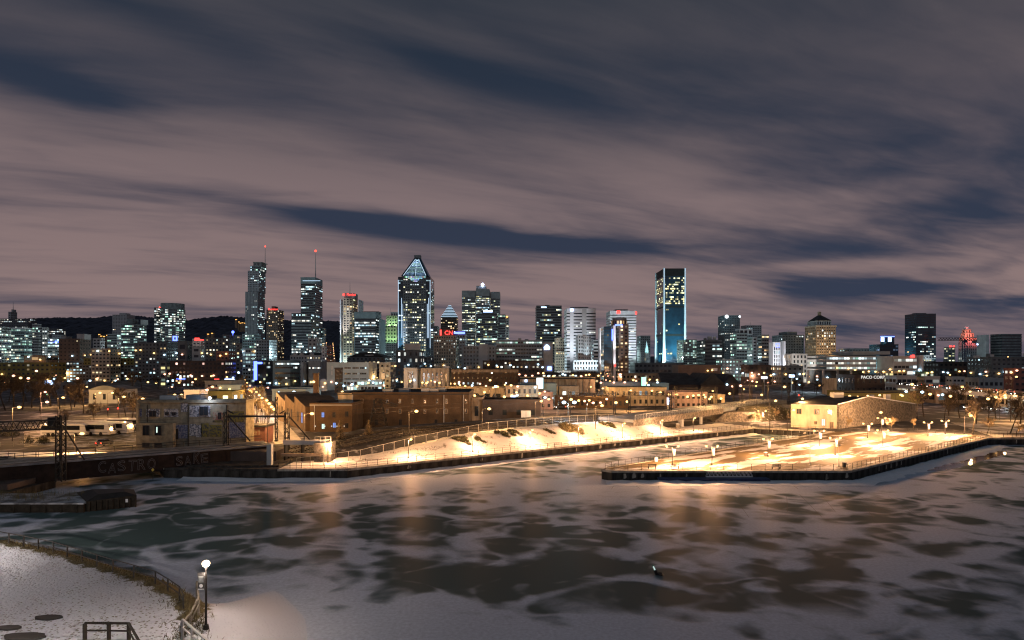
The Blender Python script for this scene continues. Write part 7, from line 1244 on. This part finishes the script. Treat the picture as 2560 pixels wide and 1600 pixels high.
def shrub(name, label, pos, rx, ry, h, n, m, seed, cat='shrub', group=None):
    rg = random.Random(seed); mb = MB(); lobes = [(rg.uniform(-.75, .75) * rx, rg.uniform(-.6, .6) * ry, rg.uniform(.14, .4)) for _ in range(9)] if h < 1 or cat == 'bush' else [(rg.uniform(-.4, .4) * rx, rg.uniform(-.3, .3) * ry, rg.uniform(.4, .6)) for _ in range(6)]
    for i in range(n):
        a = rg.uniform(0, 6.283); f = rg.random() ** .6; lx, ly, lr = rg.choice(lobes); x, y = lx + rx * lr * f * math.cos(a), ly + ry * lr * 1.3 * f * math.sin(a); top = h * (1 - .55 * f * f) * rg.uniform(.5, 1.1); z0 = bank_z(pos[0] + x, pos[1] + y, pos[2]) - pos[2]; z = z0 + top * rg.random()
        e = Vector((rg.gauss(0, .22), rg.gauss(0, .22), rg.gauss(.12, .14))); w = Vector((rg.gauss(0, .06), rg.gauss(0, .06), 0)); p = Vector((x, y, z)); mb.face([p - w, p + w, p + e])
    o = mb.build(name, m, None, pos); return tag(o, label, cat, group)
def bank_z(x, y, dflt):
    d = Vector((x, y)) - QA; t, s_ = d.dot(QD), d.dot(QN)
    return bank_h(t, s_) if -10 < t < QL and 0 < s_ < 14 else dflt
sl = [(1148, 1098, 2.6, .5, 'low tangle of scrub on the snow bank left of the second lamp'), (1165, 1106, 1.6, .35, 'small scrub patch at the second lamp'), (1262, 1087, 2.8, .5, 'long scrub strip in the middle of the snow bank'), (1290, 1084, 2.2, .45, 'scrub patch left of the round bush'), (1425, 1073, 4.2, 1.3, 'big rounded dark bush on the snow bank'), (1375, 1080, 1.6, .4, 'small scrub patch left of the big bush'), (1520, 1062, 2.8, .5, 'scrub strip right of the big bush'), (1598, 1056, 3.4, .9, 'dark scrub near the viaduct end of the bank'), (1200, 1100, 1.5, .3, 'thin scrub between the second and third lamps')]
for i, (px, py, r_, h_, lb) in enumerate(sl):
    best = None
    for s10 in range(30, 130, 2):
        s_ = s10 / 10; k = (px - CX) / F; p0 = QA + QN * s_; t = (k * p0.y - p0.x) / (QD.x - k * QD.y); x, y = Q(t, s_); z = bank_h(t, s_); yy = YH + (H - z) * F / y
        if best is None or abs(yy - py) < best[0]: best = (abs(yy - py), x, y, z)
    shrub('bank_scrub', lb, Vector(best[1:]), r_, r_ * .5, h_, int(700 * r_ * (2.4 if h_ > 1 else 1)), M['shrub'] if i != 4 else M['drygrass'], i, 'shrub', 'scrub on the snow bank')
mb = MB(); rg = random.Random(31)
for i in range(9000):
    t, s_ = rg.uniform(4, 112), 3.4 + abs(rg.gauss(3.6, 2.0)); x, y = Q(t, s_)
    if hnoise(t * .35, s_ * .9) < .32 or s_ > 12.5: continue
    z = bank_h(t, s_); h_ = rg.uniform(.06, .34); w = rg.uniform(.02, .06); a = rg.uniform(0, 3.1); mb.face([(x - w * math.cos(a), y - w * math.sin(a), z - .02), (x + w * math.cos(a), y + w * math.sin(a), z - .02), (x + rg.gauss(0, .14), y + rg.gauss(0, .14), z + h_)])
tag(mb.build('bank_weeds', M['shrub']), 'thin weeds poking through the snow bank', kind='stuff')
rg = random.Random(4); e0 = Vector((vo.location.x, vo.location.y)) + VD * VL * .66
for i in range(9):
    x, y = e0.x + 3 + rg.uniform(0, 22), e0.y - 5 + rg.uniform(0, 16); shrub('bank_bush', f'{ORD[i]} of the tangled bushes on the scrubby bank, counting from the viaduct', Vector((x, y, GZ + rg.uniform(.2, 2.2))), 2.4, 2.0, 2.2, 900, M['shrub'] if i % 3 else M['dry'], 20 + i, 'bush', 'bushes on the scrubby bank')
for i, (px, py, r_) in enumerate(((175, 1078, 3.5), (215, 1064, 3), (20, 1090, 4), (95, 1108, 3.5), (140, 1072, 2.6))): q = G(px, py, GZ); shrub('dark_bush', ('broad dark bush before the buses', 'dark bush behind the coach roofs', 'big dark bush at the left edge', 'bush beside the lit canal path', 'dark bush left of the coaches')[i], q, r_, r_ * .6, 2.4, 1500, M['shrub'], 50 + i, 'bush')
# ------------------------------------------------------------------ vehicles
def car_proto(paint):
    o = empty('parked_car', (0, -500, 0), 'x', 'car'); mb = MB(); pr = [(-2.15, .35), (2.1, .35), (2.2, .62), (2.05, .86), (1.0, .98), (-1.7, 1.0), (-2.2, .9)]; mb.hull([(x, -.85, z) for x, z in pr], [(x, .85, z) for x, z in pr]); bd_ = mb.build('body', M[paint], o)
    mb = MB(); pr = [(-1.65, 1.0), (.95, .98), (.35, 1.42), (-1.15, 1.45)]; mb.hull([(x, -.74, z) for x, z in pr], [(x, .74, z) for x, z in pr]); mb.build('cabin', M['carg'], o)
    mb = MB(); mb.box(-1.1, .3, -.7, .7, 1.44, 1.49); mb.build('roof', M[paint], o)
    for x in (-1.35, 1.35):
        for y in (-.8, .8): mb = MB(); mb.tube((x, y - .11, .32), (x, y + .11, .32), .33, n=10); mb.build('wheel', M['tyre'], o)
    for y in (-.6, .6): mb = MB(); mb.ball((2.16, y, .68), .15, 6, 4); mb.build('headlight', E['head'], o); mb = MB(); mb.ball((-2.2, y, .76), .13, 6, 4); mb.build('tail_light', E['tail'], o)
    return o
cars = [car_proto('carw'), car_proto('card')]
def put_cars(phrase, group, items):
    for i, (x, y, z, rz) in enumerate(items): dup(cars[i % 2], (x, y, z), rz, f"{ORD[i // 2]} {'white' if i % 2 == 0 else 'dark'} car {phrase}, from the near end", group)
it = []
for k in range(26): 
    f = k / 26 * (len(hp) - 1.2); i = int(f); p_ = hp[len(hp) - 1 - i].lerp(hp[len(hp) - 2 - i], f - i); d = (hp[0] - hp[-1]).normalized(); s_ = 3.2 if k % 2 else 12.5; n_ = Vector((d.y, -d.x)); q = p_ + n_ * s_; a = math.atan2(d.y, d.x); it.append((q.x, q.y, HZ + .01, a + (math.pi if k % 2 else 0)))
put_cars('on the elevated highway', 'cars on the highway', it)
it = []
for px, py in ((935, 1062), (965, 1061), (1030, 1060), (1060, 1060), (1100, 1059), (1140, 1058)): q = G(px, py, GZ); it.append((q.x, q.y, GZ, math.pi + .1))
put_cars('with red lights before the brick warehouse', 'cars before the brick warehouse', it)
it = []
for px, py in ((1378, 1022), (1400, 1021), (1425, 1020), (1470, 1018), (1520, 1017), (1560, 1016)): q = G(px, py, GZ); it.append((q.x, q.y, GZ, .1 if px % 4 else math.pi))
put_cars('on the street before the low brown works', 'cars before the low brown works', it)
it = []
for px, py in ((2425, 1022), (2445, 1023), (2470, 1025), (2490, 1026), (2505, 1027)): q = G(px, py, GZ); it.append((q.x, q.y, GZ, math.pi - .2))
put_cars('on the road behind the right bank trees', 'cars behind the trees', it)
it = []
for k in range(16):
    f = k / 16; p_ = Vector((-110, 258)).lerp(Vector((-255, 580)), f); d = Vector((-112, 243)).normalized(); n_ = Vector((d.y, -d.x)) * (2.6 if k % 2 else -2.6); it.append((p_.x + n_.x, p_.y + n_.y, GZ + .07, math.atan2(d.y, d.x) + (math.pi if k % 4 < 2 else 0)))
put_cars('on the lamp-lined street', 'cars on the lamp-lined street', it)
q = G(261, 1113, GZ); dup(cars[1], q, math.pi / 2, 'single dark car parked behind the low bus lot fence', 'car by the fence')
# far uphill street
hs0, hs1 = P(822, 908, 1150), P(824, 862, 2300); sx = 16
mb = MB(); mb.face([(hs0.x - sx, hs0.y, GZ + .1), (hs0.x + sx, hs0.y, GZ + .1), (hs1.x + sx, hs1.y, hs1.z), (hs1.x - sx, hs1.y, hs1.z)]); tag(mb.build('uphill_street', M['asphalt']), 'street climbing the hill between the towers', kind='structure')
it = []; rg = random.Random(6)
for i in range(16): f = (i + .5) / 16; p_ = Vector((hs0.x, hs0.y, GZ + .1)).lerp(hs1, .25 + f * .75); it.append((p_.x + (-5 if i % 2 else 5), p_.y, p_.z + .1, math.pi / 2 if i % 3 else -math.pi / 2))
put_cars('on the glowing uphill street', 'cars on the uphill street', it)
for r_ in cars:
    for ch in list(r_.children): bpy.data.objects.remove(ch)
    bpy.data.objects.remove(r_)
def far_lamp(p_, label, group, col):
    o = empty('street_lamp', p_, label, 'street lamp', group); mb = MB(); mb.tube((0, 0, 0), (0, 0, 9), .25, n=4); mb.build('pole', M['steel'], o); mb = MB(); mb.ball((0, 0, 9.4), 1.0, 6, 4); mb.build('lens', E[col], o)
for i in range(18):
    f = (i + .5) / 18; p_ = Vector((hs0.x, hs0.y, GZ)).lerp(hs1, .2 + f * .8); far_lamp((p_.x + (-12 if i % 2 else 12), p_.y, p_.z), f"{ORD[i // 2]} orange lamp from the bottom, {'left' if i % 2 else 'right'} side of the uphill street", 'lamps of the uphill street', 'warm' if i % 3 else 'pinkl')
for f in (.3, .5, .7, .9): p_ = Vector((hs0.x, hs0.y, GZ)).lerp(hs1, f); light('POINT', (p_.x, p_.y, p_.z + 12), (1, .4, .14), 9000, None, .5)
hl = [(590, 797), (597, 803), (601, 806), (606, 805), (612, 806), (617, 803), (548, 853), (253, 838), (248, 834), (260, 839), (268, 836), (520, 833), (530, 831)]
for i, (px, py) in enumerate(hl):
    Y = 2300 if py < 820 else 1900; p_ = P(px, py, Y); o = empty('hill_house', (p_.x, Y, p_.z - 5), f"small lit house on the dark hill, {ordl(i if i < 6 else i - 6, 6 if i < 6 else len(hl) - 6)} of the {'upper' if i < 6 else 'lower'} cluster", 'house', 'houses on the hill'); mb = MB(); mb.box(-4, 4, 0, 8, -30, 5); mb.build('wall', M['tan'], o); mb = MB(); mb.v += [(-4.4, -.3, 5), (4.4, -.3, 5), (0, -.3, 8), (-4.4, 8.3, 5), (4.4, 8.3, 5), (0, 8.3, 8)]; mb.f += [(0, 1, 2), (3, 5, 4), (0, 2, 5, 3), (1, 4, 5, 2)]; mb.c += [None] * 4; mb.build('roof', M['roof'], o)
    for x_ in (-2.4, 1): mb = MB(); mb.box(x_, x_ + 1.8, -.15, -.01, 1, 3.2); mb.build('window', E['orange'], o)
# coaches
def coach(px, py, rz, label, Lm=12.0):
    q = G(px, py, GZ); o = empty('coach', q, label, 'bus', 'coaches in the parking lot', rz); mb = MB(); pr = [(-Lm / 2, .4), (Lm / 2 - .1, .4), (Lm / 2, 1.2), (Lm / 2 - .35, 3.0), (Lm / 2 - .8, 3.35), (-Lm / 2 + .2, 3.35), (-Lm / 2, 3.1)]; mb.hull([(x, -1.25, z) for x, z in pr], [(x, 1.25, z) for x, z in pr]); mb.build('body', M['carw'], o)
    for y0, y1 in ((-1.28, -1.255), (1.255, 1.28)): mb = MB(); mb.box(-Lm / 2 + .4, Lm / 2 - 1.6, y0, y1, 1.75, 2.95); mb.build('side_window', M['carg'], o)
    mb = MB(); mb.hull([(Lm / 2 + .02, -1.1, 1.35), (Lm / 2 + .02, 1.1, 1.35), (Lm / 2 + .0, 1.1, 1.35), (Lm / 2 + .0, -1.1, 1.35)], [(Lm / 2 - .3, -1.1, 3.0), (Lm / 2 - .3, 1.1, 3.0), (Lm / 2 - .34, 1.1, 3.0), (Lm / 2 - .34, -1.1, 3.0)]); mb.build('windscreen', M['carg'], o)
    for x in (-Lm / 2 + 2.2, -Lm / 2 + 3.4, Lm / 2 - 2.6):
        for y in (-1.15, 1.15): mb = MB(); mb.tube((x, y - .16, .5), (x, y + .16, .5), .5, n=12); mb.build('wheel', M['tyre'], o)
    mb = MB(); mb.box(-Lm / 2 + .5, Lm / 2 - .6, -1.27, -1.256, .9, 1.1); mb.build('stripe', M['conc_dk'], o); mb = MB(); [mb.ball((Lm / 2 + .0, y, .9), .12, 6, 4) for y in (-.9, .9)]; mb.build('headlight', M['steel'], o)
coach(165, 1090, .05, 'pale coach parked lengthwise behind the left gantry mast'); coach(212, 1081, .05, 'coach parked behind the first pale coach'); coach(245, 1088, -.12, 'coach whose white rear shows beside the lamp', 9); coach(283, 1084, -.15, 'white coach with its dark windscreen turned to the graffiti building', 11); coach(318, 1074, .05, 'farthest coach partly hidden by the graffiti building')
mb = MB(); pp = [G(60, 1118, GZ + .03), G(345, 1118, GZ + .03), G(345, 1066, GZ + .03), G(60, 1066, GZ + .03)]; mb.face(pp); tag(mb.build('parking_lot', mat('lot_asphalt', (.10, .09, .05), scale=.4, col2=(.45, .43, .40), lo=.5, hi=.62)), 'gravel bus parking lot with snow streaks', kind='structure')
mb = MB(); mb.face([(-220, 131.2, GZ + .03), (-79, 130.3, GZ + .03), (-84, 138, GZ + .03), (-220, 138, GZ + .03)]); tag(mb.build('canal_path', M['snow']), 'snowy canal path behind the bridge', kind='structure')
road = [(-60, 150), (-172, 393), (-260, 590)]
for nm, wdt, zz, m_ in (('street', 5.5, .06, mat('wet_street', (.11, .10, .09), rough=.5, scale=.5, col2=(.26, .25, .24), lo=.45, hi=.7)), ('pavement', 9, .03, mat('snowy_pavement', (.30, .28, .25), scale=.5, col2=(.5, .48, .46)))):
    mb = MB()
    for (xa, ya), (xb, yb_) in zip(road, road[1:]): d = Vector((xb - xa, yb_ - ya)).normalized(); n_ = Vector((-d.y, d.x)) * wdt; mb.face([(xa + n_.x, ya + n_.y, GZ + zz), (xa - n_.x, ya - n_.y, GZ + zz), (xb - n_.x, yb_ - n_.y, GZ + zz), (xb + n_.x, yb_ + n_.y, GZ + zz)])
    tag(mb.build(nm, m_), 'lamp-lit street receding to the left' if nm == 'street' else 'snowy pavement along the lamp-lit street', kind='structure')
mb = MB(); mb.face([(4, 246, GZ + .03), (118, 236, GZ + .03), (124, 252, GZ + .03), (4, 262, GZ + .03)]); tag(mb.build('works_street', mat('salted_street', (.22, .19, .16), scale=.3, col2=(.42, .38, .34))), 'salted street before the yellow factory', kind='structure')
mb = MB(); mb.face([(130, 166, GZ + .03), (330, 166, GZ + .03), (330, 205, GZ + .03), (146, 205, GZ + .03)]); tag(mb.build('snow_field', mat('patchy_snow', (.12, .10, .07), scale=.12, col2=(.6, .58, .56), lo=.42, hi=.56, detail=7)), 'patchy snow field behind the far bank', kind='structure')
# benches, bins and crane
for i, (px, py) in enumerate(((1630, 1172), (1687, 1172), (1940, 1173))):
    q = G(px, py, GZ); q.z += .05; o = empty('park_bench', q, ('left bench by the railing at the pier tip', 'second bench by the railing at the pier tip', 'bench by the railing near the tall bare pole')[i], 'bench', 'benches on the pier')
    for y_ in (-.18, 0, .18): mb = MB(); mb.box(-.85, .85, y_ - .07, y_ + .07, .44, .49); mb.build('seat_slat', M['wood'], o)
    for z_ in (.62, .78): mb = MB(); mb.box(-.85, .85, -.30, -.26, z_, z_ + .11); mb.build('back_slat', M['wood'], o)
    for x_ in (-.7, .7): mb = MB(); mb.box(x_ - .04, x_ + .04, -.25, .22, 0, .438); mb.build('leg', M['black'], o)
for i, (px, py, lb) in enumerate(((1640, 1154, 'pale square bin at the pier tip'), (1914, 1141, 'square bin beside the third twin lamp'), (2110, 1167, 'square bin near the pier front corner'), (1694, 1072, 'stone block on the promenade below the viaduct'))):
    q = G(px, py, GZ); o = empty('litter_bin', q, lb, 'bin'); k = 1.8 if i == 3 else 1; mb = MB(); mb.box(-.3 * k, .3 * k, -.3, .3, 0, .8 * k); mb.build('body', M['wood'] if i else M['conc_lt'], o); mb = MB(); mb.box(-.34 * k, .34 * k, -.34, .34, .802 * k, .9 * k); mb.build('lid', M['conc'], o)
cr_ = empty('tower_crane', (P(2412, 0, 700).x, 700, GZ), 'dark blue tower crane before the art deco tower', 'crane'); hz = P(0, 850, 700).z - GZ; mb = MB(); lattice(mb, (0, 0, 0), (0, 0, hz), 3.2, 16, .32); mb.build('mast', M['hull'], cr_); k = 700 / F; mb = MB(); lattice(mb, (-66 * k, 0, hz + 1), (28 * k, 0, hz + 1), 3.0, 26, .3, Vector((0, 0, 1))); mb.build('jib', M['black'], cr_); mb = MB(); mb.box(20 * k, 28 * k, -1.5, 1.5, hz - 3.5, hz - .8); mb.build('counterweight', M['conc_dk'], cr_); mb = MB(); mb.box(-2, 2, -1.6, 1.6, hz - 3, hz - .2); mb.build('cab', M['hull'], cr_); mb = MB(); mb.ball((32 * k, 0, hz - 5), .9, 6, 4); mb.tube((27.9 * k, 0, hz - 2), (32 * k, 0, hz - 5), .15); mb.build('work_light', E['bluew'], cr_)
tent = empty('dome_tent', (P(809, 0, 430).x, 430, GZ), 'small white dome tent behind the chimney', 'tent'); mb = MB(); mb.tube((0, 0, 0), (0, 0, P(0, 955, 430).z - GZ), 2.6, 2.6, 14); mb.build('drum', M['white'], tent); mb = MB(); mb.ball((0, 0, P(0, 955, 430).z - GZ), 2.7, 16, 8, .9); mb.build('dome', M['white'], tent)
# overhead wires of the railway
def wire(name, label, pts, r=.022):
    mb = MB()
    for a, c in zip(pts, pts[1:]):
        prev = None
        for i in range(9): f = i / 8; p_ = a.lerp(c, f); p_.z -= 4 * .6 * f * (1 - f); 
            
        for i in range(8):
            f0, f1_ = i / 8, (i + 1) / 8; p0_, p1_ = a.lerp(c, f0), a.lerp(c, f1_); p0_.z -= 2.2 * f0 * (1 - f0); p1_.z -= 2.2 * f1_ * (1 - f1_); mb.tube(p0_, p1_, r, n=3, cap=False)
    tag(mb.build(name, M['black']), label, 'wire')
wire('overhead_wire', 'upper overhead wire from the bridge gantries to the yard', [P(60, 1052, 103), P(640, 1036, 128), P(1480, 982, 194), P(1625, 982, 203), P(1740, 970, 230)]); wire('overhead_wire', 'lower overhead wire from the bridge gantries to the yard', [P(60, 1066, 103), P(640, 1046, 128), P(1480, 992, 194), P(1625, 992, 203), P(1740, 978, 230)])

# ------------------------------------------------------------------ small lamps fixed to walls and yards of the lower town
bpy.context.view_layer.update(); DG = bpy.context.evaluated_depsgraph_get(); eye = Vector((0, 0, H)); rg = random.Random(91)
lens_me, arm_me, pole_me = {}, None, None
for k_ in ('warm', 'cool', 'pinkl'): mb = MB(); mb.ball((0, 0, 0), 1.0, 8, 5, .8); lens_me[k_] = mb.mesh('lens', E[k_])
mb = MB(); mb.tube((0, 0, 0), (0, 0, 1), .05, n=5); arm_me = mb.mesh('bracket', M['post'])
def small_lamps(phrase, group, x0, y0, x1, y1, n, kinds, jy=6):
    spots = []
    for i in range(n):
        px = x0 + (x1 - x0) * (i + rg.uniform(.1, .9)) / n; py = y0 + (y1 - y0) * (px - x0) / (x1 - x0) + rg.uniform(-jy, jy); d = (P(px, py, 100.0) - eye).normalized()
        ok, loc, nor, _, ob, _ = sc.ray_cast(DG, eye, d)
        if not ok or loc.y > 900 or loc.y < 150: continue
        spots.append((px, loc, nor, rg.choice(kinds)))
    cnt = {}
    for sp__ in spots: cnt[sp__[3]] = cnt.get(sp__[3], 0) + 1
    seen = {}
    for px, loc, nor, kd in spots:
        i = seen.get(kd, 0); seen[kd] = i + 1; r_ = min(.9, .28 + loc.y / 900)
        flat = nor.z > .5; o = empty('yard_lamp' if flat else 'wall_lamp', loc, f"small {KN[kd]} {'yard' if flat else 'wall'} lamp {phrase}" + (f', {ordl(i, cnt[kd])}' if cnt[kd] > 1 else ''), 'lamp', group)
        up = Vector((0, 0, 4.0)) if flat else Vector((nor.x * 1.2, nor.y * 1.2, .25)); b_ = bpy.data.objects.new('pole' if flat else 'bracket', arm_me); COL.objects.link(b_); b_.parent = o; b_.scale = (1, 1, up.length); b_.rotation_mode = 'QUATERNION'; b_.rotation_quaternion = up.to_track_quat('Z', 'Y')
        l_ = bpy.data.objects.new('lens', lens_me[kd]); COL.objects.link(l_); l_.parent = o; l_.location = up; l_.scale = (r_,) * 3
A = ('warm', 'warm', 'warm', 'pinkl', 'cool'); C_ = ('cool', 'cool', 'warm')
small_lamps('behind the park trees', 'small lamps behind the park', 4, 940, 330, 955, 16, A); small_lamps('near the parking frame', 'small lamps at the parking frame', 4, 895, 240, 893, 9, A); small_lamps('on the dark slab of flats', 'small lamps on the dark flats', 400, 940, 600, 946, 12, ('warm', 'cool', 'pinkl')); small_lamps('above the graffiti building roof', 'small lamps above the graffiti building', 345, 968, 600, 975, 9, A)
small_lamps('below the pale blue hall', 'small lamps below the pale blue hall', 640, 958, 960, 962, 18, A); small_lamps('at the fin warehouses', 'small lamps at the fin warehouses', 980, 952, 1130, 957, 9, A, 4); small_lamps('along the brick mill', 'small lamps along the brick mill', 1130, 960, 1300, 968, 11, A)
small_lamps('on the factory roofs beyond the sawtooth hall', 'small lamps over the factories', 1180, 985, 1400, 992, 10, ('warm', 'cool', 'warm')); small_lamps('around the storage sign building', 'small lamps by the storage sign', 1290, 936, 1500, 938, 14, ('warm', 'pinkl', 'cool')); small_lamps('along the low brown works', 'small lamps along the brown works', 1390, 1000, 1570, 1003, 9, A)
small_lamps('behind the yellow factory', 'small lamps behind the yellow factory', 1500, 955, 1660, 952, 11, A); small_lamps('at the pink depot wall', 'small lamps at the pink depot', 1670, 992, 1830, 998, 9, ('warm',)); small_lamps('in the dark yard before the loft', 'small lamps in the dark yard', 1760, 930, 2070, 940, 18, ('warm', 'pinkl', 'cool')); small_lamps('in the far rail yard', 'small lamps in the far rail yard', 1800, 965, 2060, 975, 12, A)
small_lamps('around the chamfered media building', 'small lamps by the media building', 2080, 925, 2340, 930, 15, ('cool', 'warm', 'warm')); small_lamps('under the highway', 'small lamps under the highway', 2240, 985, 2556, 996, 17, A); small_lamps('beyond the highway', 'small lamps beyond the highway', 2340, 935, 2556, 930, 11, ('warm', 'cool', 'pinkl')); small_lamps('between the downtown blocks', 'small downtown lamps', 980, 915, 1380, 918, 14, C_)
small_lamps('among the left downtown blocks', 'small left downtown lamps', 240, 880, 640, 885, 15, A)
